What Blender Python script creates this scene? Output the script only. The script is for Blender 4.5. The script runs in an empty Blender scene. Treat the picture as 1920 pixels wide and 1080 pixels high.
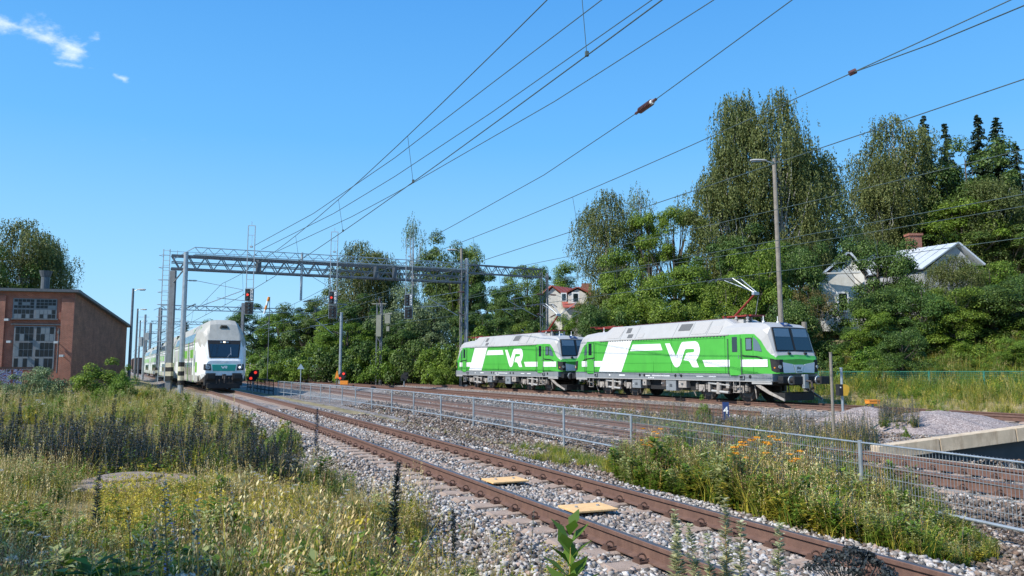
import bpy, bmesh, math, random
import numpy as np
from mathutils import Vector, Matrix
random.seed(7); rng = np.random.default_rng(7)
S = bpy.context.scene; COL = S.collection
R = math.radians

# ---------------------------------------------------------------- camera, sky, sun, exposure
FP, YH, H = 1450.0, 687.0, 1.68
PITCH = math.atan((YH-540)/FP)
cd = bpy.data.cameras.new('camera'); cam = bpy.data.objects.new('camera', cd); COL.objects.link(cam)
cam.location = (0, 0, H); cam.rotation_euler = (R(90)+PITCH, 0, 0)
cd.sensor_width = 36; cd.lens = 36*FP/1920; cd.clip_start = 0.05; cd.clip_end = 6000
S.camera = cam
SUN_TO = Vector((-0.87, -0.49, 0)).normalized(); SUN_EL = R(43)
w = bpy.data.worlds.new('World'); S.world = w; w.use_nodes = True
nt = w.node_tree; nt.nodes.clear()
N = nt.nodes.new; L = nt.links.new
out = N('ShaderNodeOutputWorld'); bg = N('ShaderNodeBackground'); sky = N('ShaderNodeTexSky')
sky.sky_type = 'NISHITA'; sky.sun_disc = False; sky.sun_elevation = SUN_EL
sky.sun_rotation = math.atan2(SUN_TO.x, SUN_TO.y)
sky.air_density = 1.0; sky.dust_density = 0.35; sky.ozone_density = 2.2; sky.altitude = 100
hs = N('ShaderNodeHueSaturation'); hs.inputs['Saturation'].default_value = 1.06; hs.inputs['Value'].default_value = 1.0
L(sky.outputs[0], hs.inputs['Color'])
tc = N('ShaderNodeTexCoord')
def vmath(op, a, b=None):
    n = N('ShaderNodeVectorMath'); n.operation = op
    L(a, n.inputs[0])
    if b is not None:
        if isinstance(b, (tuple, list)): n.inputs[1].default_value = b
        else: L(b, n.inputs[1])
    return n
def dirpix(x, y):
    a = (x-960)/FP; v = (540-y)/FP
    return Vector((a, math.cos(PITCH)-v*math.sin(PITCH), math.sin(PITCH)+v*math.cos(PITCH))).normalized()
nz = N('ShaderNodeTexNoise'); nz.inputs['Scale'].default_value = 26; nz.inputs['Detail'].default_value = 8; nz.inputs['Roughness'].default_value = .62
mp = N('ShaderNodeMapping'); mp.inputs['Rotation'].default_value = (0, R(-28), 0); mp.inputs['Scale'].default_value = (0.55, 1, 1.3)
L(tc.outputs['Generated'], mp.inputs[0]); L(mp.outputs[0], nz.inputs['Vector'])
cloud = None
for (x0, y0, x1, y1, rad, amp) in ((-60, 20, 50, 55, .026, 1), (50, 55, 140, 92, .027, 1.15), (150, 88, 185, 72, .014, .9), (105, 118, 175, 128, .010, .65), (215, 140, 232, 148, .011, .7)):
    A = dirpix(x0, y0); B = dirpix(x1, y1); M = (A+B)/2; T = (B-A); ln = T.length/2; T.normalize()
    sub = vmath('SUBTRACT', tc.outputs['Generated'], tuple(M))
    dt = vmath('DOT_PRODUCT', sub.outputs[0], tuple(T))
    cl = N('ShaderNodeMath'); cl.operation = 'MINIMUM'; L(dt.outputs['Value'], cl.inputs[0]); cl.inputs[1].default_value = ln
    cm = N('ShaderNodeMath'); cm.operation = 'MAXIMUM'; L(cl.outputs[0], cm.inputs[0]); cm.inputs[1].default_value = -ln
    sc = N('ShaderNodeVectorMath'); sc.operation = 'SCALE'; sc.inputs[0].default_value = tuple(T); L(cm.outputs[0], sc.inputs['Scale'])
    df = vmath('DISTANCE', sub.outputs[0], sc.outputs[0])
    mr = N('ShaderNodeMapRange'); mr.inputs[1].default_value = 0; mr.inputs[2].default_value = rad; mr.inputs[3].default_value = amp; mr.inputs[4].default_value = 0
    L(df.outputs['Value'], mr.inputs[0])
    if cloud is None: cloud = mr.outputs[0]
    else:
        mx = N('ShaderNodeMath'); mx.operation = 'MAXIMUM'; L(cloud, mx.inputs[0]); L(mr.outputs[0], mx.inputs[1]); cloud = mx.outputs[0]
nm_ = N('ShaderNodeMath'); nm_.operation = 'MULTIPLY'; nm_.inputs[1].default_value = 2.3; L(nz.outputs[0], nm_.inputs[0])
ad = N('ShaderNodeMath'); ad.operation = 'ADD'; L(cloud, ad.inputs[0]); L(nm_.outputs[0], ad.inputs[1])
m2 = N('ShaderNodeMapRange'); m2.interpolation_type = 'SMOOTHSTEP'; m2.inputs[1].default_value = 1.62; m2.inputs[2].default_value = 2.35; m2.inputs[4].default_value = .8
L(ad.outputs[0], m2.inputs[0])
mixc = N('ShaderNodeMixRGB'); mixc.inputs[2].default_value = (6.6, 7.3, 8.4, 1)
sxyz = N('ShaderNodeSeparateXYZ'); L(tc.outputs['Generated'], sxyz.inputs[0])
gr = N('ShaderNodeValToRGB'); L(sxyz.outputs[2], gr.inputs[0]); el = gr.color_ramp.elements
el[0].position = 0.0; el[0].color = (.42, .73, .98, 1); el[1].position = .5; el[1].color = (.065, .32, .82, 1)
e_ = el.new(.12); e_.color = (.29, .64, .98, 1); e_ = el.new(.28); e_.color = (.135, .475, .95, 1)
gs = N('ShaderNodeVectorMath'); gs.operation = 'SCALE'; gs.inputs['Scale'].default_value = 7.2; L(gr.outputs[0], gs.inputs[0])
mixs = N('ShaderNodeMixRGB'); mixs.inputs[0].default_value = .88; L(hs.outputs[0], mixs.inputs[1]); L(gs.outputs[0], mixs.inputs[2])
L(m2.outputs[0], mixc.inputs[0]); L(mixs.outputs[0], mixc.inputs[1])
L(mixc.outputs[0], bg.inputs[0]); bg.inputs[1].default_value = 0.12
L(bg.outputs[0], out.inputs[0])
sd = bpy.data.lights.new('sun', 'SUN'); so = bpy.data.objects.new('sun', sd); COL.objects.link(so)
sd.energy = 5.0; sd.angle = R(0.53); sd.color = (1, .95, .87)
sdir = Vector((SUN_TO.x*math.cos(SUN_EL), SUN_TO.y*math.cos(SUN_EL), math.sin(SUN_EL)))
so.rotation_euler = sdir.to_track_quat('Z', 'Y').to_euler(); so.location = (-20, -12, 40)
S.view_settings.view_transform = 'Standard'; S.view_settings.look = 'None'
S.view_settings.exposure = 0.40; S.view_settings.gamma = 1
S.render.resolution_x = 1024; S.render.resolution_y = 576
S.cycles.max_bounces = 6; S.cycles.transparent_max_bounces = 8

# ---------------------------------------------------------------- measuring helpers
def ray(x, y):
    a = (x-960)/FP; v = (540-y)/FP
    return Vector((a, math.cos(PITCH)-v*math.sin(PITCH), math.sin(PITCH)+v*math.cos(PITCH)))
EYE = Vector((0, 0, H))
def G(x, y, z=0.0):
    r = ray(x, y); return EYE + r*((z-H)/r.z)
def at(x, y, Y):
    r = ray(x, y); return EYE + r*(Y/r.y)
def onplane(x, y, P0, n):
    r = ray(x, y); return EYE + r*((P0-EYE).dot(n)/r.dot(n))

# ---------------------------------------------------------------- object helpers
def tag(o, label=None, cat=None, group=None, kind=None):
    if label: o['label'] = label
    if cat: o['category'] = cat
    if group: o['group'] = group
    if kind: o['kind'] = kind
    return o
def thing(name, label, cat, loc=(0, 0, 0), rz=0, group=None):
    o = bpy.data.objects.new(name, None); COL.objects.link(o)
    o.location = loc; o.rotation_euler = (0, 0, rz); o.empty_display_size = .3
    return tag(o, label, cat, group)
def copytree(o, parent=None):
    c = o.copy(); COL.objects.link(c); c.parent = parent
    for ch in list(o.children): copytree(ch, c)
    return c
class MB:
    def __init__(s): s.v = []; s.f = []; s.m = []
    def poly(s, pts, m=0):
        b = len(s.v); s.v += [tuple(p) for p in pts]; s.f.append(tuple(range(b, b+len(pts)))); s.m.append(m)
    def box(s, c, d, m=0, rz=0, mat=None):
        x, y, z = d[0]/2, d[1]/2, d[2]/2; b = len(s.v); c = Vector(c)
        M = mat or Matrix.Rotation(rz, 3, 'Z')
        for p in ((-x,-y,-z),(x,-y,-z),(x,y,-z),(-x,y,-z),(-x,-y,z),(x,-y,z),(x,y,z),(-x,y,z)):
            s.v.append(tuple(c+M@Vector(p)))
        for f in ((0,3,2,1),(4,5,6,7),(0,1,5,4),(1,2,6,5),(2,3,7,6),(3,0,4,7)):
            s.f.append(tuple(b+i for i in f)); s.m.append(m)
    def frame(s, p0, p1):
        p0 = Vector(p0); p1 = Vector(p1); d = p1-p0; l = d.length; d = d/l if l else Vector((0,0,1))
        up = Vector((0,0,1)) if abs(d.z) < .95 else Vector((0,1,0))
        a = d.cross(up).normalized(); b = a.cross(d)
        return p0, p1, d, a, b
    def beam(s, p0, p1, w, h, m=0):
        p0, p1, d, a, b = s.frame(p0, p1); k = len(s.v)
        for p in (p0, p1):
            for (i, j) in ((-1,-1),(1,-1),(1,1),(-1,1)): s.v.append(tuple(p+a*(i*w/2)+b*(j*h/2)))
        for f in ((0,1,2,3),(7,6,5,4),(0,4,5,1),(1,5,6,2),(2,6,7,3),(3,7,4,0)):
            s.f.append(tuple(k+i for i in f)); s.m.append(m)
    def cyl(s, p0, p1, r0, r1=None, n=8, m=0, caps=True):
        r1 = r0 if r1 is None else r1
        p0, p1, d, a, b = s.frame(p0, p1); k = len(s.v)
        for p, r in ((p0, r0), (p1, r1)):
            for i in range(n):
                t = 2*math.pi*i/n; s.v.append(tuple(p+a*(r*math.cos(t))+b*(r*math.sin(t))))
        for i in range(n):
            j = (i+1) % n; s.f.append((k+i, k+n+i, k+n+j, k+j)); s.m.append(m)
        if caps:
            s.f.append(tuple(k+i for i in range(n))); s.m.append(m)
            s.f.append(tuple(k+n+i for i in reversed(range(n)))); s.m.append(m)
    def tube(s, pts, r, n=5, m=0):
        rr = r if isinstance(r, (list, tuple)) else [r]*len(pts)
        for i in range(len(pts)-1): s.cyl(pts[i], pts[i+1], rr[i], rr[i+1], n, m, caps=True)
    def loft(s, rings, mats=None, cap=(True, True), close=True, m=0, capm=0):
        n = len(rings[0]); k = len(s.v)
        for r_ in rings: s.v += [tuple(p) for p in r_]
        for i in range(len(rings)-1):
            for j in range(n if close else n-1):
                q = (j+1) % n
                s.f.append((k+i*n+j, k+i*n+q, k+(i+1)*n+q, k+(i+1)*n+j)); s.m.append(mats[j] if mats else m)
        if cap[0]: s.f.append(tuple(k+i for i in reversed(range(n)))); s.m.append(capm)
        if cap[1]: s.f.append(tuple(k+(len(rings)-1)*n+i for i in range(n))); s.m.append(capm)
    def prism(s, pts, off, m=0):
        off = Vector(off); n = len(pts); k = len(s.v)
        s.v += [tuple(p) for p in pts]+[tuple(Vector(p)+off) for p in pts]
        s.f.append(tuple(k+i for i in reversed(range(n)))); s.m.append(m)
        s.f.append(tuple(k+n+i for i in range(n))); s.m.append(m)
        for i in range(n):
            j = (i+1) % n; s.f.append((k+i, k+j, k+n+j, k+n+i)); s.m.append(m)
    def build(s, name, mats, parent=None, smooth=False, bevel=0, fixn=True):
        me = bpy.data.meshes.new(name); me.from_pydata(s.v, [], s.f)
        if not isinstance(mats, (list, tuple)): mats = [mats]
        for m_ in mats: me.materials.append(m_)
        me.polygons.foreach_set('material_index', s.m)
        if fixn:
            bm = bmesh.new(); bm.from_mesh(me); bmesh.ops.recalc_face_normals(bm, faces=bm.faces); bm.to_mesh(me); bm.free()
        if smooth:
            me.polygons.foreach_set('use_smooth', [True]*len(me.polygons))
        me.update()
        o = bpy.data.objects.new(name, me); COL.objects.link(o); o.parent = parent
        if bevel:
            b = o.modifiers.new('bevel', 'BEVEL'); b.width = bevel; b.segments = 2; b.limit_method = 'ANGLE'; b.angle_limit = R(40)
        return o
def npmesh(name, V, F, M, mats, parent=None):
    """V (n,3), F (m,4) quads, M (m,) material indices -> one mesh object"""
    me = bpy.data.meshes.new(name); n, m = len(V), len(F)
    me.vertices.add(n); me.vertices.foreach_set('co', np.ascontiguousarray(V, dtype=np.float32).ravel())
    me.loops.add(m*4); me.loops.foreach_set('vertex_index', np.ascontiguousarray(F, dtype=np.int32).ravel())
    me.polygons.add(m); me.polygons.foreach_set('loop_start', np.arange(0, m*4, 4, dtype=np.int32))
    me.polygons.foreach_set('loop_total', np.full(m, 4, dtype=np.int32))
    for q in mats: me.materials.append(q)
    me.polygons.foreach_set('material_index', np.ascontiguousarray(M, dtype=np.int32))
    me.update(calc_edges=True); me.validate()
    o = bpy.data.objects.new(name, me); COL.objects.link(o); o.parent = parent
    return o

# ---------------------------------------------------------------- materials
def newmat(name):
    m = bpy.data.materials.new(name); m.use_nodes = True; t = m.node_tree
    b = t.nodes['Principled BSDF']; return m, t, b, t.nodes.new, t.links.new
def ramp(t, stops):
    r = t.nodes.new('ShaderNodeValToRGB'); e = r.color_ramp.elements
    while len(e) > 1: e.remove(e[-1])
    e[0].position = stops[0][0]; e[0].color = (*stops[0][1], 1)
    for p, c in stops[1:]:
        x = e.new(p); x.color = (*c, 1)
    return r
def paint(name, c, rough=.5, metal=0, var=.12, scale=3, bump=0, dirt=None, bscale=40, spec=.5):
    """plain surface with uneven tone, optional dirt colour and fine bump"""
    m, t, b, n, l = newmat(name)
    tcx = n('ShaderNodeTexCoord'); z = n('ShaderNodeTexNoise'); z.inputs['Scale'].default_value = scale; z.inputs['Detail'].default_value = 7; z.inputs['Roughness'].default_value = .6
    l(tcx.outputs['Object'], z.inputs['Vector'])
    lo = tuple(max(0, x*(1-var)) for x in c); hi = tuple(min(1, x*(1+var)) for x in c)
    r = ramp(t, [(.3, lo), (.7, hi)]); l(z.outputs[0], r.inputs[0]); col = r.outputs[0]
    if dirt:
        z2 = n('ShaderNodeTexNoise'); z2.inputs['Scale'].default_value = scale*.7; z2.inputs['Detail'].default_value = 10; z2.inputs['Roughness'].default_value = .7
        mpp = n('ShaderNodeMapping'); mpp.inputs['Scale'].default_value = (3, 3, .6); l(tcx.outputs['Object'], mpp.inputs[0]); l(mpp.outputs[0], z2.inputs['Vector'])
        mr = n('ShaderNodeMapRange'); mr.inputs[1].default_value = .48; mr.inputs[2].default_value = .72; mr.inputs[4].default_value = dirt[1]
        l(z2.outputs[0], mr.inputs[0]); mx = n('ShaderNodeMixRGB'); mx.inputs[2].default_value = (*dirt[0], 1)
        l(mr.outputs[0], mx.inputs[0]); l(col, mx.inputs[1]); col = mx.outputs[0]
    l(col, b.inputs['Base Color']); b.inputs['Roughness'].default_value = rough; b.inputs['Metallic'].default_value = metal
    b.inputs['Specular IOR Level'].default_value = spec
    if bump:
        z3 = n('ShaderNodeTexNoise'); z3.inputs['Scale'].default_value = bscale; z3.inputs['Detail'].default_value = 5; l(tcx.outputs['Object'], z3.inputs['Vector'])
        bp = n('ShaderNodeBump'); bp.inputs['Strength'].default_value = bump; bp.inputs['Distance'].default_value = .02
        l(z3.outputs[0], bp.inputs['Height']); l(bp.outputs[0], b.inputs['Normal'])
    return m
def emit(name, c, s):
    m, t, b, n, l = newmat(name); b.inputs['Base Color'].default_value = (*c, 1)
    b.inputs['Emission Color'].default_value = (*c, 1); b.inputs['Emission Strength'].default_value = s
    return m
def glass(name, c=(.01, .015, .02), rough=.05):
    m, t, b, n, l = newmat(name); b.inputs['Base Color'].default_value = (*c, 1); b.inputs['Roughness'].default_value = rough
    b.inputs['Specular IOR Level'].default_value = .8; b.inputs['IOR'].default_value = 1.6
    return m
def leafmat(name, stops, trans=.35, rough=.55, tint=None, var=.0):
    """foliage: every leaf its own tone, light shining through it"""
    m, t, b, n, l = newmat(name)
    ge = n('ShaderNodeNewGeometry'); r = ramp(t, stops); l(ge.outputs['Random Per Island'], r.inputs[0])
    tcx = n('ShaderNodeTexCoord'); z = n('ShaderNodeTexNoise'); z.inputs['Scale'].default_value = .35; z.inputs['Detail'].default_value = 3; l(tcx.outputs['Object'], z.inputs['Vector'])
    hsv = n('ShaderNodeHueSaturation'); mr = n('ShaderNodeMapRange'); mr.inputs[1].default_value = .3; mr.inputs[2].default_value = .7; mr.inputs[3].default_value = .78; mr.inputs[4].default_value = 1.2
    l(z.outputs[0], mr.inputs[0]); l(mr.outputs[0], hsv.inputs['Value']); l(r.outputs[0], hsv.inputs['Color'])
    oi = n('ShaderNodeObjectInfo'); mr2 = n('ShaderNodeMapRange'); mr2.inputs[3].default_value = .487; mr2.inputs[4].default_value = .512; l(oi.outputs['Random'], mr2.inputs[0]); l(mr2.outputs[0], hsv.inputs['Hue'])
    l(hsv.outputs[0], b.inputs['Base Color']); b.inputs['Roughness'].default_value = rough; b.inputs['Specular IOR Level'].default_value = .3
    tr = n('ShaderNodeBsdfTranslucent'); l(hsv.outputs[0], tr.inputs[0])
    ms = n('ShaderNodeMixShader'); ms.inputs[0].default_value = trans; l(b.outputs[0], ms.inputs[1]); l(tr.outputs[0], ms.inputs[2])
    l(ms.outputs[0], t.nodes['Material Output'].inputs[0]); return m

MT = {}
MT['steel'] = paint('galvanised_steel', (.36, .40, .43), .45, .5, .15, 4, dirt=((.14, .12, .10), .35))
MT['dsteel'] = paint('dark_steel', (.10, .11, .12), .55, .4, .2, 5)
MT['msteel'] = paint('mast_steel', (.16, .18, .20), .6, .35, .2, 4, dirt=((.14, .09, .06), .5))
MT['wood'] = paint('grey_pole', (.21, .185, .155), .85, 0, .25, 5, bump=.4, bscale=60)
MT['concrete'] = paint('concrete', (.54, .43, .30), .9, 0, .18, 3, bump=.5, dirt=((.26, .17, .10), .75), bscale=80)
MT['cover'] = paint('old_cover_concrete', (.24, .19, .16), .95, 0, .3, 4, bump=.7, dirt=((.12, .09, .06), .6), bscale=50)
MT['sleeper'] = paint('sleeper_concrete', (.33, .245, .19), .92, 0, .22, 5, bump=.5, dirt=((.16, .10, .07), .5), bscale=90)
MT['rail'] = paint('rusty_rail_side', (.128, .070, .052), .75, .1, .18, 6, bump=.2, bscale=70, dirt=((.26, .15, .10), .4))
MT['railtop'] = paint('rail_running_surface', (.20, .19, .19), .38, .85, .2, 8)
MT['railtop2'] = paint('worn_rail_top', (.14, .12, .12), .42, .6, .2, 8)
MT['clip'] = paint('rusty_clip', (.085, .045, .032), .8, .2, .3, 20)
MT['black'] = paint('black_rubber', (.012, .012, .013), .7, 0, .2, 6)
MT['under'] = paint('underframe_dirt', (.06, .05, .045), .8, .1, .35, 7, dirt=((.16, .11, .08), .6))
MT['undergrey'] = paint('bogie_grey', (.34, .31, .28), .7, .1, .2, 7, dirt=((.15, .11, .08), .7))
MT['lgrn'] = paint('green_paint', (.072, .38, .05), .3, 0, .06, 1.4, dirt=((.06, .28, .045), .5))
MT['white'] = paint('white_paint', (.74, .75, .74), .3, 0, .03, 2)
MT['roofg'] = paint('pale_grey_roof', (.37, .365, .355), .45, 0, .06, 2, dirt=((.36, .34, .31), .4))
MT['frameg'] = paint('frame_grey', (.20, .22, .235), .5, 0, .08, 3, dirt=((.13, .12, .11), .45))
MT['grille'] = paint('roof_grille', (.36, .35, .34), .6, 0, .12, 30)
MT['dgrille'] = paint('dark_grille', (.10, .10, .10), .6, 0, .3, 40)
MT['glass'] = glass('dark_glass'); MT['glassb'] = glass('side_glass', (.09, .13, .17), .08)
MT['red'] = paint('signal_red_paint', (.22, .028, .02), .55, 0, .15, 6)
MT['redlamp'] = emit('red_lamp', (.9, .05, .03), .75)
MT['lamp'] = emit('warm_lamp', (1, .9, .7), 2.0)
MT['orange'] = paint('orange_paint', (.75, .26, .03), .5, 0, .08, 6)
MT['yellow'] = paint('yellow_paint', (.62, .36, .03), .5, 0, .1, 6)
MT['board'] = paint('yellow_plastic_board', (.72, .44, .19), .7, 0, .15, 9, bump=.2, dirt=((.5, .3, .14), .4))
MT['blue'] = paint('blue_sign', (.012, .035, .13), .5, 0, .1, 6)
MT['wire'] = paint('copper_wire', (.055, .085, .085), .6, .2, .1, 5)
MT['insul'] = paint('brown_insulator', (.09, .035, .03), .35, 0, .2, 9)
MT['bark'] = paint('bark', (.09, .075, .06), .9, 0, .35, 6, bump=.6, bscale=20)
MT['birchbark'] = paint('birch_bark', (.42, .40, .37), .85, 0, .3, 5, dirt=((.05, .045, .04), .8), bump=.3)
MT['sand'] = paint('grey_gravel_fine', (.33, .29, .275), .95, 0, .25, 30, bump=1.0, bscale=60)
MT['teal'] = paint('teal_paint', (.012, .36, .27), .35, 0, .06, 3)
MT['trgrey'] = paint('train_roof_grey', (.36, .35, .31), .5, 0, .08, 2, dirt=((.22, .20, .17), .5))
MT['trwhite'] = paint('train_white', (.74, .75, .74), .35, 0, .05, 2, dirt=((.5, .48, .44), .3))
MT['trband'] = paint('train_side_grey', (.45, .45, .43), .4, 0, .05, 2)
MT['trgreen'] = paint('train_green', (.16, .42, .03), .35, 0, .05, 2)
# ---------------------------------------------------------------- the lie of the land
def X1(Y): Y = np.asarray(Y, float); return np.where(Y < 60, 5.6013-.4416*Y-.0006*Y*Y, -23.055-.5136*(Y-60))
def X2(Y): Y = np.asarray(Y, float); return np.where(Y < 60, 12.95-.4261*Y-.000472*Y*Y, -14.315-.51*(Y-60))
def X3(Y): Y = np.asarray(Y, float); return 23.83-.524*Y
def X4(Y): Y = np.asarray(Y, float); return 32.58-.5456*Y
C1, C2, C3, C4 = .905, .91, .886, .878
LINE = {1: (X1, C1), 2: (X2, C2), 3: (X3, C3), 4: (X4, C4)}
def wof(k, X, Y): f, c = LINE[k]; return (X-f(Y))*c
def sstep(a, b, x): t = np.clip((x-a)/(b-a), 0, 1); return t*t*(3-2*t)
def vnoise(X, Y, s, seed=0):
    """smooth value noise"""
    x = np.asarray(X)*s+seed*17.3; y = np.asarray(Y)*s-seed*9.1
    xi = np.floor(x).astype(int); yi = np.floor(y).astype(int); xf = x-xi; yf = y-yi
    def h(a, b): v = np.sin(a*127.1+b*311.7+seed*74.7)*43758.5453; return v-np.floor(v)
    xf = xf*xf*(3-2*xf); yf = yf*yf*(3-2*yf)
    return (h(xi, yi)*(1-xf)+h(xi+1, yi)*xf)*(1-yf)+(h(xi, yi+1)*(1-xf)+h(xi+1, yi+1)*xf)*yf
B1 = at(1640, 836, 17.2); B2 = at(1895.6, 802, 17.6); BZ0, BZ1 = B1.z, B2.z; B1.z = B2.z = 0; BD = (B2-B1); BD.normalize(); BN = Vector((BD.y, -BD.x, 0))
def pitmask(X, Y):
    s = (X-B1.x)*BN.x+(Y-B1.y)*BN.y
    return (s > .15) & (s < 5.5) & (wof(2, X, Y) > 1.75) & (wof(4, X, Y) < -2.4)
def zg(X, Y, noise=True):
    X = np.asarray(X, float); Y = np.asarray(Y, float)
    w1, w2, w3, w4 = (wof(k, X, Y) for k in (1, 2, 3, 4))
    u = -.454*X+.891*Y
    z = np.full(np.broadcast(X, Y).shape, -.42)
    left = -.05+.0*w1
    z = np.where(w1 < 0, np.maximum(z, -.34+(.34-.05)*sstep(-2.6, -5.0, w1)), z)
    z = np.where(w1 > 16, np.maximum(z, -.33), z)
    for w_ in (w1, w2, w3, w4): z = np.maximum(z, -.21-np.maximum(0, np.abs(w_)-1.7)*.28)
    far = sstep(230, 60, u)
    hill = (.45*sstep(2.5, 6, w4)+5.9*far*sstep(4, 42, w4)+4*far*sstep(36, 80, w4))
    z = np.where(w4 > 2, z+hill, z)
    if noise:
        soft = np.clip(np.maximum(sstep(-2.5, -4, w1), sstep(3, 5, w4)), 0, 1)
        z = z+(.012+soft*.10)*(vnoise(X, Y, .9, 1)-.5)*2+.02*(vnoise(X, Y, 3.1, 2)-.5)
    return z
def zg1(x, y): return float(zg(np.array([x]), np.array([y]))[0])

def spaced(*segs):
    o = []
    for a, b, st in segs: o.append(np.arange(a, b, st))
    return np.concatenate(o)
us = spaced((-60, -8, 4), (-8, 30, .3), (30, 60, .5), (60, 120, 1.5), (120, 300, 8), (300, 2600, 150))
vs = spaced((-1500, -120, 120), (-120, -30, 6), (-30, -4, .8), (-4, 33, .3), (33, 60, 1), (60, 120, 5), (120, 1500, 120))
U, V_ = np.meshgrid(us, vs, indexing='ij')
GX = -.454*U+.891*V_; GY = .891*U+.454*V_
GZ = zg(GX, GY); pm = pitmask(GX, GY); GZ = np.where(pm, -4.2, GZ)
nu, nv_ = U.shape; idx = np.arange(nu*nv_).reshape(nu, nv_)
FF = np.stack([idx[:-1, :-1], idx[1:, :-1], idx[1:, 1:], idx[:-1, 1:]], -1).reshape(-1, 4)
w1, w2, w3, w4 = (wof(k, GX, GY) for k in (1, 2, 3, 4))
zone = np.zeros_like(GX)
for w_, hw in ((w1, 3.0), (w2, 3.2), (w3, 3.2), (w4, 2.7)): zone = np.maximum(zone, sstep(hw+.25, hw-.25, np.abs(w_)))
zone = np.maximum(zone, ((w1 > 0) & (w4 < 0)) * sstep(3.4, 4.0, w1)*.82)

def ballast_nodes(t, tcx, far=False):
    n, l = t.nodes.new, t.links.new
    vo = n('ShaderNodeTexVoronoi'); vo.inputs['Scale'].default_value = 17; vo.inputs['Randomness'].default_value = 1; l(tcx.outputs['Object'], vo.inputs['Vector'])
    sx = n('ShaderNodeSeparateColor'); l(vo.outputs['Color'], sx.inputs[0])
    r = ramp(t, [(0, (.085, .078, .075)), (.25, (.20, .185, .175)), (.5, (.33, .31, .30)), (.7, (.44, .42, .41)), (.82, (.36, .27, .22)), (1, (.52, .49, .47))]); l(sx.outputs[0], r.inputs[0])
    z = n('ShaderNodeTexNoise'); z.inputs['Scale'].default_value = .5; z.inputs['Detail'].default_value = 5; l(tcx.outputs['Object'], z.inputs['Vector'])
    mr = n('ShaderNodeMapRange'); mr.inputs[1].default_value = .42; mr.inputs[2].default_value = .68; mr.inputs[4].default_value = .55; l(z.outputs[0], mr.inputs[0])
    mx = n('ShaderNodeMixRGB'); mx.inputs[2].default_value = (.17, .125, .095, 1); l(mr.outputs[0], mx.inputs[0]); l(r.outputs[0], mx.inputs[1])
    v2 = n('ShaderNodeTexVoronoi'); v2.feature = 'DISTANCE_TO_EDGE'; v2.inputs['Scale'].default_value = 17; l(tcx.outputs['Object'], v2.inputs['Vector'])
    m3 = n('ShaderNodeMapRange'); m3.inputs[2].default_value = .25; l(v2.outputs['Distance'], m3.inputs[0])
    ad = n('ShaderNodeMath'); ad.operation = 'ADD'; l(m3.outputs[0], ad.inputs[0]); l(sx.outputs[1], ad.inputs[1])
    return mx.outputs[0], ad.outputs[0]
m, t, b, n, l = newmat('ground'); tcx = n('ShaderNodeTexCoord')
bc, bh = ballast_nodes(t, tcx)
z = n('ShaderNodeTexNoise'); z.inputs['Scale'].default_value = 1.3; z.inputs['Detail'].default_value = 9; z.inputs['Roughness'].default_value = .7; l(tcx.outputs['Object'], z.inputs['Vector'])
sr = ramp(t, [(.3, (.10, .085, .05)), (.48, (.22, .18, .095)), (.6, (.30, .25, .15)), (.75, (.13, .13, .05))]); l(z.outputs[0], sr.inputs[0])
at_ = n('ShaderNodeAttribute'); at_.attribute_name = 'zone'
z2 = n('ShaderNodeTexNoise'); z2.inputs['Scale'].default_value = 5; z2.inputs['Detail'].default_value = 6; l(tcx.outputs['Object'], z2.inputs['Vector'])
a1 = n('ShaderNodeMath'); a1.operation = 'ADD'; l(at_.outputs['Fac'], a1.inputs[0]); l(z2.outputs[0], a1.inputs[1])
mr = n('ShaderNodeMapRange'); mr.inputs[1].default_value = .9; mr.inputs[2].default_value = 1.06; l(a1.outputs[0], mr.inputs[0])
mx = n('ShaderNodeMixRGB'); l(mr.outputs[0], mx.inputs[0]); l(sr.outputs[0], mx.inputs[1]); l(bc, mx.inputs[2])
l(mx.outputs[0], b.inputs['Base Color']); b.inputs['Roughness'].default_value = .95; b.inputs['Specular IOR Level'].default_value = .2
mh = n('ShaderNodeMath'); mh.operation = 'MULTIPLY'; l(bh, mh.inputs[0]); l(mr.outputs[0], mh.inputs[1])
ah = n('ShaderNodeMath'); ah.operation = 'ADD'; l(mh.outputs[0], ah.inputs[0]); l(z.outputs[0], ah.inputs[1])
bp = n('ShaderNodeBump'); bp.inputs['Strength'].default_value = .9; bp.inputs['Distance'].default_value = .035; l(ah.outputs[0], bp.inputs['Height']); l(bp.outputs[0], b.inputs['Normal'])
MT['ground'] = m
g = npmesh('ground', np.stack([GX.ravel(), GY.ravel(), GZ.ravel()], 1), FF, np.zeros(len(FF)), [m])
a = g.data.attributes.new('zone', 'FLOAT', 'POINT'); a.data.foreach_set('value', zone.ravel().astype(np.float32))
g.data.polygons.foreach_set('use_smooth', [True]*len(g.data.polygons)); tag(g, kind='structure')

# loose stones lying on the ballast
m, t, b, n, l = newmat('ballast_stone'); ge = n('ShaderNodeNewGeometry'); tcx = n('ShaderNodeTexCoord')
r = ramp(t, [(0, (.06, .054, .050)), (.22, (.165, .15, .135)), (.45, (.34, .315, .29)), (.72, (.50, .475, .445)), (.8, (.42, .31, .25)), (.88, (.20, .145, .11)), (1, (.60, .58, .56))]); l(ge.outputs['Random Per Island'], r.inputs[0])
z = n('ShaderNodeTexNoise'); z.inputs['Scale'].default_value = .55; z.inputs['Detail'].default_value = 5; l(tcx.outputs['Object'], z.inputs['Vector'])
mr = n('ShaderNodeMapRange'); mr.inputs[1].default_value = .45; mr.inputs[2].default_value = .7; mr.inputs[4].default_value = .55; l(z.outputs[0], mr.inputs[0])
mx = n('ShaderNodeMixRGB'); mx.inputs[2].default_value = (.20, .145, .11, 1); l(mr.outputs[0], mx.inputs[0]); l(r.outputs[0], mx.inputs[1])
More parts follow.
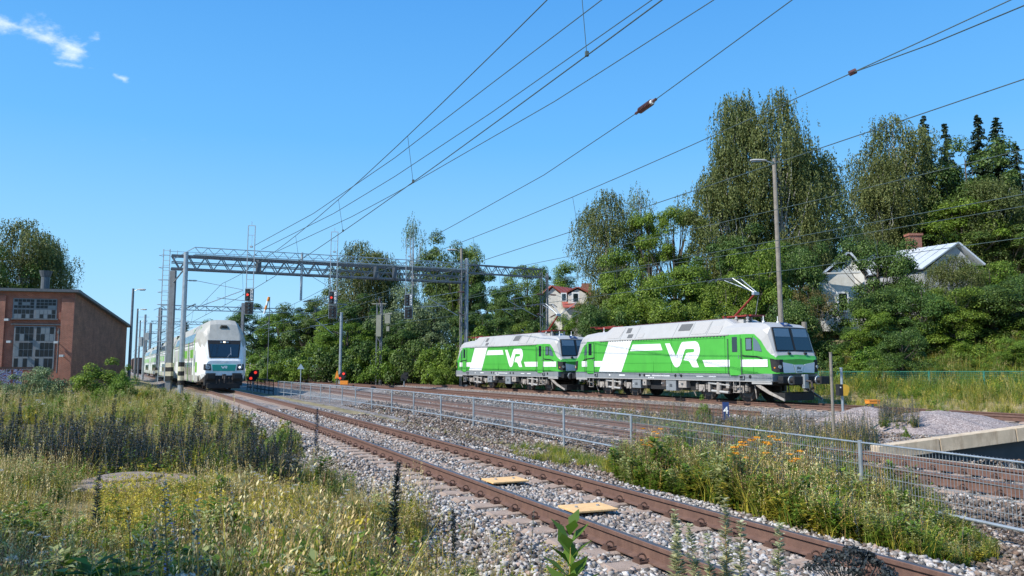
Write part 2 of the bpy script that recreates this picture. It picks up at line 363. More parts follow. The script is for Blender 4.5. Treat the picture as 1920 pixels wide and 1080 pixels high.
z3 = n('ShaderNodeTexNoise'); z3.inputs['Scale'].default_value = 60; z3.inputs['Detail'].default_value = 3; l(tcx.outputs['Object'], z3.inputs['Vector'])
hsv = n('ShaderNodeHueSaturation'); m4 = n('ShaderNodeMapRange'); m4.inputs[1].default_value = .3; m4.inputs[2].default_value = .7; m4.inputs[3].default_value = .75; m4.inputs[4].default_value = 1.2
l(z3.outputs[0], m4.inputs[0]); l(m4.outputs[0], hsv.inputs['Value']); l(mx.outputs[0], hsv.inputs['Color'])
l(hsv.outputs[0], b.inputs['Base Color']); b.inputs['Roughness'].default_value = .9
MT['stone'] = m
MT['stoneb'] = leafmat('brown_stone', [(0, (.055, .042, .035)), (.4, (.13, .10, .08)), (.7, (.22, .175, .145)), (.85, (.19, .12, .085)), (1, (.36, .33, .30))], 0, .9)
CUBE = np.array([(-1,-1,-1),(1,-1,-1),(1,1,-1),(-1,1,-1),(-1,-1,1),(1,-1,1),(1,1,1),(-1,1,1)], float)
CF = np.array([(0,3,2,1),(4,5,6,7),(0,1,5,4),(1,2,6,5),(2,3,7,6),(3,0,4,7)])
def rand_rot(n):
    q = rng.normal(size=(n, 4)); q /= np.linalg.norm(q, axis=1, keepdims=True); w_, x, y, z_ = q.T
    return np.stack([np.stack([1-2*(y*y+z_*z_), 2*(x*y-z_*w_), 2*(x*z_+y*w_)], -1), np.stack([2*(x*y+z_*w_), 1-2*(x*x+z_*z_), 2*(y*z_-x*w_)], -1), np.stack([2*(x*z_-y*w_), 2*(y*z_+x*w_), 1-2*(x*x+y*y)], -1)], 1)
def stones(X, Y, Z, s):
    n_ = len(X); V = CUBE[None]*(1+rng.uniform(-.6, .35, (n_, 8, 3))); V *= rng.uniform(.55, 1.3, (n_, 1, 3))
    V = np.einsum('nij,nkj->nki', rand_rot(n_), V)*np.array([1, 1, .8])*(s/2/1.25)[:, None, None]
    V += np.stack([X, Y, Z], 1)[:, None, :]
    F = CF[None]+(np.arange(n_)*8)[:, None, None]
    return V.reshape(-1, 3), F.reshape(-1, 4)
def scatter_on(k, n_, w0, w1_, Y0, Y1, p=1.6):
    f, c = LINE[k]; q = rng.random(n_)
    Y = (Y0**(1-p)+q*(Y1**(1-p)-Y0**(1-p)))**(1/(1-p)); w_ = rng.uniform(w0, w1_, n_)
    X = f(Y)+w_/c
    ok = (np.abs(X/np.maximum(Y, .1)) < .70); return X[ok], Y[ok], w_[ok]
allV, allF, allM, off = [], [], [], 0
SP1 = .585   # sleeper spacing
for k, n_, a0, a1_, y0, y1 in ((1, 120000, -3.0, 3.3, 4.5, 34), (1, 14000, 3.3, 6.0, 6, 30), (2, 60000, -3.1, 3.1, 8, 42), (3, 22000, -3, 3, 26, 60), (2, 12000, 2.9, 7, 15, 45)):
    X, Y, W = scatter_on(k, n_, a0, a1_, y0, y1)
    pm = pitmask(X, Y); X, Y, W = X[~pm], Y[~pm], W[~pm]
    s = rng.uniform(.032, .070, len(X))*(1+np.clip((Y-14)/40, 0, .8))
    Z = zg(X, Y)+rng.uniform(-.45, .5, len(X))*s
    inner = np.abs(W) < 1.3; near_rail = np.abs(np.abs(W)-.8) < .10
    Z = np.where(inner | (k == 1), Z-.016*(np.abs(W) < 1.5), Z); keep = ~near_rail
    # stones heap against the sleepers but leave their tops mostly clear
    f, c = LINE[k]
    X, Y, Z, s = X[keep], Y[keep], Z[keep], s[keep]
    W = W[keep]; wf1 = wof(1, X, Y); pb = np.where((wf1 > 2.5) & (wf1 < 5.6), .8, np.where(k >= 2, .62, .10))+.5*(vnoise(X, Y, .8, 33)-.5)
    brn = (rng.random(len(X)) < pb).astype(int); allM.append(np.repeat(brn, 6))
    v, f_ = stones(X, Y, Z, s); allV.append(v); allF.append(f_+off); off += len(v)
st = npmesh('ballast_stones', np.concatenate(allV), np.concatenate(allF), np.concatenate(allM), [MT['stone'], MT['stoneb']])
tag(st, 'loose grey and pinkish crushed stones covering the track beds', 'ballast', kind='stuff')

# ---------------------------------------------------------------- tracks
def track_pts(k, Y0, Y1, st, off):
    f, c = LINE[k]; Ys = spaced((Y0, Y1, st)); P = np.stack([f(Ys), Ys], 1); T = np.gradient(P, axis=0); T /= np.linalg.norm(T, axis=1, keepdims=True)
    Nn = np.stack([T[:, 1], -T[:, 0]], 1)
    return P+Nn*off, Nn
PROF = [(-.075, -.172), (.075, -.172), (.075, -.158), (.012, -.140), (.010, -.052), (.036, -.042), (.036, -.006), (.030, 0), (-.030, 0), (-.036, -.006), (-.036, -.042), (-.010, -.052), (-.012, -.140), (-.075, -.158)]
def rail(k, off, Y0, Y1, parent, top, st=1.0):
    P, Nn = track_pts(k, Y0, Y1, st, off); mb = MB(); rings = []
    for p, q in zip(P, Nn): rings.append([(p[0]+q[0]*a, p[1]+q[1]*a, z_) for a, z_ in PROF])
    mats = [0]*14; mats[7] = 1
    mb.loft(rings, mats=mats); return mb.build('rail', [MT['rail'], top], parent)
# sleeper and clip meshes
mb = MB(); prof = [(-.15, -.21), (.15, -.21), (.135, .015), (.11, .03), (-.11, .03), (-.135, .015)]
xs = [-1.3, -1.25, -.95, -.62, -.35, .35, .62, .95, 1.25, 1.3]; dz = [-.03, 0, 0, 0, -.035, -.035, 0, 0, 0, -.03]
mb.loft([[(x, a, z_-.205+(d if z_ > 0 else 0)) for a, z_ in prof] for x, d in zip(xs, dz)])
SLP = mb.build('sleeper', MT['sleeper']); COL.objects.unlink(SLP); sleeper_me = SLP.data
mb = MB()
mb.box((0, 0, .005), (.11, .14, .03)); mb.box((.035, 0, .03), (.03, .10, .04))
pts = []
for i in range(10):
    a_ = -.6+i/9*4.7; pts.append((-.005+.034*math.cos(a_), -.02+.05*i/9, .05+.030*math.sin(a_)))
mb.tube(pts, .0095, 6); mb.cyl((.0, .03, .03), (-.065, .045, .012), .010, n=6)
clip = mb.build('rail_clip', MT['clip']); COL.objects.unlink(clip); clip_me = clip.data
for k, Y0, Y1, clipY, lab, ys in ((1, 2.5, 330, 34, 'nearest railway track, rust brown rails curving from lower right to the double-deck train', 4.4),
                      (2, 2, 330, 22, 'second railway track, on the far side of the low tubular fence', 8.5),
                      (3, 29, 330, 0, 'narrow looking third track between the grey-blue weeds and the two locomotives', 20),
                      (4, 8, 330, 0, 'farthest railway track, the one carrying the two green locomotives', 22)):
    root = thing('railway_track', lab, 'railway track', (0, 0, 0), group='parallel railway tracks')
    top = MT['railtop'] if k in (2,) else MT['railtop2']
    rail(k, -.797, Y0, Y1, root, top); rail(k, .797, Y0, Y1, root, top)
    f, c = LINE[k]; Y = Y0+.1; cnt = 0; stuffV, stuffF, stuffO = [], [], 0
    sv = np.array([v.co[:] for v in sleeper_me.vertices]); sf = [tuple(p.vertices) for p in sleeper_me.polygons]
    far = MB(); pit_far = 0
    while Y < (Y1-2 if k < 3 else 150):
        p = Vector((float(f(Y)), Y, 0)); T = Vector((float(f(Y+.5)-f(Y-.5)), 1, 0)).normalized(); ang = math.atan2(-T.x, T.y)
        if Y > ys-1 and cnt < 95:
            o = bpy.data.objects.new('sleeper', sleeper_me); COL.objects.link(o); o.parent = root; o.location = (p.x, p.y, 0); o.rotation_euler = (0, 0, ang+random.uniform(-.012, .012)); cnt += 1
            if Y < clipY:
                for sx in (-1, 1):
                    for io in (-1, 1):
                        q = bpy.data.objects.new('rail_clip', clip_me); COL.objects.link(q); q.parent = o
                        q.location = (sx*.797+io*.11, 0, -.172); q.rotation_euler = (0, 0, 0 if io > 0 else math.pi)
        elif Y > ys:
            b_ = len(far.v); M = Matrix.Rotation(ang, 3, 'Z')
            far.box((p.x, p.y, -.25), (2.6, .26, .16), rz=ang)
        Y += .585*T.y
    o = far.build('sleepers', MT['sleeper'], root); o['kind'] = 'stuff'

# yellow boards lying between the rails
def board(px, py, lab, rz, s=.62):
    p = G(px, py, -.13); r_ = thing('cover_board', lab, 'board', p, rz, 'yellow boards between the rails')
    mb = MB(); mb.box((0, 0, 0), (s, s*.8, .025)); mb.build('panel', MT['board'], r_, bevel=.005)
    mb = MB()
    for x in (-.15, .15): mb.cyl((x*s/.6, .02, .012), (x*s/.6, .02, .03), .022, n=8)
    mb.build('bolt', MT['steel'], r_)
board(947, 900, 'pale yellow square board between the rails, the farther one', R(24), .62)
board(1102, 952, 'pale yellow square board between the rails, the nearer and larger one', R(22), .62)

# concrete edge beam over the dark underpass, gravel heaps
e1 = B1+BD*0; e2 = B2+BD*.0; e3 = B2+BD*9
root = thing('underpass_parapet', 'stained concrete edge beams above the dark underpass opening at the right edge', 'concrete parapet', B1)
def lp(p, z_=0): q = Vector(p)-B1; return Vector((q.x, q.y, z_))
BL = (B2-B1).length; bz = lambda t_: BZ0+(BZ1-BZ0)*t_/BL
for a, c_ in ((0, BL*.44-.012), (BL*.44+.012, BL-.012), (BL+.012, BL+7)):
    mb = MB(); p = BD*a; q = BD*c_; mb.beam((p.x, p.y, bz(a)-.15), (q.x, q.y, bz(c_)-.15), .30, .30); mb.build('edge_beam', MT['concrete'], root, bevel=.01)
mb = MB(); p = BD*0-BN*.12; q = BD*(BL+7)-BN*.12; mb.prism([(p.x, p.y, -4.4), (q.x, q.y, -4.4), (q.x, q.y, bz(BL+7)-.29), (p.x, p.y, bz(0)-.29)], BN*.1); mb.build('abutment', paint('shade_toned_concrete', (.09, .085, .08), .9), root)  # shade under the beam is put into the wall's dark colour
mb = MB(); pp = []
for Y in np.arange(12, 17.2, 1.0): pp.append((float(X2(Y)+1.9/C2)-B1.x, Y-B1.y, -.29))
for i in range(len(pp)-1): mb.beam(pp[i], pp[i+1], .16, .3)
mb.build('deck_edge', MT['concrete'], root)
def heap(name, lab, px, py, rx, ry, h, rz, mat):
    c_ = G(px, py, -.2); r_ = thing(name, lab, 'gravel heap', (c_.x, c_.y, -.34), rz, 'gravel heaps by the underpass'); k = 60; V = []; F = []
    for i in range(k+1):
        for j in range(k+1):
            x = (i/k*2-1); y = (j/k*2-1); rr = math.hypot(x, y)
            wob = 1+.25*float(vnoise(x*2+5+px, y*2, 1.3, 5)-.5)
            hh = h*max(0, 1-(rr/wob)**1.6)
            hh += (.04*float(vnoise(x*rx, y*ry, 4, 3))+.03*float(vnoise(x*rx, y*ry, 14, 4)))*min(1, hh*6)
            V.append((x*rx, y*ry, hh if hh > 0 else -.15)); 
    for i in range(k):
        for j in range(k): a_ = i*(k+1)+j; F.append((a_, a_+k+1, a_+k+2, a_+1))
    o = npmesh('heap', np.array(V), np.array(F), np.zeros(len(F)), [mat], r_); o.data.polygons.foreach_set('use_smooth', [True]*len(F)); return r_
m, t, b, n, l = newmat('pinkish_fine_gravel'); tcx = n('ShaderNodeTexCoord'); vo = n('ShaderNodeTexVoronoi'); vo.inputs['Scale'].default_value = 34; l(tcx.outputs['Object'], vo.inputs['Vector'])
sx = n('ShaderNodeSeparateColor'); l(vo.outputs['Color'], sx.inputs[0]); r = ramp(t, [(0, (.14, .105, .10)), (.4, (.29, .235, .215)), (.75, (.37, .30, .275)), (1, (.52, .45, .41))]); l(sx.outputs[0], r.inputs[0]); l(r.outputs[0], b.inputs['Base Color']); b.inputs['Roughness'].default_value = .95
bp = n('ShaderNodeBump'); bp.inputs['Strength'].default_value = 1; bp.inputs['Distance'].default_value = .03; l(sx.outputs[1], bp.inputs['Height']); l(bp.outputs[0], b.inputs['Normal']); pk = m
heap('gravel_pile', 'broad pinkish gravel heap behind the concrete parapet', 1760, 802, 3.1, 2.2, .62, R(20), pk)
heap('gravel_pile', 'smaller grey gravel heap left of the pinkish one, under the orange box', 1625, 790, 1.7, 1.7, .60, 0, pk)

# ---------------------------------------------------------------- low tube fence with wire panels
fpx = [(521.7, 715), (533, 716), (546.7, 717.5), (564, 718.5), (583, 719.5), (601.7, 720), (619, 721), (642, 723), (667, 726), (697.5, 728.5), (735, 731), (776, 735.5), (827, 741), (888, 747), (961, 755), (1057, 765), (1183, 777.5), (1612, 827), (2060, 886)]
raw = [G(x, y, .6) for x, y in fpx]
# smooth fence line as w1 offset from track 1
Ys = np.array([p.y for p in raw]); Xs = np.array([p.x for p in raw])
co = np.polyfit(Ys, Xs, 3, w=1/Ys)
def fenceX(Y): return float(np.polyval(co, Y))
FP_ = []
for p in raw:
    r = ray(*fpx[raw.index(p)]); lo, hi = 3, 90   # where the sight line meets the smooth line
    k = r.x/r.y
    for _ in range(50):
        mid = (lo+hi)/2
        if fenceX(mid)-k*mid > 0: lo = mid
        else: hi = mid
    FP_.append(Vector((fenceX(lo), lo, 0)))
fence = thing('tube_fence', 'low galvanised tube fence with wire mesh panels between the two nearest tracks', 'fence', (0, 0, 0))
def fence_run(pts, root, mat, wiremat, hh=.93, z0=-.33, r=.021):
    for i, p in enumerate(pts):
        mb = MB(); mb.cyl((p.x, p.y, z0-.25), (p.x, p.y, z0+hh+.03), .031, n=10); mb.build('post', mat, root, smooth=False)
    for i in range(len(pts)-1):
        a, c_ = pts[i], pts[i+1]
        for nm, z_ in (('top_rail', z0+hh), ('bottom_rail', z0+.17)):
            rr_ = r if a.y > 18.6 or nm[0] == 'b' else .012
            mb = MB(); mb.cyl((a.x, a.y, z_), (c_.x, c_.y, z_), rr_, n=8); mb.build(nm, mat, root)
        mb = MB(); d_ = c_-a; Ln = d_.length; nn = int(Ln/.05) if a.y < 28 else int(Ln/.1); off_ = Vector((d_.y, -d_.x, 0)).normalized()*-.027
        for j in range(1, nn):
            q = a+d_*(j/nn)+off_; mb.beam((q.x, q.y, z0+.15), (q.x, q.y, z0+hh+.02), .0045, .0045)
        for j in range(6 if a.y < 28 else 4):
            z_ = z0+.17+(hh-.17)*(j/(5 if a.y < 28 else 3)); q0 = a+off_; q1 = c_+off_; mb.beam((q0.x, q0.y, z_), (q1.x, q1.y, z_), .006, .006)
        mb.build('wire_panel', wiremat, root)
fence_run(FP_, fence, MT['steel'], MT['steel'])
for o in fence.children:
    if o.name.startswith('post'): pass
far_pts = [Vector((FP_[0].x-.45*k*1.9, FP_[0].y+.89*k*1.9, 0)) for k in range(0, 9)]
bf = thing('dark_fence', 'black painted continuation of the low fence beside the double-deck train', 'fence', (0, 0, 0))
fence_run(far_pts[1:], bf, MT['black'], MT['black'], hh=.98, r=.04)
# ---------------------------------------------------------------- locomotives
LOGO = [(460,535),(550,535),(665,765),(760,560),(775,537),(800,520),(1030,515),(1065,532),(1092,572),(1108,630),(1111,680),(1090,760),(1040,840),(1085,960),(990,962),(962,945),(940,900),(905,850),(808,838),(845,750),(858,724),(880,712),(985,705),(1010,690),(1010,660),(990,645),(860,645),(838,658),(825,690),(760,880),(730,935),(700,957),(670,962),(640,950),(615,915),(590,870)]
def logo_pts(x0, z0, k, fy, slope=1.0, flip=1):
    """the VR lettering as one outline on a side plane y = fy (x along, z up)"""
    return [(x0+flip*(a-460)*k, fy, z0-(c-535)*k*.72*slope) for a, c in LOGO]
def shell(stations):
    rings = []
    for x, hw, zb, zs, h2, z2, hr, zt in stations:
        rings.append([(x, -hw, zb), (x, -hw-.01, zb+.5), (x, -hw, zs), (x, -h2, z2), (x, -hr, zt), (x, 0, zt+.05), (x, hr, zt), (x, h2, z2), (x, hw, zs), (x, hw+.01, zb+.5), (x, hw, zb)])
    return rings
def quadpanel(mb, pts, off, m=0): mb.prism(pts, off, m)
def nx(x, k=.60): return x if x < 6.85 else 6.85+(x-6.85)*k   # the cab front is short
def make_loco():
    root = thing('locomotive', '', 'locomotive')
    half = [(5.15, 1.5, 1.35, 3.2, 1.30, 3.55, 1.02, 3.76), (6.3, 1.5, 1.35, 3.2, 1.30, 3.54, 1.02, 3.75), (6.85, 1.5, 1.35, 3.18, 1.33, 3.48, 1.05, 3.70),
            (7.5, 1.48, 1.35, 2.86, 1.37, 3.36, 1.12, 3.64), (7.98, 1.44, 1.35, 2.42, 1.36, 3.15, 1.16, 3.48), (8.28, 1.40, 1.35, 2.24, 1.33, 2.66, 1.20, 2.86),
            (8.52, 1.36, 1.35, 2.16, 1.29, 2.26, 1.22, 2.34), (8.68, 1.33, 1.35, 2.08, 1.27, 2.13, 1.2, 2.17)]
    nose = [(8.74, 1.30, 1.35, 1.98, 1.26, 2.03, 1.19, 2.08), (8.86, 1.22, 1.36, 1.88, 1.18, 1.93, 1.10, 1.97)]
    full = [(-nx(s[0], .86),)+s[1:] for s in reversed(half+nose)]+[(nx(s[0]),)+s[1:] for s in half+nose]
    rings = shell(full)
    mats = [0, 0, 1, 1, 1, 1, 1, 1, 0, 0, 0]
    mb = MB(); n = len(rings[0]); k = 0
    mb.loft(rings, mats=mats, capm=0)
    # nose ledge below the windscreen is painted green
    body = mb.build('body', [MT['lgrn'], MT['roofg']], root)
    for p in body.data.polygons:
        if p.center.x > 7.955 or p.center.x < -8.43: p.material_index = 0
    # machine room roof hood
    sec = lambda x, zt, hr, z2=3.22, h2=1.5: [(x, -h2, z2), (x, -hr, zt-.06), (x, -hr+.1, zt), (x, hr-.1, zt), (x, hr, zt-.06), (x, h2, z2)]
    mb = MB(); mb.loft([sec(-5.75, 3.62, 1.1, 3.21, 1.45), sec(-4.9, 4.02, 1.06), sec(4.6, 4.02, 1.06), sec(5.35, 3.66, 1.1, 3.21, 1.45)])
    roof = mb.build('roof', MT['roofg'], root)
    # panels on the sloping roof sides
    def rp(x0, x1, t0, t1, side, mat, nm, skew=0.0, lift=.012):
        P = lambda x, t_: (x, side*(1.5-(.44)*t_), 3.22+.74*t_)
        mb = MB(); nn = Vector((0, side*.74, .44)).normalized()*lift
        pts = [P(x0, t0), P(x1, t0), P(x1+skew, t1), P(x0+skew, t1)]
        mb.prism([Vector(p)+nn*.2 for p in pts], nn); return mb.build(nm, mat, roof)
    for sgn in (-1, 1):
        rp(-4.8, -3.7, .12, .92, sgn, MT['grille'], 'air_grille', .25)
        rp(-3.2, -2.8, .5, .88, sgn, MT['dgrille'], 'vent'); rp(-2.9, -2.45, .1, .38, sgn, MT['dgrille'], 'vent'); rp(-1.9, -1.45, .1, .38, sgn, MT['grille'], 'vent')
        rp(1.35, 2.25, .42, .9, sgn, MT['dgrille'], 'vent', .08)
        rp(2.5, 3.55, .12, .92, sgn, MT['grille'], 'air_grille', .1)
        rp(3.75, 4.55, .1, .62, sgn, MT['grille'], 'air_grille', .05)
        for x in (-3.55, -2.15, 1.1, 2.38, 3.64): rp(x, x+.025, .02, .98, sgn, MT['frameg'], 'panel_seam', .05, .006)
    mb = MB()
    for sgn in (-1, 1):
        mb.beam((-5.6, sgn*1.515, 3.20), (5.2, sgn*1.515, 3.20), .03, .05)
        for i in range(44): mb.box((-5.4+i*.24, sgn*1.53, 3.15), (.13, .02, .025), 1)
    mb.build('rain_gutter', [MT['roofg'], MT['dsteel']], root)
    # white livery
    y = -1.508-.006
    for sgn in (-1, 1):
        yy = sgn*1.512; X = (lambda v: v) if sgn < 0 else (lambda v: -v)
        def P(pts):
            mb = MB(); mb.prism([(X(a), yy, c_) for a, c_ in pts], (0, sgn*.004, 0)); mb.build('livery_stripe', MT['white'], root, fixn=False)
        P([(-4.6, 3.17), (-2.36, 3.17), (-2.52, 2.90), (-3.40, 1.36), (-5.65, 1.36)])
        P([(-2.30, 2.91), (.12, 2.90), (.29, 2.55), (-2.56, 2.54)])
        P([(3.37, 2.0), (7.2, 2.0), (7.2, 1.66), (3.55, 1.66)])
        mb = MB(); mb.prism([(X(7.19), sgn*1.502, 1.66), (X(7.58), sgn*1.455, 1.66), (X(7.58), sgn*1.455, 2.0), (X(7.19), sgn*1.502, 2.0)], (0, sgn*.012, 0)); mb.build('livery_stripe', MT['white'], root, fixn=False)
        P([(-7.5, 2.0), (-5.30, 2.0), (-5.50, 1.66), (-7.5, 1.66)])
        mb = MB(); lo = [(X(a), yy, c_) for a, _, c_ in logo_pts(.52, 2.9, .00413, yy)]
        mb.prism(lo, (0, sgn*.004, 0)); mb.build('lettering', MT['white'], root, fixn=False)
        # doors and side windows at both ends
        for e in (-1, 1):
            xc = e*(5.62 if sgn*e < 0 or True else 5.6) if e > 0 else -6.55
            d = MB(); d.box((xc, sgn*1.515, 2.22), (.72, .03, 1.94)); door = d.build('door', MT['lgrn'], root, bevel=.02)
            d = MB(); d.box((xc, sgn*1.532, 2.72), (.34, .012, .72)); d.build('door_window', MT['glass'], door, bevel=.005)
            d = MB(); d.beam((xc+.26, sgn*1.55, 2.05), (xc+.26, sgn*1.55, 2.2), .02, .04); d.build('handle', MT['steel'], door)
            for dx in (-.44, .44):
                d = MB(); d.cyl((xc+dx, sgn*1.56, 1.3), (xc+dx, sgn*1.56, 3.0), .017, n=6)
                for z_ in (1.32, 2.98): d.cyl((xc+dx, sgn*1.56, z_), (xc+dx, sgn*1.5, z_), .014, n=6)
                d.build('handrail', MT['dsteel'], root)
            xw = e*6.34
            d = MB(); d.prism([(e*6.30, sgn*1.508, 2.42), (e*6.72, sgn*1.508, 2.42), (e*6.72, sgn*1.508, 3.02), (e*6.30, sgn*1.508, 3.02)], (0, sgn*.012, 0)); wf = d.build('side_window', MT['black'], root, bevel=.004)
            d = MB(); d.prism([(e*6.35, sgn*1.521, 2.47), (e*6.67, sgn*1.521, 2.47), (e*6.67, sgn*1.521, 2.97), (e*6.35, sgn*1.521, 2.97)], (0, sgn*.006, 0)); d.build('pane', MT['glassb'], wf)
            d = MB(); d.prism([(e*6.80, sgn*1.507, 2.42), (e*7.28, sgn*1.490, 2.36), (e*7.17, sgn*1.494, 2.66), (e*7.00, sgn*1.50, 2.90), (e*6.80, sgn*1.507, 3.04)], (0, sgn*.014, 0)); d.build('side_window', MT['glassb'], root)
            d = MB(); d.tube([(e*6.1, sgn*1.54, 2.22), (e*6.2, sgn*1.57, 2.19), (e*7.05, sgn*1.55, 2.14), (e*7.32, sgn*1.53, 2.04)], .022, 6); d.build('mirror_arm', MT['black'], root)
            d = MB(); d.box((e*6.0, sgn*1.525, 1.18), (.34, .03, .2)); d.box((e*6.0, sgn*1.53, 1.17), (.2, .03, .12), 1); d.build('step_pocket', [MT['frameg'], MT['black']], root)
            d = MB()
            for dx in (-.2, .2): d.beam((xc+dx, sgn*1.45, 1.0), (xc+dx, sgn*1.45, .42), .03, .04)
            for z_ in (.45, .72): d.box((xc, sgn*1.45, z_), (.42, .12, .025))
            d.build('step_ladder', MT['undergrey'], root)
        # seams
        mb = MB()
        for x, z0, z1 in ((6.76, 1.36, 3.1), (-5.95, 1.36, 3.15), (1.0, 1.36, 3.18), (-.5, 1.36, 1.95), (4.95, 1.36, 3.18), (-7.2, 1.36, 3.0)): mb.box((X(x), sgn*1.509, (z0+z1)/2), (.012, .014, z1-z0))
        mb.box((0, sgn*1.513, 1.86), (9.9, .006, .016)); mb.box((0, sgn*1.512, 3.06), (10, .006, .014)); mb.box((0, sgn*1.512, 1.42), (14, .008, .012))
        mb.build('body_seam', paint('seam_green', (.02, .17, .018), .5) if 'seam' not in MT else MT['seam'], root)
    # grey frame with plates and markings
    mb = MB(); mb.box((-.2, 0, 1.175), (16.1, 2.94, .345)); mb.box((-.2, 0, .99), (15.9, 2.98, .035), 1)
    frame = mb.build('frame', [MT['frameg'], MT['roofg']], root)
    mb = MB(); r2 = random.Random(3)
    for sgn in (-1, 1):
        for x, wd, h in ((-3.4, .55, .07), (-1.05, .38, .05), (.62, .36, .05), (3.1, .5, .05), (4.0, .5, .05), (-4.6, .12, .1)):
            mb.box((x, sgn*1.478, 1.18), (wd, .008, h))
        x = -.62
        for ch in range(14): mb.box((x+ch*.078, sgn*1.478, 1.19), (.05, .008, .075))
        for ch in range(4): mb.box((-.95+ch*.13, sgn*1.478, 1.07), (.07, .008, .06))
    mb.build('frame_lettering', MT['white'], frame)
    mb = MB()
    for sgn in (-1, 1):
        for x in (-1.75, -1.35, 1.25, 1.7, 6.5): mb.cyl((x, sgn*1.465, 1.2), (x, sgn*1.482, 1.2), .085, n=12)
    mb.build('filler_cap', MT['black'], frame)
    # bogies
    for e in (-1, 1):
        bc = e*4.35
        bg_ = MB(); 
        for sgn in (-1, 1):
            bg_.box((bc, sgn*1.12, .72), (3.6, .16, .26)); bg_.box((bc, sgn*1.12, .50), (1.1, .16, .3))
            for dx in (-1.75, 1.75): bg_.box((bc+dx*.98, sgn*1.12, .62), (.3, .16, .3))
        bg_.box((bc, 0, .6), (.5, 2.2, .25)); bogie = bg_.build('bogie', MT['under'], root, bevel=.02)
        for dx in (-1.33, 1.33):
            wm = MB()
            for sgn in (-1, 1):
                wm.cyl((bc+dx, sgn*.70, .60), (bc+dx, sgn*.84, .60), .60, n=28); wm.cyl((bc+dx, sgn*.66, .60), (bc+dx, sgn*.70, .60), .625, n=28)
                wm.cyl((bc+dx, sgn*.84, .60), (bc+dx, sgn*.87, .60), .42, .36, n=20, m=1)
            wm.cyl((bc+dx, -.7, .6), (bc+dx, .7, .6), .09, n=10); wm.build('wheelset', [MT['under'], MT['dsteel']], bogie)
            for sgn in (-1, 1):
                ax = MB(); ax.cyl((bc+dx, sgn*.9, .60), (bc+dx, sgn*1.34, .60), .19, .15, n=12); ax.box((bc+dx, sgn*1.16, .60), (.42, .26, .34)); ax.build('axle_box', MT['undergrey'], bogie)
                for q in (-.36, .36):
                    sp = MB()
                    for i in range(4): sp.cyl((bc+dx+q, sgn*1.22, .55+i*.075), (bc+dx+q, sgn*1.22, .595+i*.075), .095, n=10)
                    sp.cyl((bc+dx+q, sgn*1.22, .5), (bc+dx+q, sgn*1.22, .9), .05, n=8); sp.build('spring', MT['undergrey'], bogie)
        for sgn in (-1, 1):
            dm = MB(); dm.cyl((bc-.75, sgn*1.34, .86), (bc+.15, sgn*1.34, .80), .055, n=8); dm.cyl((bc+.15, sgn*1.34, .80), (bc+.7, sgn*1.34, .76), .035, n=8)
            dm.cyl((bc-.55, sgn*1.33, .48), (bc+.6, sgn*1.33, .42), .06, n=8); dm.build('damper', MT['roofg'], bogie)
            dm = MB(); dm.cyl((bc-.1, sgn*1.30, .35), (bc-.05, sgn*1.30, .95), .13, n=12); dm.build('suspension_unit', MT['undergrey'], bogie)
            dm = MB(); dm.box((bc+.55, sgn*1.28, .8), (.2, .15, .35)); dm.build('bracket', MT['undergrey'], bogie); dm = MB(); dm.box((bc-.72, sgn*1.28, .68), (.16, .15, .5)); dm.build('bracket', MT['undergrey'], bogie)
            rd = MB()
            for dx in (-2.05, 2.05): rd.tube([(bc+dx, sgn*1.1, .85), (bc+dx*1.04, sgn*1.1, .45), (bc+dx*1.01, sgn*1.0, .18)], .03, 6)
            rd.build('sand_pipe', MT['undergrey'], bogie)
    # boxes under the floor
    for x, y_, wx, wz, mt in ((-2.1, -1.3, .75, .48, 'frameg'), (-1.35, -1.32, .32, .32, 'undergrey'), (.25, -1.3, .35, .35, 'under'), (.85, -1.3, .8, .55, 'frameg'), (1.75, -1.3, .6, .38, 'undergrey'),
                             (-2.0, 1.3, .8, .5, 'frameg'), (.9, 1.3, .9, .5, 'frameg')):
        mb = MB(); mb.box((x, y_, .96-wz/2), (wx, .3, wz)); s_ = -1 if y_ < 0 else 1
        mb.box((x, y_+s_*.16, .96-wz/2), (wx*.25, .02, wz*.28), 1); mb.box((x-wx*.36, y_+s_*.16, .96-wz/2), (.05, .02, .05), 2)
        mb.build('equipment_box', [MT[mt], MT['dsteel'], MT['white']], root, bevel=.015)
    mb = MB(); mb.box((0, 0, .7), (5.3, 2.3, .5)); mb.box((0, 0, .9), (15.2, 2.4, .2)); mb.build('transformer_tank', MT['black'], root)
    # ends: windscreen, headlights, buffers, coupling, plough
    for e in (-1, 1):
        kx = .60 if e > 0 else .86; fr_ = nx(8.872, kx)
        def Q(x, y_, z_): return (e*nx(x, kx), y_, z_)
        def QB(x, y_, z_): return (e*(x-(.56 if e > 0 else .15)), y_, z_)
        nn = Vector((e*1.11, 0, .29)).normalized()*.012
        def scr(y0a, y1a, t0, t1, m=0, k=1.0, mb=None):
            # windscreen plane runs from (7.80, z 3.44) to (8.50, z 2.38)
            P_ = lambda t_: (8.00+.49*t_, 3.47-1.11*t_)
            xa, za = P_(t0); xb, zb_ = P_(t1); wA = lambda yy, t_: yy*(1.13+.06*t_)
            pts = [Q(xa, wA(y0a, t0), za), Q(xa, wA(y1a, t0), za), Q(xb, wA(y1a, t1), zb_), Q(xb, wA(y0a, t1), zb_)]
            mb.prism([Vector(p)+nn*k for p in pts], nn, m)
        mb = MB(); scr(-1.0, 1.0, 0, 1, 0, 2.2, mb); ws = mb.build('windscreen', MT['black'], root)
        for y0a, y1a in ((-.96, -.06), (.06, .96)):
            mb = MB(); scr(y0a, y1a, .04, .95, 0, 3.3, mb); mb.build('pane', MT['glass'], ws)
            mb = MB(); scr(y0a+.04, y1a-.04, .06, .40, 0, 4.4, mb); mb.build('sun_blind', MT['glassb'], ws)
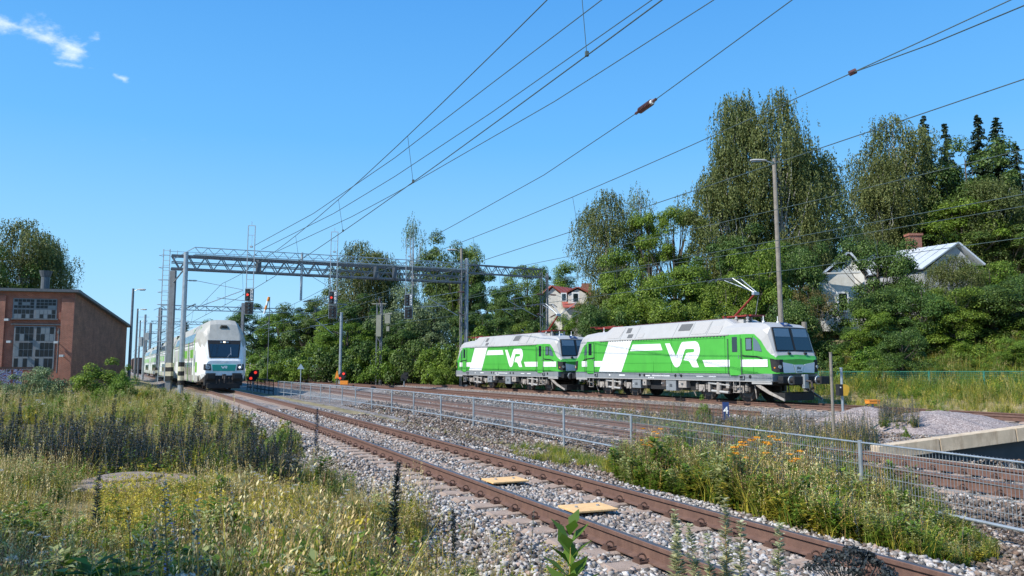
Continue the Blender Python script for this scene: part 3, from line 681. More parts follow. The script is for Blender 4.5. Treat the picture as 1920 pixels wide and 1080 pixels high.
        mb = MB(); mb.prism([Q(7.5, -.22, 3.70), Q(7.5, .22, 3.70), Q(7.97, .30, 3.54), Q(7.97, -.30, 3.54)], (e*.004, 0, .03)); lp_ = mb.build('top_light_panel', MT['blue'], root)
        mb = MB(); mb.cyl(Q(7.76, 0, 3.60), Q(7.80, 0, 3.68), .10, n=12); mb.build('top_lamp', MT['steel'], lp_)
        for yy in (-.45, .6):
            mb = MB(); mb.box(Q(8.62, yy, 2.27), (.16, .14, .09)); mb.tube([Q(8.60, yy, 2.30), Q(8.42, yy+.2, 2.62), Q(8.2, yy+.33, 3.0)], .014, 5); mb.build('wiper', MT['black'], root)
        mb = MB(); mb.prism([Q(8.872, -1.0, 1.38), Q(8.872, -.24, 1.40), Q(8.872, -.38, 1.78), Q(8.872, -1.04, 1.87)], (e*.012, 0, 0)); mb.prism([Q(8.872, 1.0, 1.38), Q(8.872, .24, 1.40), Q(8.872, .38, 1.78), Q(8.872, 1.04, 1.87)], (e*.012, 0, 0))
        mb.prism([Q(8.872, -.20, 1.38), Q(8.872, .20, 1.38), Q(8.872, .34, 1.76), Q(8.872, -.34, 1.76)], (e*.02, 0, 0)); mb.build('nose_panel', MT['white'], root)
        mb = MB(); mb.prism([(e*(fr_+.022), e*a_*-1, c_) for a_, c_ in [((p[0]-785)*.00045, 1.60-(p[1]-740)*.00030) for p in LOGO]], (e*.004, 0, 0)); mb.build('nose_lettering', MT['trdk'], root, fixn=False)
        mb = MB(); 
        for i in range(4): mb.box((e*(fr_+.024), -.12+i*.08, 1.435), (.006, .05, .06))
        mb.build('number', MT['trdk'], root)
        mb = MB(); mb.box(Q(8.80, -.36, 1.93), (.05, .52, .05)); mb.box(Q(8.80, .36, 1.93), (.05, .52, .05)); mb.build('nose_grille', MT['black'], root)
        for sgn in (-1, 1):
            mb = MB(); xs_ = [(8.25, 1.425), (8.68, 1.35), (8.76, 1.31), (8.885, 1.23), (8.89, 1.0)]
            lo = [Q(x, sgn*(y_+.012), 1.42) for x, y_ in xs_]; hi = [Q(x, sgn*(y_+.012), 2.04-(.0 if i < 1 else .05)) for i, (x, y_) in enumerate(xs_)]
            lo[0] = Q(8.36, sgn*1.42, 1.5); 
            b0 = len(mb.v); 
            for i in range(4): mb.poly([lo[i], lo[i+1], hi[i+1], hi[i]])
            hl = mb.build('headlight', MT['black'], root)
            mb = MB(); mb.cyl(Q(8.80, sgn*1.20, 1.66), Q(8.90, sgn*1.21, 1.66), .085, n=12); mb.build('lamp', MT['steel'], hl)
            mb = MB(); mb.cyl(Q(8.60, sgn*1.37, 1.62), Q(8.64, sgn*1.40, 1.62), .035, n=10); mb.build('tail_lamp', MT['redlamp'] if False else MT['orange'], hl)
            mb = MB(); mb.cyl(QB(8.75, sgn*.87, 1.06), QB(9.2, sgn*.87, 1.06), .13, n=12); mb.cyl(QB(8.9, sgn*.87, 1.06), QB(8.96, sgn*.87, 1.06), .2, n=12, m=1)
            mb.box(QB(9.30, sgn*.87, 1.06), (.10, .56, .36), 0); mb.build('buffer', [MT['black'], MT['steel']], root, bevel=.02)
        mb = MB(); mb.box(QB(8.75, 0, 1.08), (.3, 2.7, .32)); mb.box(QB(8.95, 0, 1.0), (.18, .26, .62), 1); mb.build('buffer_beam', [MT['black'], MT['steel']], root, bevel=.02)
        mb = MB(); mb.tube([QB(9.0, 0, 1.05), QB(9.3, 0, 1.0), QB(9.34, 0, .75), QB(9.22, 0, .62)], .045, 7); mb.tube([QB(8.95, .35, .95), QB(9.1, .36, .7), QB(9.08, .38, .5), QB(8.98, .42, .75)], .03, 6); mb.build('coupling_hook', MT['under'], root)
        for sgn in ((-1, 1) if e > 0 else ()):
            mb = MB(); mb.loft([[QB(x, sgn*ya, zt_), QB(x, sgn*ya, zb__), QB(x, sgn*(ya-.06), zb__), QB(x, sgn*(ya-.06), zt_)] for x, ya, zt_, zb__ in ((7.35, 1.42, .84, .80), (7.6, 1.42, .84, .66), (8.1, 1.40, .56, .42), (8.85, 1.26, .22, .13))])
            mb.build('plough_rim', MT['undergrey'], root)
        mb = MB(); mb.prism([QB(8.1, -1.1, .16), QB(8.62, -.95, .14), QB(8.7, 0, .14), QB(8.62, .95, .14), QB(8.1, 1.1, .16)], (0, 0, .34)); mb.build('snow_plough', MT['black'], root)
        for sgn in (-1, 1):
            mb = MB(); mb.box(QB(7.75, sgn*1.44, .93), (1.2, .06, .12)); mb.build('skirt', MT['roofg'], root)
        # pantograph pair: raised one at the front, folded one at the rear
        if e == 1:
            pg = MB(); pg.box((4.75, 0, 4.16), (1.9, .9, .07)); pg.box((3.75, 0, 4.14), (.5, .3, .06))
            for x in (4.0, 5.5): pg.box((x, 0, 4.16), (.12, 1.3, .07))
            pg.build('pantograph_base', MT['red'], root)
            ins = MB()
            for x in (4.0, 4.75, 5.5):
                for yy in (-.5, .5): 
                    for i in range(3): ins.cyl((x, yy, 3.76+i*.12), (x, yy, 3.82+i*.12), .08, n=10)
                    ins.cyl((x, yy, 3.70), (x, yy, 4.14), .045, n=8)
            ins.box((4.3, .1, 3.9), (.5, .4, .3)); ins.box((5.0, -.3, 3.86), (.35, .3, .24)); ins.build('insulator', MT['roofg'], root)
            pa = MB(); pa.cyl((4.15, 0, 4.2), (5.5, 0, 5.2), .06, .045, n=8); arm = pa.build('lower_arm', MT['red'], root)
            pa = MB(); pa.cyl((5.3, .25, 4.2), (5.62, .15, 5.12), .016, n=5)
            for yy in (-.28, .28): pa.cyl((5.62, yy*.35, 5.26), (4.35, yy, 6.10), .030, .022, n=6)
            pa.cyl((5.62, 0, 5.28), (3.5, 0, 6.08), .028, .02, n=6); pa.box((5.58, 0, 5.24), (.16, .34, .14)); pa.build('upper_arm', MT['steel'], root)
            ph = MB()
            for x in (3.4, 3.85): ph.tube([(x, -.98, 5.93), (x, -.72, 6.10), (x, .72, 6.10), (x, .98, 5.93)], .026, 6)
            ph.tube([(3.4, -.4, 6.1), (4.35, -.28, 6.1)], .018, 5); ph.tube([(3.4, .4, 6.1), (4.35, .28, 6.1)], .018, 5); ph.build('contact_head', MT['dsteel'], root)
        else:
            pg = MB(); pg.box((-6.6, 0, 4.05), (2.0, .8, .05)); pg.cyl((-7.4, -.3, 4.1), (-5.6, -.3, 4.14), .03, n=6); pg.cyl((-7.4, .3, 4.1), (-5.6, .3, 4.14), .03, n=6)
            for x in (-7.4, -6.95): pg.cyl((x, -.9, 4.12), (x, .9, 4.12), .03, n=6)
            for x in (-7.3, -6.6, -5.9): pg.cyl((x, 0, 3.75), (x, 0, 4.05), .05, n=8)
            pg.build('folded_pantograph', MT['red'], root)
        for yy in (-.5, .45):
            mb = MB(); mb.cyl(Q(6.5, yy, 3.76), Q(6.5, yy, 3.84), .06, n=8); mb.cyl(Q(6.5, yy, 3.84), Q(6.5, yy, 4.08), .018, n=6); mb.build('antenna', MT['white'], root)
    # roof cable run
    mb = MB(); mb.tube([(-4.6, .3, 4.02), (-4.3, .3, 4.14), (3.2, .3, 4.14), (3.6, .2, 4.1)], .025, 6)
    for x in (-4, -2.4, -.8, .8, 2.4): mb.cyl((x, .3, 4.0), (x, .3, 4.12), .045, n=8)
    mb.build('roof_cable', MT['insul'], root)
    return root
MT['trdk'] = paint('dark_lettering', (.02, .07, .06), .5); MT['seam'] = paint('seam_green', (.022, .22, .02), .5)
loco = make_loco()
d4 = Vector((.4789, -.8779, 0)); ang4 = math.atan2(d4.y, d4.x); c4 = Vector((float(X4(42.7)), 42.7, 0))
loco.location = c4; loco.rotation_euler = (0, 0, ang4)
loco['label'] = 'leading green and white electric locomotive, nearer the camera, its dark nose to the right'; loco['group'] = 'green locomotives coupled together'
loco2 = copytree(loco); loco2.location = c4-d4*18.2
loco2['label'] = 'trailing green and white electric locomotive, on the left, its nose tucked behind the leading one'

# ---------------------------------------------------------------- double-deck train
def ring_train(x, k, zt=5.0, zb=.55, m=1.0, hw=1.6):
    """cross-section scaled: k = width factor of the upper part"""
    P = [(hw*m*.98, zb), (hw*m, 1.05), (hw*m, 2.2), (hw*m, 3.38), (hw*m*.985*(.4+.6*k), 3.62), (1.40*k*m, 4.15), (1.06*k*m, 4.72), (.82*k*m, zt-.05), (.45*k, zt)]
    P = [(a, min(c_, zt)) for a, c_ in P]
    return [(x, -a, c_) for a, c_ in P]+[(x, a, c_) for a, c_ in reversed(P)]
def make_car(front):
    root = thing('double_deck_car', '', 'train car')
    Lh = 13.1; mb = MB()
    mats = [1, 0, 0, 2, 2, 2, 2, 2, 2, 2, 2, 2, 2, 2, 0, 0, 1, 1]
    rings = [ring_train(-Lh, 1), ring_train(-6, 1), ring_train(3, 1), ring_train(Lh-2.2 if front else Lh, 1)]
    if front:
        def R2(x, pts): return [(x, -a, c_) for a, c_ in pts]+[(x, a, c_) for a, c_ in reversed(pts)]
        rings.append(R2(Lh-1.1, [(1.57, .6), (1.60, 1.05), (1.60, 2.2), (1.60, 3.38), (1.57, 3.62), (1.38, 4.15), (1.06, 4.72), (.84, 4.94), (.45, 5.0)]))
        rings.append(R2(Lh-.45, [(1.50, .66), (1.56, 1.05), (1.57, 2.2), (1.56, 3.1), (1.53, 3.45), (1.34, 4.05), (1.06, 4.45), (.9, 4.60), (.5, 4.66)]))
        rings.append(R2(Lh-.05, [(1.40, .8), (1.50, 1.1), (1.50, 2.15), (1.48, 2.95), (1.45, 3.25), (1.27, 3.72), (1.1, 3.86), (1.0, 3.90), (.5, 3.93)]))
        rings.append(R2(Lh+.18, [(1.3, .95), (1.40, 1.2), (1.39, 2.0), (1.32, 2.7), (1.28, 3.0), (1.12, 3.45), (1.05, 3.50), (.98, 3.52), (.5, 3.53)]))
        rings.append(R2(Lh+.52, [(1.20, 1.02), (1.28, 1.2), (1.25, 1.95), (1.12, 2.15), (1.08, 2.18), (1.02, 2.20), (1.0, 2.21), (.95, 2.22), (.5, 2.23)]))
        rings.append(R2(Lh+.62, [(1.12, 1.06), (1.22, 1.2), (1.18, 1.85), (1.1, 1.95), (1.05, 2.0), (1.0, 2.03), (.95, 2.05), (.9, 2.06), (.5, 2.07)]))
    mb.loft(rings, mats=mats, capm=0)
    body = mb.build('body', [MT['trwhite'], MT['trgrey'], MT['trgrey']], root, smooth=False)
    if front:
        for p in body.data.polygons:
            if p.center.x > Lh+.05: p.material_index = (0 if p.center.z < 3.32 else 1) if p.center.z > .9 else 1
    # sides: grey bands, green stripes, window rows
    for sgn in (-1, 1):
        y = sgn*1.603
        mb = MB(); mb.box((-.9 if front else 0, y, 2.62), (21.6 if front else 25.8, .006, 1.0)); mb.build('side_band', MT['trband'], root)
        for x in ((-11.6, -5.9, 4.3, 9.3) if front else (-11.2, -5.5, 5.5, 11.2)):
            mb = MB(); mb.box((x, y+sgn*.006, 2.05), (.34, .008, 3.0)); mb.build('green_stripe', MT['trgreen'], root); mb = MB()
            mb.prism([(x-.17, sgn*1.609, 3.55), (x+.17, sgn*1.609, 3.55), (x+.17, sgn*1.14, 4.62), (x-.17, sgn*1.14, 4.62)], (0, sgn*.012, .012)); mb.build('green_stripe', MT['trgreen'], root)
        for x0, x1 in (((-4.9, -2.2), (.6, 3.4), (6.2, 8.6)) if front else ((-4.5, -1.5), (1.0, 4.5), (6.4, 8.8), (-9.8, -7))):
            mb = MB(); mb.box(((x0+x1)/2, y+sgn*.005, 2.62), (x1-x0, .008, .62)); mb.build('green_panel', MT['trgreen'], root)
        if front: mb = MB(); mb.box((10.9, y+sgn*.005, 1.62), (1.9, .008, .72)); mb.build('green_panel', MT['trgreen'], root)
        for row, z0, z1, x0, x1, st, wd in (('lower', 1.0, 2.02, -4.8, 8.2, 1.32, .95), ('upper', 3.5, 4.12, -10.4, 8.2, 1.05, .86)):
            x = x0
            while x < x1:
                mb = MB()
                if row == 'lower': mb.box((x+.4, y+sgn*.006, 1.52), (wd, .014, .92))
                else:
                    mb.prism([(x, sgn*1.606, 3.50), (x+wd, sgn*1.606, 3.50), (x+wd, sgn*1.42, 4.13), (x, sgn*1.42, 4.13)], (0, sgn*.018, .010))
                mb.build('window', MT['glassb'] if row == 'upper' else MT['glass'], root); x += st
        for x in ((-10.2, 9.95) if front else (-9.7, 9.7)):
            mb = MB(); mb.box((x, y+sgn*.007, 1.75), (1.3, .012, 2.15)); dr = mb.build('door', MT['trband'], root)
            mb = MB(); mb.box((x, y+sgn*.016, 2.1), (.5, .012, .8)); mb.build('pane', MT['glass'], dr)
        mb = MB(); mb.box((0, y, .83), (25.4, .012, .4)); mb.build('skirt', MT['trgrey'], root)
        mb = MB(); mb.box((-.9 if front else 0, sgn*1.605, 3.3), (21 if front else 25.6, .01, .10)); mb.build('waist_line', MT['frameg'], root)
    for e in (-1, 1):
        bg_ = MB(); bc = e*9.6
        for sgn in (-1, 1): bg_.box((bc, sgn*1.15, .55), (3.4, .16, .3))
        bg_.box((bc, 0, .55), (2, 2.2, .3)); bogie = bg_.build('bogie', MT['black'], root)
        for dx in (-1.25, 1.25):
            wm = MB()
            for sgn in (-1, 1): wm.cyl((bc+dx, sgn*.70, .46), (bc+dx, sgn*.84, .46), .46, n=24)
            wm.cyl((bc+dx, -.7, .46), (bc+dx, .7, .46), .08, n=8); wm.build('wheelset', MT['under'], bogie)
    mb = MB(); mb.box((-13.25, 0, 2.7), (.35, 2.6, 4.0)); mb.build('gangway', MT['black'], root)
    if front:
        X0 = Lh
        nn = Vector((1.3, 0, .34)).normalized()*.015
        def P(y_, z_):
            x = X0+.18+(3.53-z_)*.262 if z_ < 3.53 else X0-.05+(3.92-z_)*.59
            return Vector((x, y_, z_))
        mb = MB(); pts = [P(-1.10, 3.50), P(1.10, 3.50), P(1.05, 2.9), P(.97, 2.27), P(-.97, 2.27), P(-1.05, 2.9)]
        mb.prism([p+nn for p in pts], nn); ws = mb.build('windscreen', MT['black'], root)
        mb = MB(); pts = [P(-1.0, 3.22), P(1.0, 3.22), P(.89, 2.34), P(-.89, 2.34)]; mb.prism([p+nn*2.2 for p in pts], nn*.6); mb.build('pane', MT['glass'], ws)
        mb = MB(); mb.box(P(0, 3.37)+nn*2.4, (.06, .12, .09)); mb.build('centre_lamp', MT['lamp'], ws)
        mb = MB(); 
        for yy in (-.2, .2): mb.box(P(yy, 3.36)+nn*2.4, (.05, .16, .10))
        mb.build('marker_lamp', MT['steel'], ws)
        mb = MB(); mb.tube([P(.2, 2.3)+nn*3, P(.45, 2.62)+nn*4], .013, 5); mb.tube([P(.45, 2.45)+nn*4, P(.42, 3.0)+nn*3.4], .02, 5); mb.build('wiper', MT['steel'], ws)
        # forehead vent
        mb = MB()
        for i in range(4):
            zz = 4.40+i*.06; xx = X0-.45+(4.66-zz)*.54; mb.box((xx+.05, 0, zz), (.06, .58-.06*i, .035))
        mb.build('roof_vent', MT['black'], root)
        mb = MB(); mb.prism([(X0+.59, -.72, 1.36), (X0+.59, .72, 1.36), (X0+.60, .80, 1.80), (X0+.60, -.80, 1.80)], (.06, 0, 0)); tp = mb.build('teal_panel', MT['teal'], root, bevel=.01)
        mb = MB(); mb.prism([(X0+.655, -(a_-0), c_) for a_, c_ in [((p[0]-785)*-.00065, 1.62-(p[1]-740)*.00042) for p in LOGO]], (.006, 0, 0)); mb.build('lettering', MT['white'], tp, fixn=False)
        mb = MB(); mb.tube([(X0+.60, -.5, 1.95), (X0+.62, -.1, 1.88), (X0+.62, .1, 2.0), (X0+.60, .5, 1.9)], .012, 5); mb.build('wing_emblem', MT['trgrey'], root)
        for sgn in (-1, 1):
            mb = MB(); pts = [(X0+.655, sgn*.84, 1.40), (X0+.65, sgn*.88, 1.82), (X0+.61, sgn*1.21, 1.84), (X0+.45, sgn*1.33, 1.84), (X0+.47, sgn*1.335, 1.45), (X0+.635, sgn*1.235, 1.42)]
            for (i, j, k_, l_) in ((0, 1, 2, 5), (5, 2, 3, 4)): mb.poly([pts[i], pts[j], pts[k_], pts[l_]])
            hl = mb.build('headlight', MT['black'], root)
            mb = MB(); mb.cyl((X0+.60, sgn*1.06, 1.62), (X0+.67, sgn*1.06, 1.62), .15, n=14); mb.build('reflector', MT['steel'], hl)
            mb = MB(); mb.cyl((X0+.67, sgn*1.03, 1.62), (X0+.685, sgn*1.03, 1.62), .06, n=12); mb.build('lamp', MT['lamp'] if sgn > 0 else MT['glassb'], hl)
            mb = MB(); mb.box((X0+.45, sgn*.86, .98), (.6, .62, .48)); mb.cyl((X0+.7, sgn*.86, 1.0), (X0+.95, sgn*.86, 1.0), .10, n=10); mb.box((X0+.98, sgn*.86, 1.0), (.06, .5, .34)); mb.build('buffer', MT['black'], root, bevel=.03)
        mb = MB(); mb.box((X0+.3, 0, .72), (.6, 2.5, .75)); mb.box((X0+.5, 0, .35), (.3, 2.2, .4)); mb.build('bumper', MT['black'], root, bevel=.05)
        mb = MB(); mb.box((X0+.85, 0, 1.0), (.3, .22, .3)); mb.tube([(X0+1.0, 0, 1.0), (X0+1.1, 0, .8), (X0+1.02, 0, .55)], .04, 6)
        for yy in (-.5, -.3, .35, .55): mb.tube([(X0+.6, yy, .95), (X0+.8, yy, .7), (X0+.78, yy*.95, .5)], .025, 5)
        mb.build('coupling', MT['under'], root)
    return root
def place_car(o, Yc, lab):
    x = float(X1(Yc)); T = Vector((float(X1(Yc-12)-X1(Yc+12)), -24, 0)).normalized()
    o.location = (float(X1(Yc+9)+X1(Yc-9))/2, Yc, 0); o.rotation_euler = (0, 0, math.atan2(T.y, T.x)); o['label'] = lab
car1 = make_car(True); car1['group'] = 'double-deck train cars'
place_car(car1, 66.3, 'driving end of the white, green and grey double-deck train, headlights facing the camera')
car2 = make_car(False); car2['group'] = 'double-deck train cars'
place_car(car2, 66.3+.89*26.9, 'second double-deck car, directly behind the driving end')
c3 = copytree(car2); place_car(c3, 66.3+.888*26.8*2, 'third double-deck car from the front, mostly hidden behind the posts')
c3 = copytree(car2); place_car(c3, 66.3+.887*26.8*3, 'last visible double-deck car, farthest along the left track')
# ---------------------------------------------------------------- brick engine shed
def brickmat(name, c1, c2, mort, sc=1.0):
    m, t, b, n, l = newmat(name); tcx = n('ShaderNodeTexCoord'); sp = n('ShaderNodeSeparateXYZ'); l(tcx.outputs['Object'], sp.inputs[0])
    ad = n('ShaderNodeMath'); ad.operation = 'ADD'; l(sp.outputs[0], ad.inputs[0]); l(sp.outputs[1], ad.inputs[1])
    cb = n('ShaderNodeCombineXYZ'); l(ad.outputs[0], cb.inputs[0]); l(sp.outputs[2], cb.inputs[1])
    br = n('ShaderNodeTexBrick'); br.inputs['Scale'].default_value = 1/sc; br.inputs['Brick Width'].default_value = .27; br.inputs['Row Height'].default_value = .085; br.inputs['Mortar Size'].default_value = .012
    br.inputs['Color1'].default_value = (*c1, 1); br.inputs['Color2'].default_value = (*c2, 1); br.inputs['Mortar'].default_value = (*mort, 1); br.inputs['Bias'].default_value = 0; l(cb.outputs[0], br.inputs['Vector'])
    z = n('ShaderNodeTexNoise'); z.inputs['Scale'].default_value = .9; z.inputs['Detail'].default_value = 9; z.inputs['Roughness'].default_value = .7; l(tcx.outputs['Object'], z.inputs['Vector'])
    hsv = n('ShaderNodeHueSaturation'); mr = n('ShaderNodeMapRange'); mr.inputs[1].default_value = .3; mr.inputs[2].default_value = .72; mr.inputs[3].default_value = .6; mr.inputs[4].default_value = 1.3; l(z.outputs[0], mr.inputs[0])
    l(mr.outputs[0], hsv.inputs['Value']); l(br.outputs[0], hsv.inputs['Color']); l(hsv.outputs[0], b.inputs['Base Color']); b.inputs['Roughness'].default_value = .92
    bp = n('ShaderNodeBump'); bp.inputs['Strength'].default_value = .6; bp.inputs['Distance'].default_value = .03; l(br.outputs['Fac'], bp.inputs['Height']); bp.invert = True; l(bp.outputs[0], b.inputs['Normal'])
    return m
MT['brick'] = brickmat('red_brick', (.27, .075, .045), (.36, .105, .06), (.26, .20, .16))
MT['brickshade'] = brickmat('shade_toned_brick', (.17, .065, .038), (.27, .115, .06), (.22, .16, .12))  # same brick for the side wall, its shade painted in as darker tones
SC = Vector((-37.2, 65.6, 0)); sa = R(15.0)
E1 = Vector((-math.cos(sa), -math.sin(sa), 0)); E2 = Vector((-math.sin(sa), math.cos(sa), 0)); SN = -E2
shed = thing('engine_shed', 'low red brick engine shed with sloping roof and tall glazed doors', 'building', SC)
def fac(px, py):
    p = onplane(px, py, SC, SN)-SC; return p.dot(E1), p.z
def FW(a, z_, d=0.0): q = E1*a-E2*d; return Vector((q.x, q.y, z_))   # d = how far it stands out
ZT = fac(137, 549)[1]; back = 20.6
zb_ = (687-613)*85.3/FP+H
mb = MB()
q = lambda a, z_, b_: Vector((E1*a+E2*b_).to_tuple()[:2]+(z_,))
WL = 16
mb.poly([FW(0, -.5), FW(WL, -.5), FW(WL, ZT), FW(0, ZT)])
mb.build('front_wall', MT['brick'], shed)
mb = MB(); mb.prism([q(0.02, -.5, .02), q(.02, -.5, back), q(.02, zb_, back), q(.02, ZT, .02)], E1*.4); mb.build('side_wall', MT['brickshade'], shed)
mb = MB(); a_, z_ = fac(118, 560); p0 = FW(0, -.5, 0); mb.prism([FW(-.03, -.5, 0), FW(a_, -.5, 0), FW(a_, ZT-.5, 0), FW(-.03, ZT-.5, 0)], -E2*.22)
mb.build('corner_pier', MT['brick'], shed)
mb = MB(); a0, _ = fac(10, 600); mb.prism([FW(a0, -.5, 0), FW(a0+1.1, -.5, 0), FW(a0+1.1, ZT-.35, 0), FW(a0, ZT-.35, 0)], -E2*.22); mb.build('pier', MT['brick'], shed)
mb = MB(); mb.prism([q(-.35, ZT+.02, -.45), q(WL, ZT+.02, -.45), q(WL, ZT+.25, -.45), q(-.35, ZT+.25, -.45)], E2*.5)
mb.prism([q(-.35, ZT+.02, .0), q(-.35, zb_-.06, back+.5), q(-.35, zb_+.16, back+.5), q(-.35, ZT+.25, .0)], E1*WL); mb.build('roof', MT['dsteel'], shed)
def winframe(name, x0, y0, x1, y1, cols, rows, lab=None, frame='msteel', pane='glass', fr=.07, bars=.042):
    a0, z1 = fac(x1, y0); a1, z0 = fac(x0, y1); 
    mb = MB(); mb.prism([FW(a0, z0, .01), FW(a1, z0, .01), FW(a1, z1, .01), FW(a0, z1, .01)], -E2*.03); f_ = mb.build(name, MT[frame], shed)
    cw = (a1-a0)/len(cols)
    for ci, nc in enumerate(cols):
        for ri, nr in enumerate(rows):
            xa = a0+cw*ci+fr; xb = a0+cw*(ci+1)-fr; tot = sum(r_[0] for r_ in rows); za = z1-(z1-z0)*sum(r_[0] for r_ in rows[:ri+1])/tot+fr*.6; zb2 = z1-(z1-z0)*sum(r_[0] for r_ in rows[:ri])/tot-fr*.6
            mb = MB()
            for i in range(nc):
                for j in range(rows[ri][1]):
                    dx = (xb-xa)/nc; dz_ = (zb2-za)/rows[ri][1]
                    mb.prism([FW(xa+i*dx+bars/2, za+j*dz_+bars/2, .042), FW(xa+(i+1)*dx-bars/2, za+j*dz_+bars/2, .042), FW(xa+(i+1)*dx-bars/2, za+(j+1)*dz_-bars/2, .042), FW(xa+i*dx+bars/2, za+(j+1)*dz_-bars/2, .042)], -E2*.008, m=1 if random.random() < .26 else 0)
            mb.build('pane', [MT['shedpane'], MT['glassb2']], f_)
    return f_
MT['glassb2'] = glass('painted_reflection_glass', (.10, .12, .14), .35); MT['shedpane'] = paint('dark_old_pane', (.014, .017, .019), .35, 0, .3, 3, spec=.3)  # lighter panes carry a sky reflection in their base colour
winframe('window', 23, 561, 108, 598, (5, 5), ((1, 3), (1, 2)), frame='msteel')
winframe('glazed_door', 22, 612, 105, 693, (4, 4), ((1.3, 2), (1.3, 2), (1, 1)), frame='msteel', fr=.10)
mb = MB(); a0, z0 = fac(110, 599); a1, _ = fac(22, 599); mb.beam(FW(a0, z0, .12), FW(a1, z0, .12), .2, .12); a0, z0 = fac(118, 609); mb.beam(FW(a0, z0, .06), FW(a1, z0, .06), .12, .10, 0); mb.build('lintel', MT['dsteel'], shed)
mb = MB(); a0, z0 = fac(112, 616); _, z1 = fac(112, 700); mb.cyl(FW(a0, z0, .12), FW(a0, z1, .12), .06, n=8); mb.cyl(FW(a0, z0-.2, .12), FW(a0, z0-.45, .12), .13, n=10); mb.build('downpipe', MT['dsteel'], shed)
for px, py in ((15, 599), (19, 640), (107, 641), (117, 666)):
    a0, z0 = fac(px, py); mb = MB(); mb.cyl(FW(a0, z0, 0), FW(a0-.1, z0, .5), .04, n=6); mb.box(FW(a0-.1, z0-.05, .55), (.35, .2, .18)); mb.build('wall_lamp', MT['steel'], shed)
mb = MB(); p = at(84, 545, 72)-SC; p1 = at(84, 508, 72)-SC; mb.cyl((p.x, p.y, p.z-1), (p.x, p.y, p1.z-.3), .36, n=14); mb.cyl((p.x, p.y, p1.z-.55), (p.x, p.y, p1.z), .40, .56, n=14); mb.build('flue', MT['dsteel'], shed)
m, t, b, n, l = newmat('graffiti'); tcx = n('ShaderNodeTexCoord'); vo = n('ShaderNodeTexNoise'); vo.inputs['Scale'].default_value = 1.9; vo.inputs['Detail'].default_value = 2.5; vo.inputs['Distortion'].default_value = 2.2; l(tcx.outputs['Object'], vo.inputs['Vector'])
r = ramp(t, [(.0, (.10, .08, .07)), (.38, (.35, .33, .33)), (.42, (.10, .10, .35)), (.47, (.55, .55, .6)), (.52, (.35, .06, .10)), (.56, (.07, .05, .06)), (.62, (.5, .5, .52)), (.7, (.12, .10, .10))]); r.color_ramp.interpolation = 'CONSTANT'
l(vo.outputs[0], r.inputs[0]); l(r.outputs[0], b.inputs['Base Color']); b.inputs['Roughness'].default_value = .8; MT['graffiti'] = m
gw = thing('graffiti_wall', 'low wall covered in red, blue and white graffiti below the shed doors', 'wall', at(0, 700, 60).to_tuple()[:2]+(0,))
mb = MB(); p0 = at(-60, 700, 59.5)-gw.location; p1 = at(21, 700, 61)-gw.location; mb.beam((p0.x, p0.y, .6), (p1.x, p1.y, .6), .25, 1.8); mb.build('panel', MT['graffiti'], gw)
mb = MB(); p0 = at(25, 700, 61)-gw.location; p1 = at(42, 700, 61.4)-gw.location; mb.beam((p0.x, p0.y, .6), (p1.x, p1.y, .6), .25, 1.8); mb.build('panel', MT['graffiti'], gw)
mb = MB(); p0 = at(-60, 700, 59.5)-gw.location; p1 = at(62, 700, 61.8)-gw.location; mb.beam((p0.x, p0.y, 1.56), (p1.x, p1.y, 1.56), .45, .14); mb.build('coping', MT['rail'], gw)

# ---------------------------------------------------------------- houses on the hill
MT['tin'] = paint('pale_tin_roof', (.50, .53, .56), .4, .2, .08, 1.5, dirt=((.34, .34, .33), .3))
MT['redtin'] = paint('red_tin_roof', (.36, .09, .06), .5, 0, .12, 1.5)
MT['siding'] = paint('white_siding', (.62, .60, .54), .7, 0, .08, 2, dirt=((.4, .36, .3), .4))
MT['greyside'] = paint('grey_boards', (.30, .31, .32), .8, 0, .15, 2.5)
def gable(root, A, M_, B, run, zbase, wallm, roofm, name='', over=.35, seams=0):
    """gable end A (left eave) - M (ridge) - B (right eave), extruded along run"""
    A, M_, B, run = Vector(A), Vector(M_), Vector(B), Vector(run)
    ins = lambda p: p
    down = Vector((0, 0, -.18)); rd = run.normalized()
    mb = MB(); A2, M2, B2_ = A+rd*over, M_+rd*over, B+rd*over; a_in = A2.lerp(B2_, .07); b_in = B2_.lerp(A2, .07)
    base = lambda p: Vector((p.x, p.y, zbase))
    end = run-rd*over*2
    for off_ in (Vector((0, 0, 0)), end):
        mb.poly([base(a_in)+off_, base(b_in)+off_, b_in+down+off_, M2+down+off_, a_in+down+off_])
    mb.poly([base(a_in), base(a_in)+end, a_in+down+end, a_in+down]); mb.poly([base(b_in), base(b_in)+end, b_in+down+end, b_in+down])
    wl = mb.build('wall', wallm, root, fixn=True)
    mb = MB()
    for P_, Q_ in ((A, M_), (B, M_)):
        nrm = (Q_-P_).cross(run).normalized(); nrm = nrm if nrm.z > 0 else -nrm
        mb.prism([P_, Q_, Q_+run, P_+run], nrm*.10)
        if seams:
            for i in range(seams+1):
                o_ = run*(i/seams); mb.beam(P_+o_+nrm*.13, Q_+o_+nrm*.13, .05, .05)
    rf = mb.build('roof', roofm, root); return wl, rf
hh = thing('hill_house', 'old wooden house with pale tin roof and brick chimney, half hidden by hill trees', 'house', (0, 0, 0))
A, M_, B = at(1731, 505, 66), at(1798, 456, 66.3), at(1847, 497, 66)
run = at(1640, 471, 73.5)-M_; run.z = 0
wl, rf = gable(hh, A, M_, B, run, 5.0, MT['greyside'], MT['tin'], seams=9)
mb = MB(); p = at(1714, 470, 70.5); mb.box((p.x, p.y, p.z+.2), (1.1, .8, 2.6)); mb.box((p.x, p.y, p.z+1.45), (1.3, 1.0, .2)); mb.build('chimney', MT['brick'], rf)
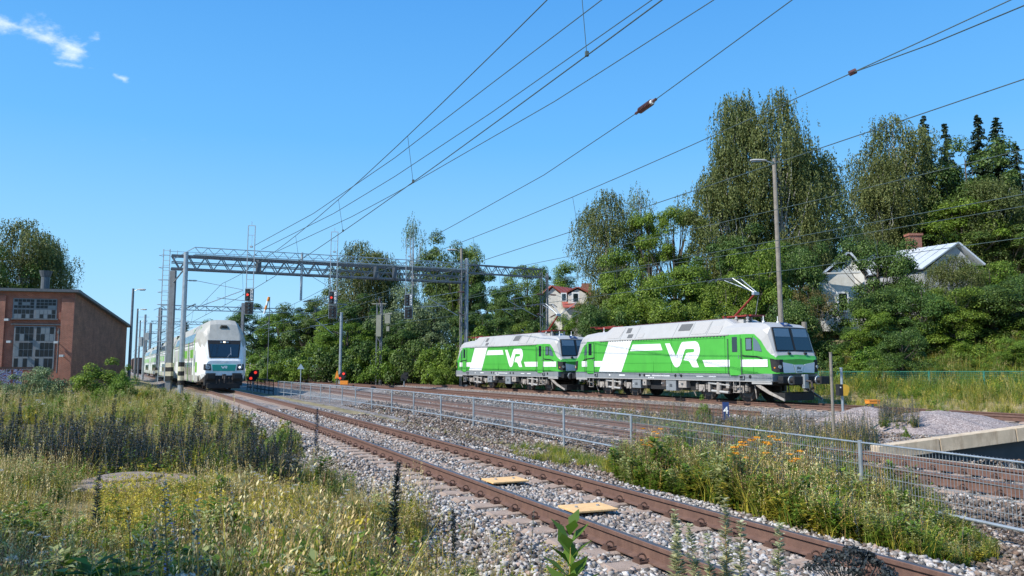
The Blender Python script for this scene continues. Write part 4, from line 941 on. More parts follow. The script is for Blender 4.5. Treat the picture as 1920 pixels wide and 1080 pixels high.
A, M_, B = at(1528, 527, 64.2), at(1592, 474, 64.6), at(1628, 512, 64.2)
run2 = Vector((3.0, 8, 0)); gable(hh, A, M_, B, run2, 4.6, MT['siding'], MT['tin'], seams=6)
mb = MB(); p0 = at(1545, 513, 63.9); p1 = at(1612, 511, 63.9); mb.beam(p0, p1, .5, .12); mb.build('porch_cornice', MT['siding'], hh)
mb = MB(); p = at(1580, 566, 64.3); mb.box(p, (.95, .12, 1.7)); wf = mb.build('window', MT['white'], hh)
mb = MB(); mb.box(p+Vector((0, -.07, 0)), (.65, .04, 1.4)); mb.build('pane', MT['glass'], wf)
rh = thing('red_roof_house', 'white house with a red tin roof behind the trees, above the trailing locomotive', 'house', (0, 0, 0))
Y_ = 95
A, M_, B = at(1018, 549, Y_), at(1034, 536, Y_), at(1052, 550, Y_); run = Vector((5.2, 7, 0)); gable(rh, A, M_, B, run, 4, MT['siding'], MT['redtin'], seams=8)
A, M_, B = at(1062, 549, Y_-1.5), at(1083, 539, Y_-1.5), at(1103, 549, Y_-1.5); gable(rh, A, M_, B, Vector((.5, 7, 0)), 8.2, MT['siding'], MT['redtin'], over=.2, seams=6)
p0, p1 = at(1056, 577, Y_-3), at(1092, 577, Y_-3); mb = MB(); mb.prism([p0, p1, p1+Vector((0, 2.4, .8)), p0+Vector((0, 2.4, .8))], (0, 0, .1)); mb.build('roof', MT['redtin'], rh)
mb = MB(); mb.box(((p0.x+p1.x)/2, p0.y+2.7, 5.6), ((p1.x-p0.x), 4.5, 6.0)); mb.build('wall', MT['siding'], rh)
for px, py, s_ in ((1079, 558, 1), (1057, 557, .8), (1075, 590, 1.1)):
    p = at(px, py, Y_-2.1); mb = MB(); mb.box(p, (.9*s_, .12, 1.3*s_)); wf = mb.build('window', MT['white'], rh)
    mb = MB(); mb.box(p+Vector((0, -.07, 0)), (.55*s_, .04, .95*s_)); mb.build('pane', MT['glass'], wf)
p = at(1100, 548, Y_+1); mb = MB(); mb.box(p, (1.2, .8, 2.2)); mb.build('chimney', MT['brick'], rh)
for k, lab in ((0, 'nearer rust brown goods wagon far down the line beside the poles'), (1, 'farther rust brown goods wagon far down the line, behind the nearer one')):
    p = at(263, 687, 190); fb = thing('goods_wagon', lab, 'goods wagon', (p.x-8*k, p.y+15*k, 0), R(117), 'goods wagons far away')
    mb = MB(); mb.box((0, 0, 2.2), (13, 2.8, 2.6)); mb.box((0, 0, 3.6), (12.6, 2.4, .3)); mb.build('body', MT['rail'], fb)
    for x in (-5, -3, 3, 5): mb = MB(); mb.cyl((x, -1, .5), (x, 1, .5), .5, n=12); mb.build('wheelset', MT['black'], fb)

# ---------------------------------------------------------------- overhead line gantries
def truss(mb, P, Q, h, depth, nb, r=.035, rc=.055, dirn=None, mid=False):
    P = Vector(P); Q = Vector(Q); d_ = (Q-P); dd = d_.normalized(); nrm = Vector((-dd.y, dd.x, 0)) if dirn is None else dirn
    up = Vector((0, 0, h))
    for off_ in ((Vector((0, 0, 0)), nrm*depth) if depth else (Vector((0, 0, 0)),)):
        mb.beam(P+off_, Q+off_, rc*2, rc*2); mb.beam(P+up+off_, Q+up+off_, rc*2, rc*2)
        if mid: mb.beam(P+up*.5+off_, Q+up*.5+off_, rc*1.3, rc*1.3)
        for i in range(nb):
            a = P+d_*(i/nb)+off_; c_ = P+d_*((i+1)/nb)+off_; m_ = (a+c_)/2
            mb.beam(a+up, m_, r*2, r*2); mb.beam(m_, c_+up, r*2, r*2)
    if depth:
        for i in range(nb+1):
            a = P+d_*(i/nb); mb.beam(a, a+nrm*depth, r*1.6, r*1.6); mb.beam(a+up, a+nrm*depth+up, r*1.6, r*1.6)
def lattice_mast(mb, p, z0, z1, wdt=.5, ax=None, r=.035, step=.9):
    ax = ax or Vector((1, 0, 0)); ay = Vector((-ax.y, ax.x, 0)); p = Vector((p[0], p[1], 0))
    for i in (-1, 1):
        for j in (-1, 1): q_ = p+ax*(i*wdt/2)+ay*(j*wdt*.35); mb.beam((q_.x, q_.y, z0), (q_.x, q_.y, z1), .07, .07)
    z_ = z0; s_ = 1
    while z_ < z1-step*.5:
        for j in (-1, 1):
            a = p+ax*(-s_*wdt/2)+ay*(j*wdt*.35); c_ = p+ax*(s_*wdt/2)+ay*(j*wdt*.35); mb.beam((a.x, a.y, z_), (c_.x, c_.y, min(z1, z_+step)), r, r)
        z_ += step; s_ = -s_
def zat(py, Y): return (YH-py)*Y/FP*1.0+H
PL = at(340, 690, 58.5); PR = at(870, 690, 68.0); GD = (PR-PL); GD.z = 0; GL = GD.length; GD.normalize(); GNn = Vector((-GD.y, GD.x, 0))
gan = thing('signal_gantry', 'long grey lattice gantry with a railed walkway spanning the tracks above the train', 'gantry', (PL.x, PL.y, 0))
def gl(s, d, z_): q_ = GD*s+GNn*d; return Vector((q_.x, q_.y, z_))
mb = MB(); truss(mb, gl(-1.0, .25, 9.12), gl(GL+.3, .25, 9.12), 1.0, .95, 20, mid=True, rc=.06, dirn=GNn); mb.build('beam', MT['msteel'], gan)
mb = MB(); truss(mb, gl(.6, -.05, 10.25), gl(GL+.4, -.05, 10.25), .52, 0, 24, r=.022, rc=.03); mb.beam(gl(-.9, .4, 9.8), gl(.6, -.05, 10.77), .05, .05); mb.beam(gl(-1.2, 1.0, 10.5), gl(GL, 1.0, 10.7), .03, .03); mb.beam(gl(.5, .55, 10.2), gl(GL, .55, 10.2), .8, .04)
for i in range(12): mb.beam(gl(i*GL/11-.6, 1.0, 10.1), gl(i*GL/11-.6, 1.0, 10.6), .03, .03)
mb.build('walkway', MT['steel'], gan)
def banded(root, p, z0=.35, n_=5, r=.24, box=False):
    for i in range(n_):
        mb = MB(); c_ = (p[0], p[1], z0+i*.34+.17)
        if box: mb.box(c_, (r*2, r*2, .34))
        else: mb.cyl((p[0], p[1], z0+i*.34), (p[0], p[1], z0+(i+1)*.34), r, n=14)
        mb.build('warning_band', MT['black'] if i % 2 == 0 else MT['bandw'], root)
MT['bandw'] = paint('cream_band', (.55, .50, .36), .6, 0, .15, 5)
mb = MB(); mb.cyl((0, 0, -.5), (0, 0, 10.35), .21, .17, n=14); mb.build('post', MT['steel'], gan, smooth=False); banded(gan, (0, 0), .3, 5, .225)
p2 = at(317, 690, 60.6)-gan.location; 
mb = MB(); mb.box((p2.x, p2.y, 4.4), (.42, .3, 9.6)); mb.beam((p2.x, p2.y, 8.2), gl(-.1, .8, 9.1), .08, .08); mb.build('post', MT['msteel'], gan); banded(gan, (p2.x, p2.y), .6, 4, .25, True)
mb = MB(); p3 = at(303, 690, 59.5)-gan.location; px_ = Vector((1, 0, 0))
for s_ in (-1, 1): mb.beam((p3.x+s_*.25, p3.y, .5), (p3.x+s_*.25, p3.y, zat(466, 59.5)), .05, .05)
for i in range(26): z_ = .9+i*.39; mb.beam((p3.x-.25, p3.y, z_), (p3.x+.25, p3.y, z_), .03, .03)
for i in range(9):
    z_ = 2.6+i*.95; mb.tube([(p3.x-.3, p3.y, z_), (p3.x-.36, p3.y-.5, z_), (p3.x, p3.y-.72, z_), (p3.x+.36, p3.y-.5, z_), (p3.x+.3, p3.y, z_)], .018, 4)
mb.build('ladder', MT['steel'], gan)
mb = MB(); lattice_mast(mb, gl(GL, .3, 0), -.3, 11.2, .42, GD, step=.75); mb.build('lattice_post', MT['msteel'], gan)
mb = MB(); q_ = gl(GL+.42, .5, 0); mb.cyl((q_.x, q_.y, -.3), (q_.x, q_.y, 11.3), .15, n=12); mb.build('post', MT['steel'], gan)
for px in (485, 706, 741):  # junction boxes hanging on the beam
    r_ = ray(px, 500); s_ = 0
    k = r_.x/r_.y; s_ = (k*PL.y-PL.x)/(GD.x-k*GD.y); mb = MB(); c_ = gl(s_, .12, 9.6); mb.box(c_, (.42, .12, .95)); mb.build('plate', MT['dsteel'], gan)
def on_gantry(px): k = ray(px, 500).x/ray(px, 500).y; return (k*PL.y-PL.x)/(GD.x-k*GD.y)
# side span to the next mast
sp = thing('catenary_portal', 'short lattice beam from the gantry to a dark lattice mast behind the trailing locomotive', 'catenary portal', (PR.x, PR.y, 0))
def lq(s, d, z_): q_ = GD*s+GNn*d; return Vector((q_.x, q_.y, z_))
mb = MB(); truss(mb, lq(.5, .3, 10.0), lq(8.0, .3, 9.95), .75, .5, 8, rc=.045, r=.028, dirn=GNn); mb.build('beam', MT['msteel'], sp)
mb = MB(); lattice_mast(mb, lq(8.05, .3, 0), -.3, 10.4, .6, GD, step=.8); mb.box(lq(8.38, .3, 5), (.12, .3, 10.6)); mb.build('mast', MT['msteel'], sp)
# signals hanging from the gantry
def signal(px, ytop, y0, y1, lab, redon):
    s_ = on_gantry(px); base = gan.location+gl(s_, -.65, 0); Yd = base.y; ztop = zat(ytop, Yd); z1 = zat(y0, Yd); z0 = zat(y1, Yd)
    r_ = thing('railway_signal', lab, 'railway signal', (base.x, base.y, 0), R(2), 'signals hanging from the gantry')
    mb = MB()
    for x in (-.27, .27): mb.beam((x, 0, z1), (x, 0, ztop), .055, .055)
    mb.beam((-.27, 0, ztop), (.27, 0, ztop), .05, .05); mb.beam((0, 0, ztop), (0, 0, ztop+.35), .03, .03)
    for z_ in (ztop-.75, z1+.7, z1+.05): mb.beam((-.27, 0, z_), (.27, 0, z_), .03, .03)
    mb.beam((-.27, 0, 10.4), (-.27, .7, 10.4), .06, .06); mb.beam((.27, 0, 10.4), (.27, .7, 10.4), .06, .06); mb.beam((.05, 0, ztop-.75), (.05, 0, 11.0), .02, .02); mb.box((0, .05, 11.0), (.2, .2, .12)); mb.build('hanger_frame', MT['steel'], r_)
    hgt = (z1-z0)
    for k, (za, zb2) in enumerate(((z0+hgt*.51, z1), (z0, z0+hgt*.49))):
        mb = MB(); mb.box((0, -.03, (za+zb2)/2), (.68, .06, zb2-za)); mb.box((0, -.08, (za+zb2)/2), (.60, .06, zb2-za-.08), 1); hd = mb.build('signal_head', [MT['steel'], MT['black']], r_)
        for i in range(3):
            mb = MB(); zz = za+(zb2-za)*(.22+.28*i); xx = -.12 if k == 0 else 0; mb.cyl((xx, -.11, zz), (xx, -.14, zz), .09, n=12, m=0); mb.build('lamp', MT['redlamp'] if (k == 0 and i == 1 and redon) else MT['glass'], hd)
            mb = MB(); mb.tube([(xx-.11, -.12, zz+.02), (xx-.09, -.3, zz+.11), (xx+.09, -.3, zz+.11), (xx+.11, -.12, zz+.02)], .02, 5); mb.build('hood', MT['black'], hd)
        if k == 0:
            mb = MB(); mb.box((.19, -.12, (za+zb2)/2), (.17, .012, (zb2-za)*.86)); np_ = mb.build('number_plate', MT['white'], hd)
            mb = MB()
            for i in range(4): zz = za+(zb2-za)*(.22+.19*i); mb.box((.19, -.13, zz), (.09, .006, .03)); mb.box((.16, -.13, zz-.05), (.03, .006, .10)); mb.box((.21, -.13, zz+.04), (.03, .006, .08))
            mb.build('number', MT['black'], np_)
signal(468, 421, 541, 590, 'three-lamp signal showing red, hanging above the train nose, leftmost on the gantry', True)
signal(623, 433, 546, 597, 'black signal with red light hanging from the middle of the gantry', True)
signal(763, 446, 552, 598, 'unlit black signal hanging in front of the pale birches, rightmost on the gantry', False)

# cantilever arms with insulators
def arm(root, mp, dirx, za, reach, zc=6.2, zm=7.5):
    d_ = GD*dirx
    mb = MB(); a = Vector(mp); P_ = lambda s_, z_: Vector((a.x+d_.x*s_, a.y+d_.y*s_, z_))
    mb.cyl(P_(.8, za), P_(reach, zm+.1), .035, n=6); mb.cyl(P_(.8, za+2.1), P_(reach, zm+.15), .02, n=5); mb.cyl(P_(.55*reach, zc+.75), P_(reach+.6, zc+.55), .025, n=5); mb.cyl(P_(reach+.5, zc+.55), P_(reach-.5, zc+.05), .015, n=5)
    mb.build('cantilever_arm', MT['steel'], root)
    mb = MB()
    for z0, z1 in ((za, za+(zm+.1-za)*.22), (za+2.1, za+2.1)):
        p = P_(.15, z0-(z1-z0)*.1); q_ = P_(.85, z1 if z0 != z1 else z0)
        mb.cyl(p, q_, .03, n=6)
        for i in range(6): c_ = p.lerp(q_, .2+i*.13); mb.cyl(c_, c_+(q_-p).normalized()*.035, .075, n=8)
    mb.build('insulator', MT['insul'], root)
arm(gan, (0, 0, 0), 1, 6.1, 4.2); arm(gan, gl(GL+.2, 0, 0), -1, 6.1, 3.6); arm(sp, lq(8.0, 0, 0), -1, 6.2, 3.8); arm(sp, lq(8.3, 0, 0), 1, 6.2, 3.0)
mb = MB(); s_ = on_gantry(567); mb.cyl(gl(s_, .3, 7.0), gl(s_, .3, 10.9), .10, n=8); mb.build('drop_post', MT['steel'], gan); arm(gan, gl(s_, .3, 0), 1, 6.9, 3.2)

def far_portal(px0, py0, px1, Y0, lab, mids=()):
    a = at(px0, 690, Y0); k = ray(px1, 690).x/ray(px1, 690).y; s_ = (k*a.y-a.x)/(GD.x-k*GD.y); z_ = zat(py0, Y0)
    r_ = thing('catenary_portal', lab, 'catenary portal', (a.x, a.y, 0), 0, 'catenary portals down the line'); E_ = GD*s_
    mb = MB(); truss(mb, (0, 0, z_-.55), (E_.x, E_.y, z_-.55), .55, .4, max(8, int(s_/1.3)), r=.03, rc=.045, dirn=GNn); mb.beam((-.8*GD.x, -.8*GD.y, z_-.7), (.6*GD.x, .6*GD.y, z_), .06, .06); mb.build('beam', MT['steel'], r_)
    for f_ in (0, 1)+tuple(mids):
        mb = MB(); q_ = E_*f_; mb.box((q_.x, q_.y, (z_-.6)/2 if f_ in (0, 1) else z_-1.6), (.36, .36, z_-.2 if f_ in (0, 1) else 4.4)); mb.build('post', MT['msteel'], r_)
        if f_ != 1: arm(r_, (q_.x, q_.y, 0), 1, 6.0, 3.4)
    banded(r_, (0, 0), .5, 3, .24, True)
far_portal(296, 572, 700, 100, 'grey catenary portal straight behind the signal gantry, over the train roof', (.36, .7))
far_portal(279, 602, 600, 150, 'third portal down the line, thin and grey above the far train cars', (.45,))
far_portal(272, 622, 500, 205, 'distant thin portal fourth down the line', (.5,))
far_portal(268, 640, 440, 280, 'faintest portal, last one visible down the line', (.5,))

# poles and lamp posts
def lamp_post(px, ytop, Y, lab, arm_px=-1, r=.11, zb=-.5, mat='wood', grp='lamp posts', lean=0, ybase=None):
    b_ = at(px, 690, Y); z0 = zg1(b_.x, b_.y)-.3; zt = zat(ytop, Y)
    r_ = thing('lamp_post', lab, 'lamp post', (b_.x, b_.y, 0), 0, grp)
    mb = MB(); mb.cyl((lean, 0, z0), (0, 0, zt), r*1.45, r, n=10); mb.build('pole', MT[mat], r_)
    s_ = arm_px; mb = MB(); mb.cyl((0, 0, zt-.3), (s_*.55, -.05, zt-.12), .035, n=6); mb.build('arm', MT['steel'], r_)
    mb = MB(); mb.loft([[(s_*(.45+.95*t_), math.cos(a)*.17*w_-.05, zt-.12+math.sin(a)*.10*w_*(1 if math.sin(a) > 0 else .7)) for a in [i*math.pi/4 for i in range(8)]] for t_, w_ in ((0, .45), (.25, .85), (.7, 1), (.95, .7), (1, .3))]); lh = mb.build('lamp_head', MT['roofg'], r_, smooth=False)
    mb = MB(); mb.box((s_*1.05, -.05, zt-.2), (.5, .2, .05)); mb.build('lens', MT['glassb2'], lh)
    return r_
lamp_post(1465, 291, 43.5, 'tall weathered concrete lamp post rising behind the leading locomotive', -1, .115, lean=.12)
lamp_post(864, 465, 74, 'wooden lamp post beside the gantry mast, left of the trailing locomotive', -1, .13)
lamp_post(242.5, 541, 84, 'nearest and tallest grey lamp post right of the brick shed', 1, .12, mat='msteel')
lamp_post(253, 579, 115, 'second lamp post behind the nearest one, by the brick shed', 1, .12, mat='msteel')
lamp_post(259, 601, 150, 'third lamp post, farthest one beside the shed', 1, .12, mat='msteel')
def pole(name, px, ytop, Y, lab, cat, r, mat, grp=None, build=None):
    b_ = at(px, 690, Y); z0 = zg1(b_.x, b_.y)-.3; zt = zat(ytop, Y); r_ = thing(name, lab, cat, (b_.x, b_.y, 0), 0, grp)
    mb = MB(); mb.cyl((0, 0, z0), (0, 0, zt), r*1.1, r, n=10); mb.build('pole', MT[mat], r_); return r_, zt
m_, zt = pole('mast', 268, 590, 120, 'grey mast with crossarms and a transformer between the shed and the portals', 'mast', .16, 'steel')
mb = MB()
for dz in (.4, 1.3, 2.4, 3.6, 5): mb.beam((-1.2, 0, zt-dz), (.6, 0, zt-dz), .05, .05)
mb.box((.5, 0, zt-3.4), (.6, .6, 1.1)); mb.box((-.5, 0, zt-4.2), (.5, .5, 1.4)); mb.build('crossarm', MT['steel'], m_)
m_, zt = pole('mast', 638, 586, 80, 'thin galvanised mast behind the red dwarf signal', 'mast', .15, 'steel')
arm(m_, (0, 0, 0), -1, 5.0, 2.6, 5.2, 6.3)
b_ = at(710, 690, 80); m_ = thing('mast', 'dark lattice mast with yellowish equipment boxes in front of the hedge', 'mast', (b_.x, b_.y, 0)); z0 = zg1(b_.x, b_.y)-.3
zt = zat(568, 80); mb = MB(); lattice_mast(mb, (0, 0), z0, zt, .55, None, step=.9); mb.cyl((.12, 0, z0), (.12, 0, zt), .09, n=8); mb.build('frame', MT['msteel'], m_)
mb = MB(); mb.beam((-.8, 0, zt-.1), (.7, 0, zt-.1), .1, .1); mb.beam((.1, -.1, zt-1.2), (1.3, -.1, zt-1.1), .16, .14); mb.box((0, -.35, zt-2.4), (.5, .3, 2.2)); mb.box((.85, -.1, zt-1.7), (.55, .4, .9)); mb.box((.9, -.1, zt-2.7), (.3, .3, .5)); mb.build('equipment', MT['eqbox'] if 'eqbox' in MT else paint('equipment_box_paint', (.26, .26, .20), .7), m_)
mb = MB(); mb.cyl((0, 0, zt), (0, 0, zt+.5), .08, n=8); mb.build('insulator', MT['insul'], m_)
r_ = thing('post', 'short bleached wooden post just right of the leading locomotive cab', 'post', at(1511, 690, 42).to_tuple()[:2]+(0,)); mb = MB(); mb.cyl((0, 0, -.3), (0, 0, zat(604, 42)), .16, .14, n=9); mb.build('timber', MT['wood'], r_)
r_ = thing('marker_pole', 'orange and white striped marker hanging against the trees right of the train', 'marker', at(500, 690, 82).to_tuple()[:2]+(0,)); zt = zat(557, 82)
mb = MB(); mb.cyl((.1, 0, -.3), (.1, 0, zt), .035, n=6); mb.build('pole', MT['msteel'], r_)
for i in range(4): mb = MB(); x0 = .05-i*.12; mb.cyl((x0, -.1, zt-i*.45), (x0-.12, -.1, zt-(i+1)*.45), .14-.01*i, n=10); mb.build('sleeve', MT['orange'] if i % 2 == 0 else MT['white'], r_)

# small trackside things
def dwarf(px, py, Y, lab, red=True, s=1.0, base=False, angle=0, h=.9):
    b_ = at(px, 690, Y); z0 = zg1(b_.x, b_.y); zc = zat(py, Y); r_ = thing('dwarf_signal', lab, 'dwarf signal', (b_.x, b_.y, 0), angle, 'dwarf signals by the rails')
    mb = MB(); mb.cyl((0, 0, z0-.1), (0, 0, zc-.2*s), .05, n=8); mb.build('post', MT['steel'], r_)
    mb = MB(); mb.loft([[(-.26*s, y_, zc-.33*s), (.12*s, y_, zc-.33*s), (.32*s, y_, zc-.02*s), (.32*s, y_, zc+.33*s), (.02*s, y_, zc+.33*s), (-.26*s, y_, zc+.06*s)] for y_ in (-.08, .14)]); hd = mb.build('head', MT['black'], r_)
    for x, z_, on in ((-.10, -.16, red), (.16, .18, red)):
        mb = MB(); mb.cyl((x*s, -.08, zc+z_*s), (x*s, -.13, zc+z_*s), .085*s, n=12); mb.build('lamp', MT['redlamp'] if on else MT['glass'], hd)
    if base: mb = MB(); mb.box((.25, 0, z0+.5), (.7, .4, .35)); mb.build('motor_box', MT['orange'], r_)
dwarf(475, 704, 62, 'dwarf signal with two red lamps right beside the train nose', True, 1.35)
dwarf(641, 705, 71, 'dwarf signal with two red lamps and an orange box at its foot', True, 1.2, True)
dwarf(758, 706, 70, 'dark dwarf signal between the tracks left of the locomotives', False, 1.15)
r_ = thing('track_marker', 'little orange striped marker left of the red dwarf signal', 'marker', at(632, 690, 69).to_tuple()[:2]+(0,)); mb = MB(); mb.cyl((0, 0, -.4), (0, 0, .7), .04, n=6); mb.build('stake', MT['dsteel'], r_); mb = MB(); mb.loft([[(-.2, 0, .6), (.2, 0, .6), (.2, .1, .6), (-.2, .1, .6)], [(-.03, 0, 1.3), (.03, 0, 1.3), (.03, .1, 1.3), (-.03, .1, 1.3)]]); mb.build('board', MT['orange'], r_)
r_ = thing('triangle_sign', 'blue-grey triangular sign on a thin post rising from the tube fence', 'sign', at(564.5, 690, FP_[3].y).to_tuple()[:2]+(0,)); Yt = FP_[3].y
mb = MB(); mb.cyl((0, -.05, -.4), (0, -.05, zat(684, Yt)), .03, n=6); mb.build('post', MT['steel'], r_); mb = MB(); z0 = zat(692, Yt); z1 = zat(682, Yt); mb.prism([(-.24, -.09, z0), (.24, -.09, z0), (0, -.09, z1)], (0, .015, 0)); mb.build('plate', paint('sign_back', (.22, .30, .36), .5), r_)
r_ = thing('distance_board', 'small white board with red end at the grass edge behind the dark dwarf signal', 'board', at(806, 690, 76).to_tuple()[:2]+(0,)); mb = MB(); z0 = zat(707, 76); mb.box((-.17, 0, z0+.2), (.3, .04, .55)); mb.box((.17, 0, z0+.2), (.34, .04, .55), 1); mb.cyl((0, .04, -.5), (0, .04, z0), .03, n=6, m=0); mb.build('plate', [MT['white'], MT['red']], r_)
# painted wall far behind
r_ = thing('painted_wall', 'pale low wall with faded graffiti beyond the tracks, right of the train', 'wall', at(470, 690, 118).to_tuple()[:2]+(0,))
p0 = r_.location; p1 = at(524, 690, 112); mb = MB(); mb.beam((-2, 0, .95), (p1.x-p0.x, p1.y-p0.y, .95), .25, 2.0); mb.build('panel', paint('faded_graffiti', (.55, .50, .47), .8, 0, .35, 1.2, dirt=((.42, .12, .09), .7)), r_)
mb = MB(); mb.beam((-2, 0, 2.0), (p1.x-p0.x, p1.y-p0.y, 2.0), .3, .08)
for i in range(4): mb.box(((p1.x-p0.x)*i/3, (p1.y-p0.y)*i/3-.16, 1.0), (.16, .1, 2.1))
mb.build('coping', MT['rail'], r_)
# numbered sign, posts and boxes on the right
b_ = at(1360.5, 760, 26.8); r_ = thing('number_sign', 'narrow dark blue sign with a white 4, standing in the weeds before the locomotive', 'sign', (b_.x, b_.y, 0), R(-16))
z1 = zat(753, 26.8); z0 = zat(786, 26.8); mb = MB(); mb.box((0, 0, (z0+z1)/2), (.22, .03, z1-z0)); pl = mb.build('plate', MT['blue'], r_); mb = MB(); mb.cyl((0, .04, -.5), (0, .04, z1-.05), .025, n=6); mb.build('post', MT['dsteel'], r_)
cu = bpy.data.curves.new('numeral', 'FONT'); cu.body = '4'; cu.size = .33; cu.extrude = .003; cu.align_x = 'CENTER'; cu.align_y = 'CENTER'; cu.offset = .006; o = bpy.data.objects.new('numeral', cu); COL.objects.link(o); o.parent = r_; o.location = (0, -.022, z0+(z1-z0)*.53); o.rotation_euler = (R(90), 0, 0); cu.materials.append(MT['white']); bpy.context.view_layer.update(); me_ = bpy.data.meshes.new_from_object(o.evaluated_get(bpy.context.evaluated_depsgraph_get())); o2 = bpy.data.objects.new('numeral', me_); COL.objects.link(o2); o2.parent = r_; o2.location = o.location; o2.rotation_euler = o.rotation_euler; bpy.data.objects.remove(o); o2.name = 'numeral'
b_ = G(1563.5, 815, -.25); r_ = thing('post', 'slender bare grey steel post beside the grey gravel heap', 'post', (b_.x, b_.y, 0)); mb = MB(); zt = zat(662, b_.y); mb.cyl((0, 0, -.45), (0, 0, zt), .042, n=10); mb.cyl((0, 0, zt), (0, 0, zt+.02), .05, n=10); mb.build('tube', MT['wood'], r_)
b_ = G(1581, 782, -.3); r_ = thing('control_box_post', 'short post carrying a half-round yellow and black box, right of the grey post', 'control box', (b_.x, b_.y, 0), R(8)); Yp = b_.y
mb = MB(); mb.cyl((0, 0, -.5), (0, 0, zat(692, Yp)), .05, n=10); mb.cyl((0, 0, zat(692, Yp)), (0, 0, zat(689, Yp)), .06, n=8); mb.build('post', MT['steel'], r_)
z0, z1 = zat(741, Yp), zat(720, Yp); mb = MB(); pts = [(-.02, -.12, z0), (.16, -.12, z0)]+[(.04+.21*math.cos(a), -.12, (z0+z1)/2+.05+((z1-z0)/2-.05)*math.sin(a)) for a in [R(x) for x in (-20, 10, 40, 70, 90)]]+[(-.02, -.12, z1)]
mb.prism(pts, (0, .25, 0)); mb.build('yellow_housing', MT['yellow'], r_); mb = MB(); mb.box((-.11, 0, (z0+z1)/2), (.17, .24, z1-z0)); mb.box((-.13, -.125, z1-.12), (.05, .01, .05), 1); mb.build('black_housing', [MT['black'], MT['white']], r_)
b_ = G(1637, 778, -.3); r_ = thing('orange_box', 'flat orange junction box on a short post with a looped black cable', 'junction box', (b_.x, b_.y, 0), R(5)); Yp = b_.y; z1 = zat(749, Yp)
mb = MB(); mb.cyl((0, 0, -.4), (0, 0, z1-.15), .045, n=8); mb.build('post', MT['steel'], r_); mb = MB(); mb.box((0, 0, z1-.09), (.46, .34, .13)); mb.box((0, 0, z1-.01), (.5, .38, .03)); mb.build('box', MT['orange'], r_, bevel=.01)
mb = MB(); mb.tube([(-.15, 0, z1-.15), (-.3, 0, z1-.22), (-.36, 0, z1-.4), (-.32, 0, z1-.6), (-.2, 0, -.1)], .022, 6); mb.build('cable', MT['black'], r_)
# green mesh fence behind the last track
r_ = thing('mesh_fence', 'green wire mesh fence in the tall grass on the far right', 'fence', (0, 0, 0)); pts = []
for px, Y in ((1535, 46.5), (1570, 45.4), (1655, 42.8), (1742, 40.4), (1845, 38), (1960, 35.6)): p = at(px, 700, Y); pts.append(Vector((p.x, p.y, zg1(p.x, p.y))))
MT['gfence'] = paint('green_fence_paint', (.03, .16, .12), .5)
for p in pts: mb = MB(); mb.cyl((p.x, p.y, p.z-.3), (p.x, p.y, zat(696, p.y)+.02), .05, n=8); mb.build('post', MT['gfence'], r_)
for a, c_ in zip(pts[:-1], pts[1:]):
    mb = MB(); za, zc = zat(696.5, a.y), zat(696.5, c_.y); mb.beam((a.x, a.y, za), (c_.x, c_.y, zc), .035, .035)
    for i in range(28): f_ = i/28; q_ = a.lerp(c_, f_); mb.beam((q_.x, q_.y, q_.z), (q_.x, q_.y, za+(zc-za)*f_), .008, .008)
    for j in range(7): mb.beam((a.x, a.y, a.z+(za-a.z)*j/7+.05), (c_.x, c_.y, c_.z+(zc-c_.z)*j/7+.05), .008, .008)
    mb.build('mesh_panel', MT['gfence'], r_)
# concrete well cover and slab in the weeds
b_ = G(255, 900, .12); r_ = thing('well_cover', 'round concrete well cover half sunk in the weeds at the lower left', 'well cover', (b_.x, b_.y, 0))
mb = MB(); rg = random.Random(5); ringf = lambda r0, z_: [(r0*(1+rg.uniform(-.02, .02))*math.cos(a), r0*math.sin(a), z_) for a in [2*math.pi*i/28 for i in range(28)]]
mb.loft([ringf(.80, -.2), ringf(.81, .08), ringf(.77, .12), ringf(.60, .125)]); mb.build('ring', MT['cover'], r_)
mb = MB(); mb.loft([[(x+(-.16), y_+.1, z_) for x, y_, z_ in ringf(.42, .11)], [(x-.16, y_+.1, z_) for x, y_, z_ in ringf(.43, .16)], [(x-.16, y_+.1, z_) for x, y_, z_ in ringf(.36, .175)]]); mb.build('lid', MT['cover'], r_)
b_ = G(480, 990, .02); r_ = thing('concrete_slab', 'broken concrete slab lying flat in the weeds near the lower middle left', 'slab', (b_.x, b_.y, .02), R(-35)); mb = MB(); mb.prism([(-.7, -.3, -.06), (.75, -.34, -.06), (.82, .25, -.06), (.1, .36, -.06), (-.65, .28, -.06)], (0, 0, .12)); mb.build('slab', MT['concrete'], r_, bevel=.015)
b_ = G(40, 742, .0); r_ = thing('bare_patch', 'pale bare concrete strip in the grass before the shed', 'concrete pad', (b_.x, b_.y, .03), R(10)); mb = MB(); mb.prism([(-9, -1.8, -.05), (2.8, -1.4, -.05), (3.6, 1.6, -.05), (-2, 2.2, -.05), (-9, 2.0, -.05)], (0, 0, .12)); mb.build('pad', MT['concrete'], r_)

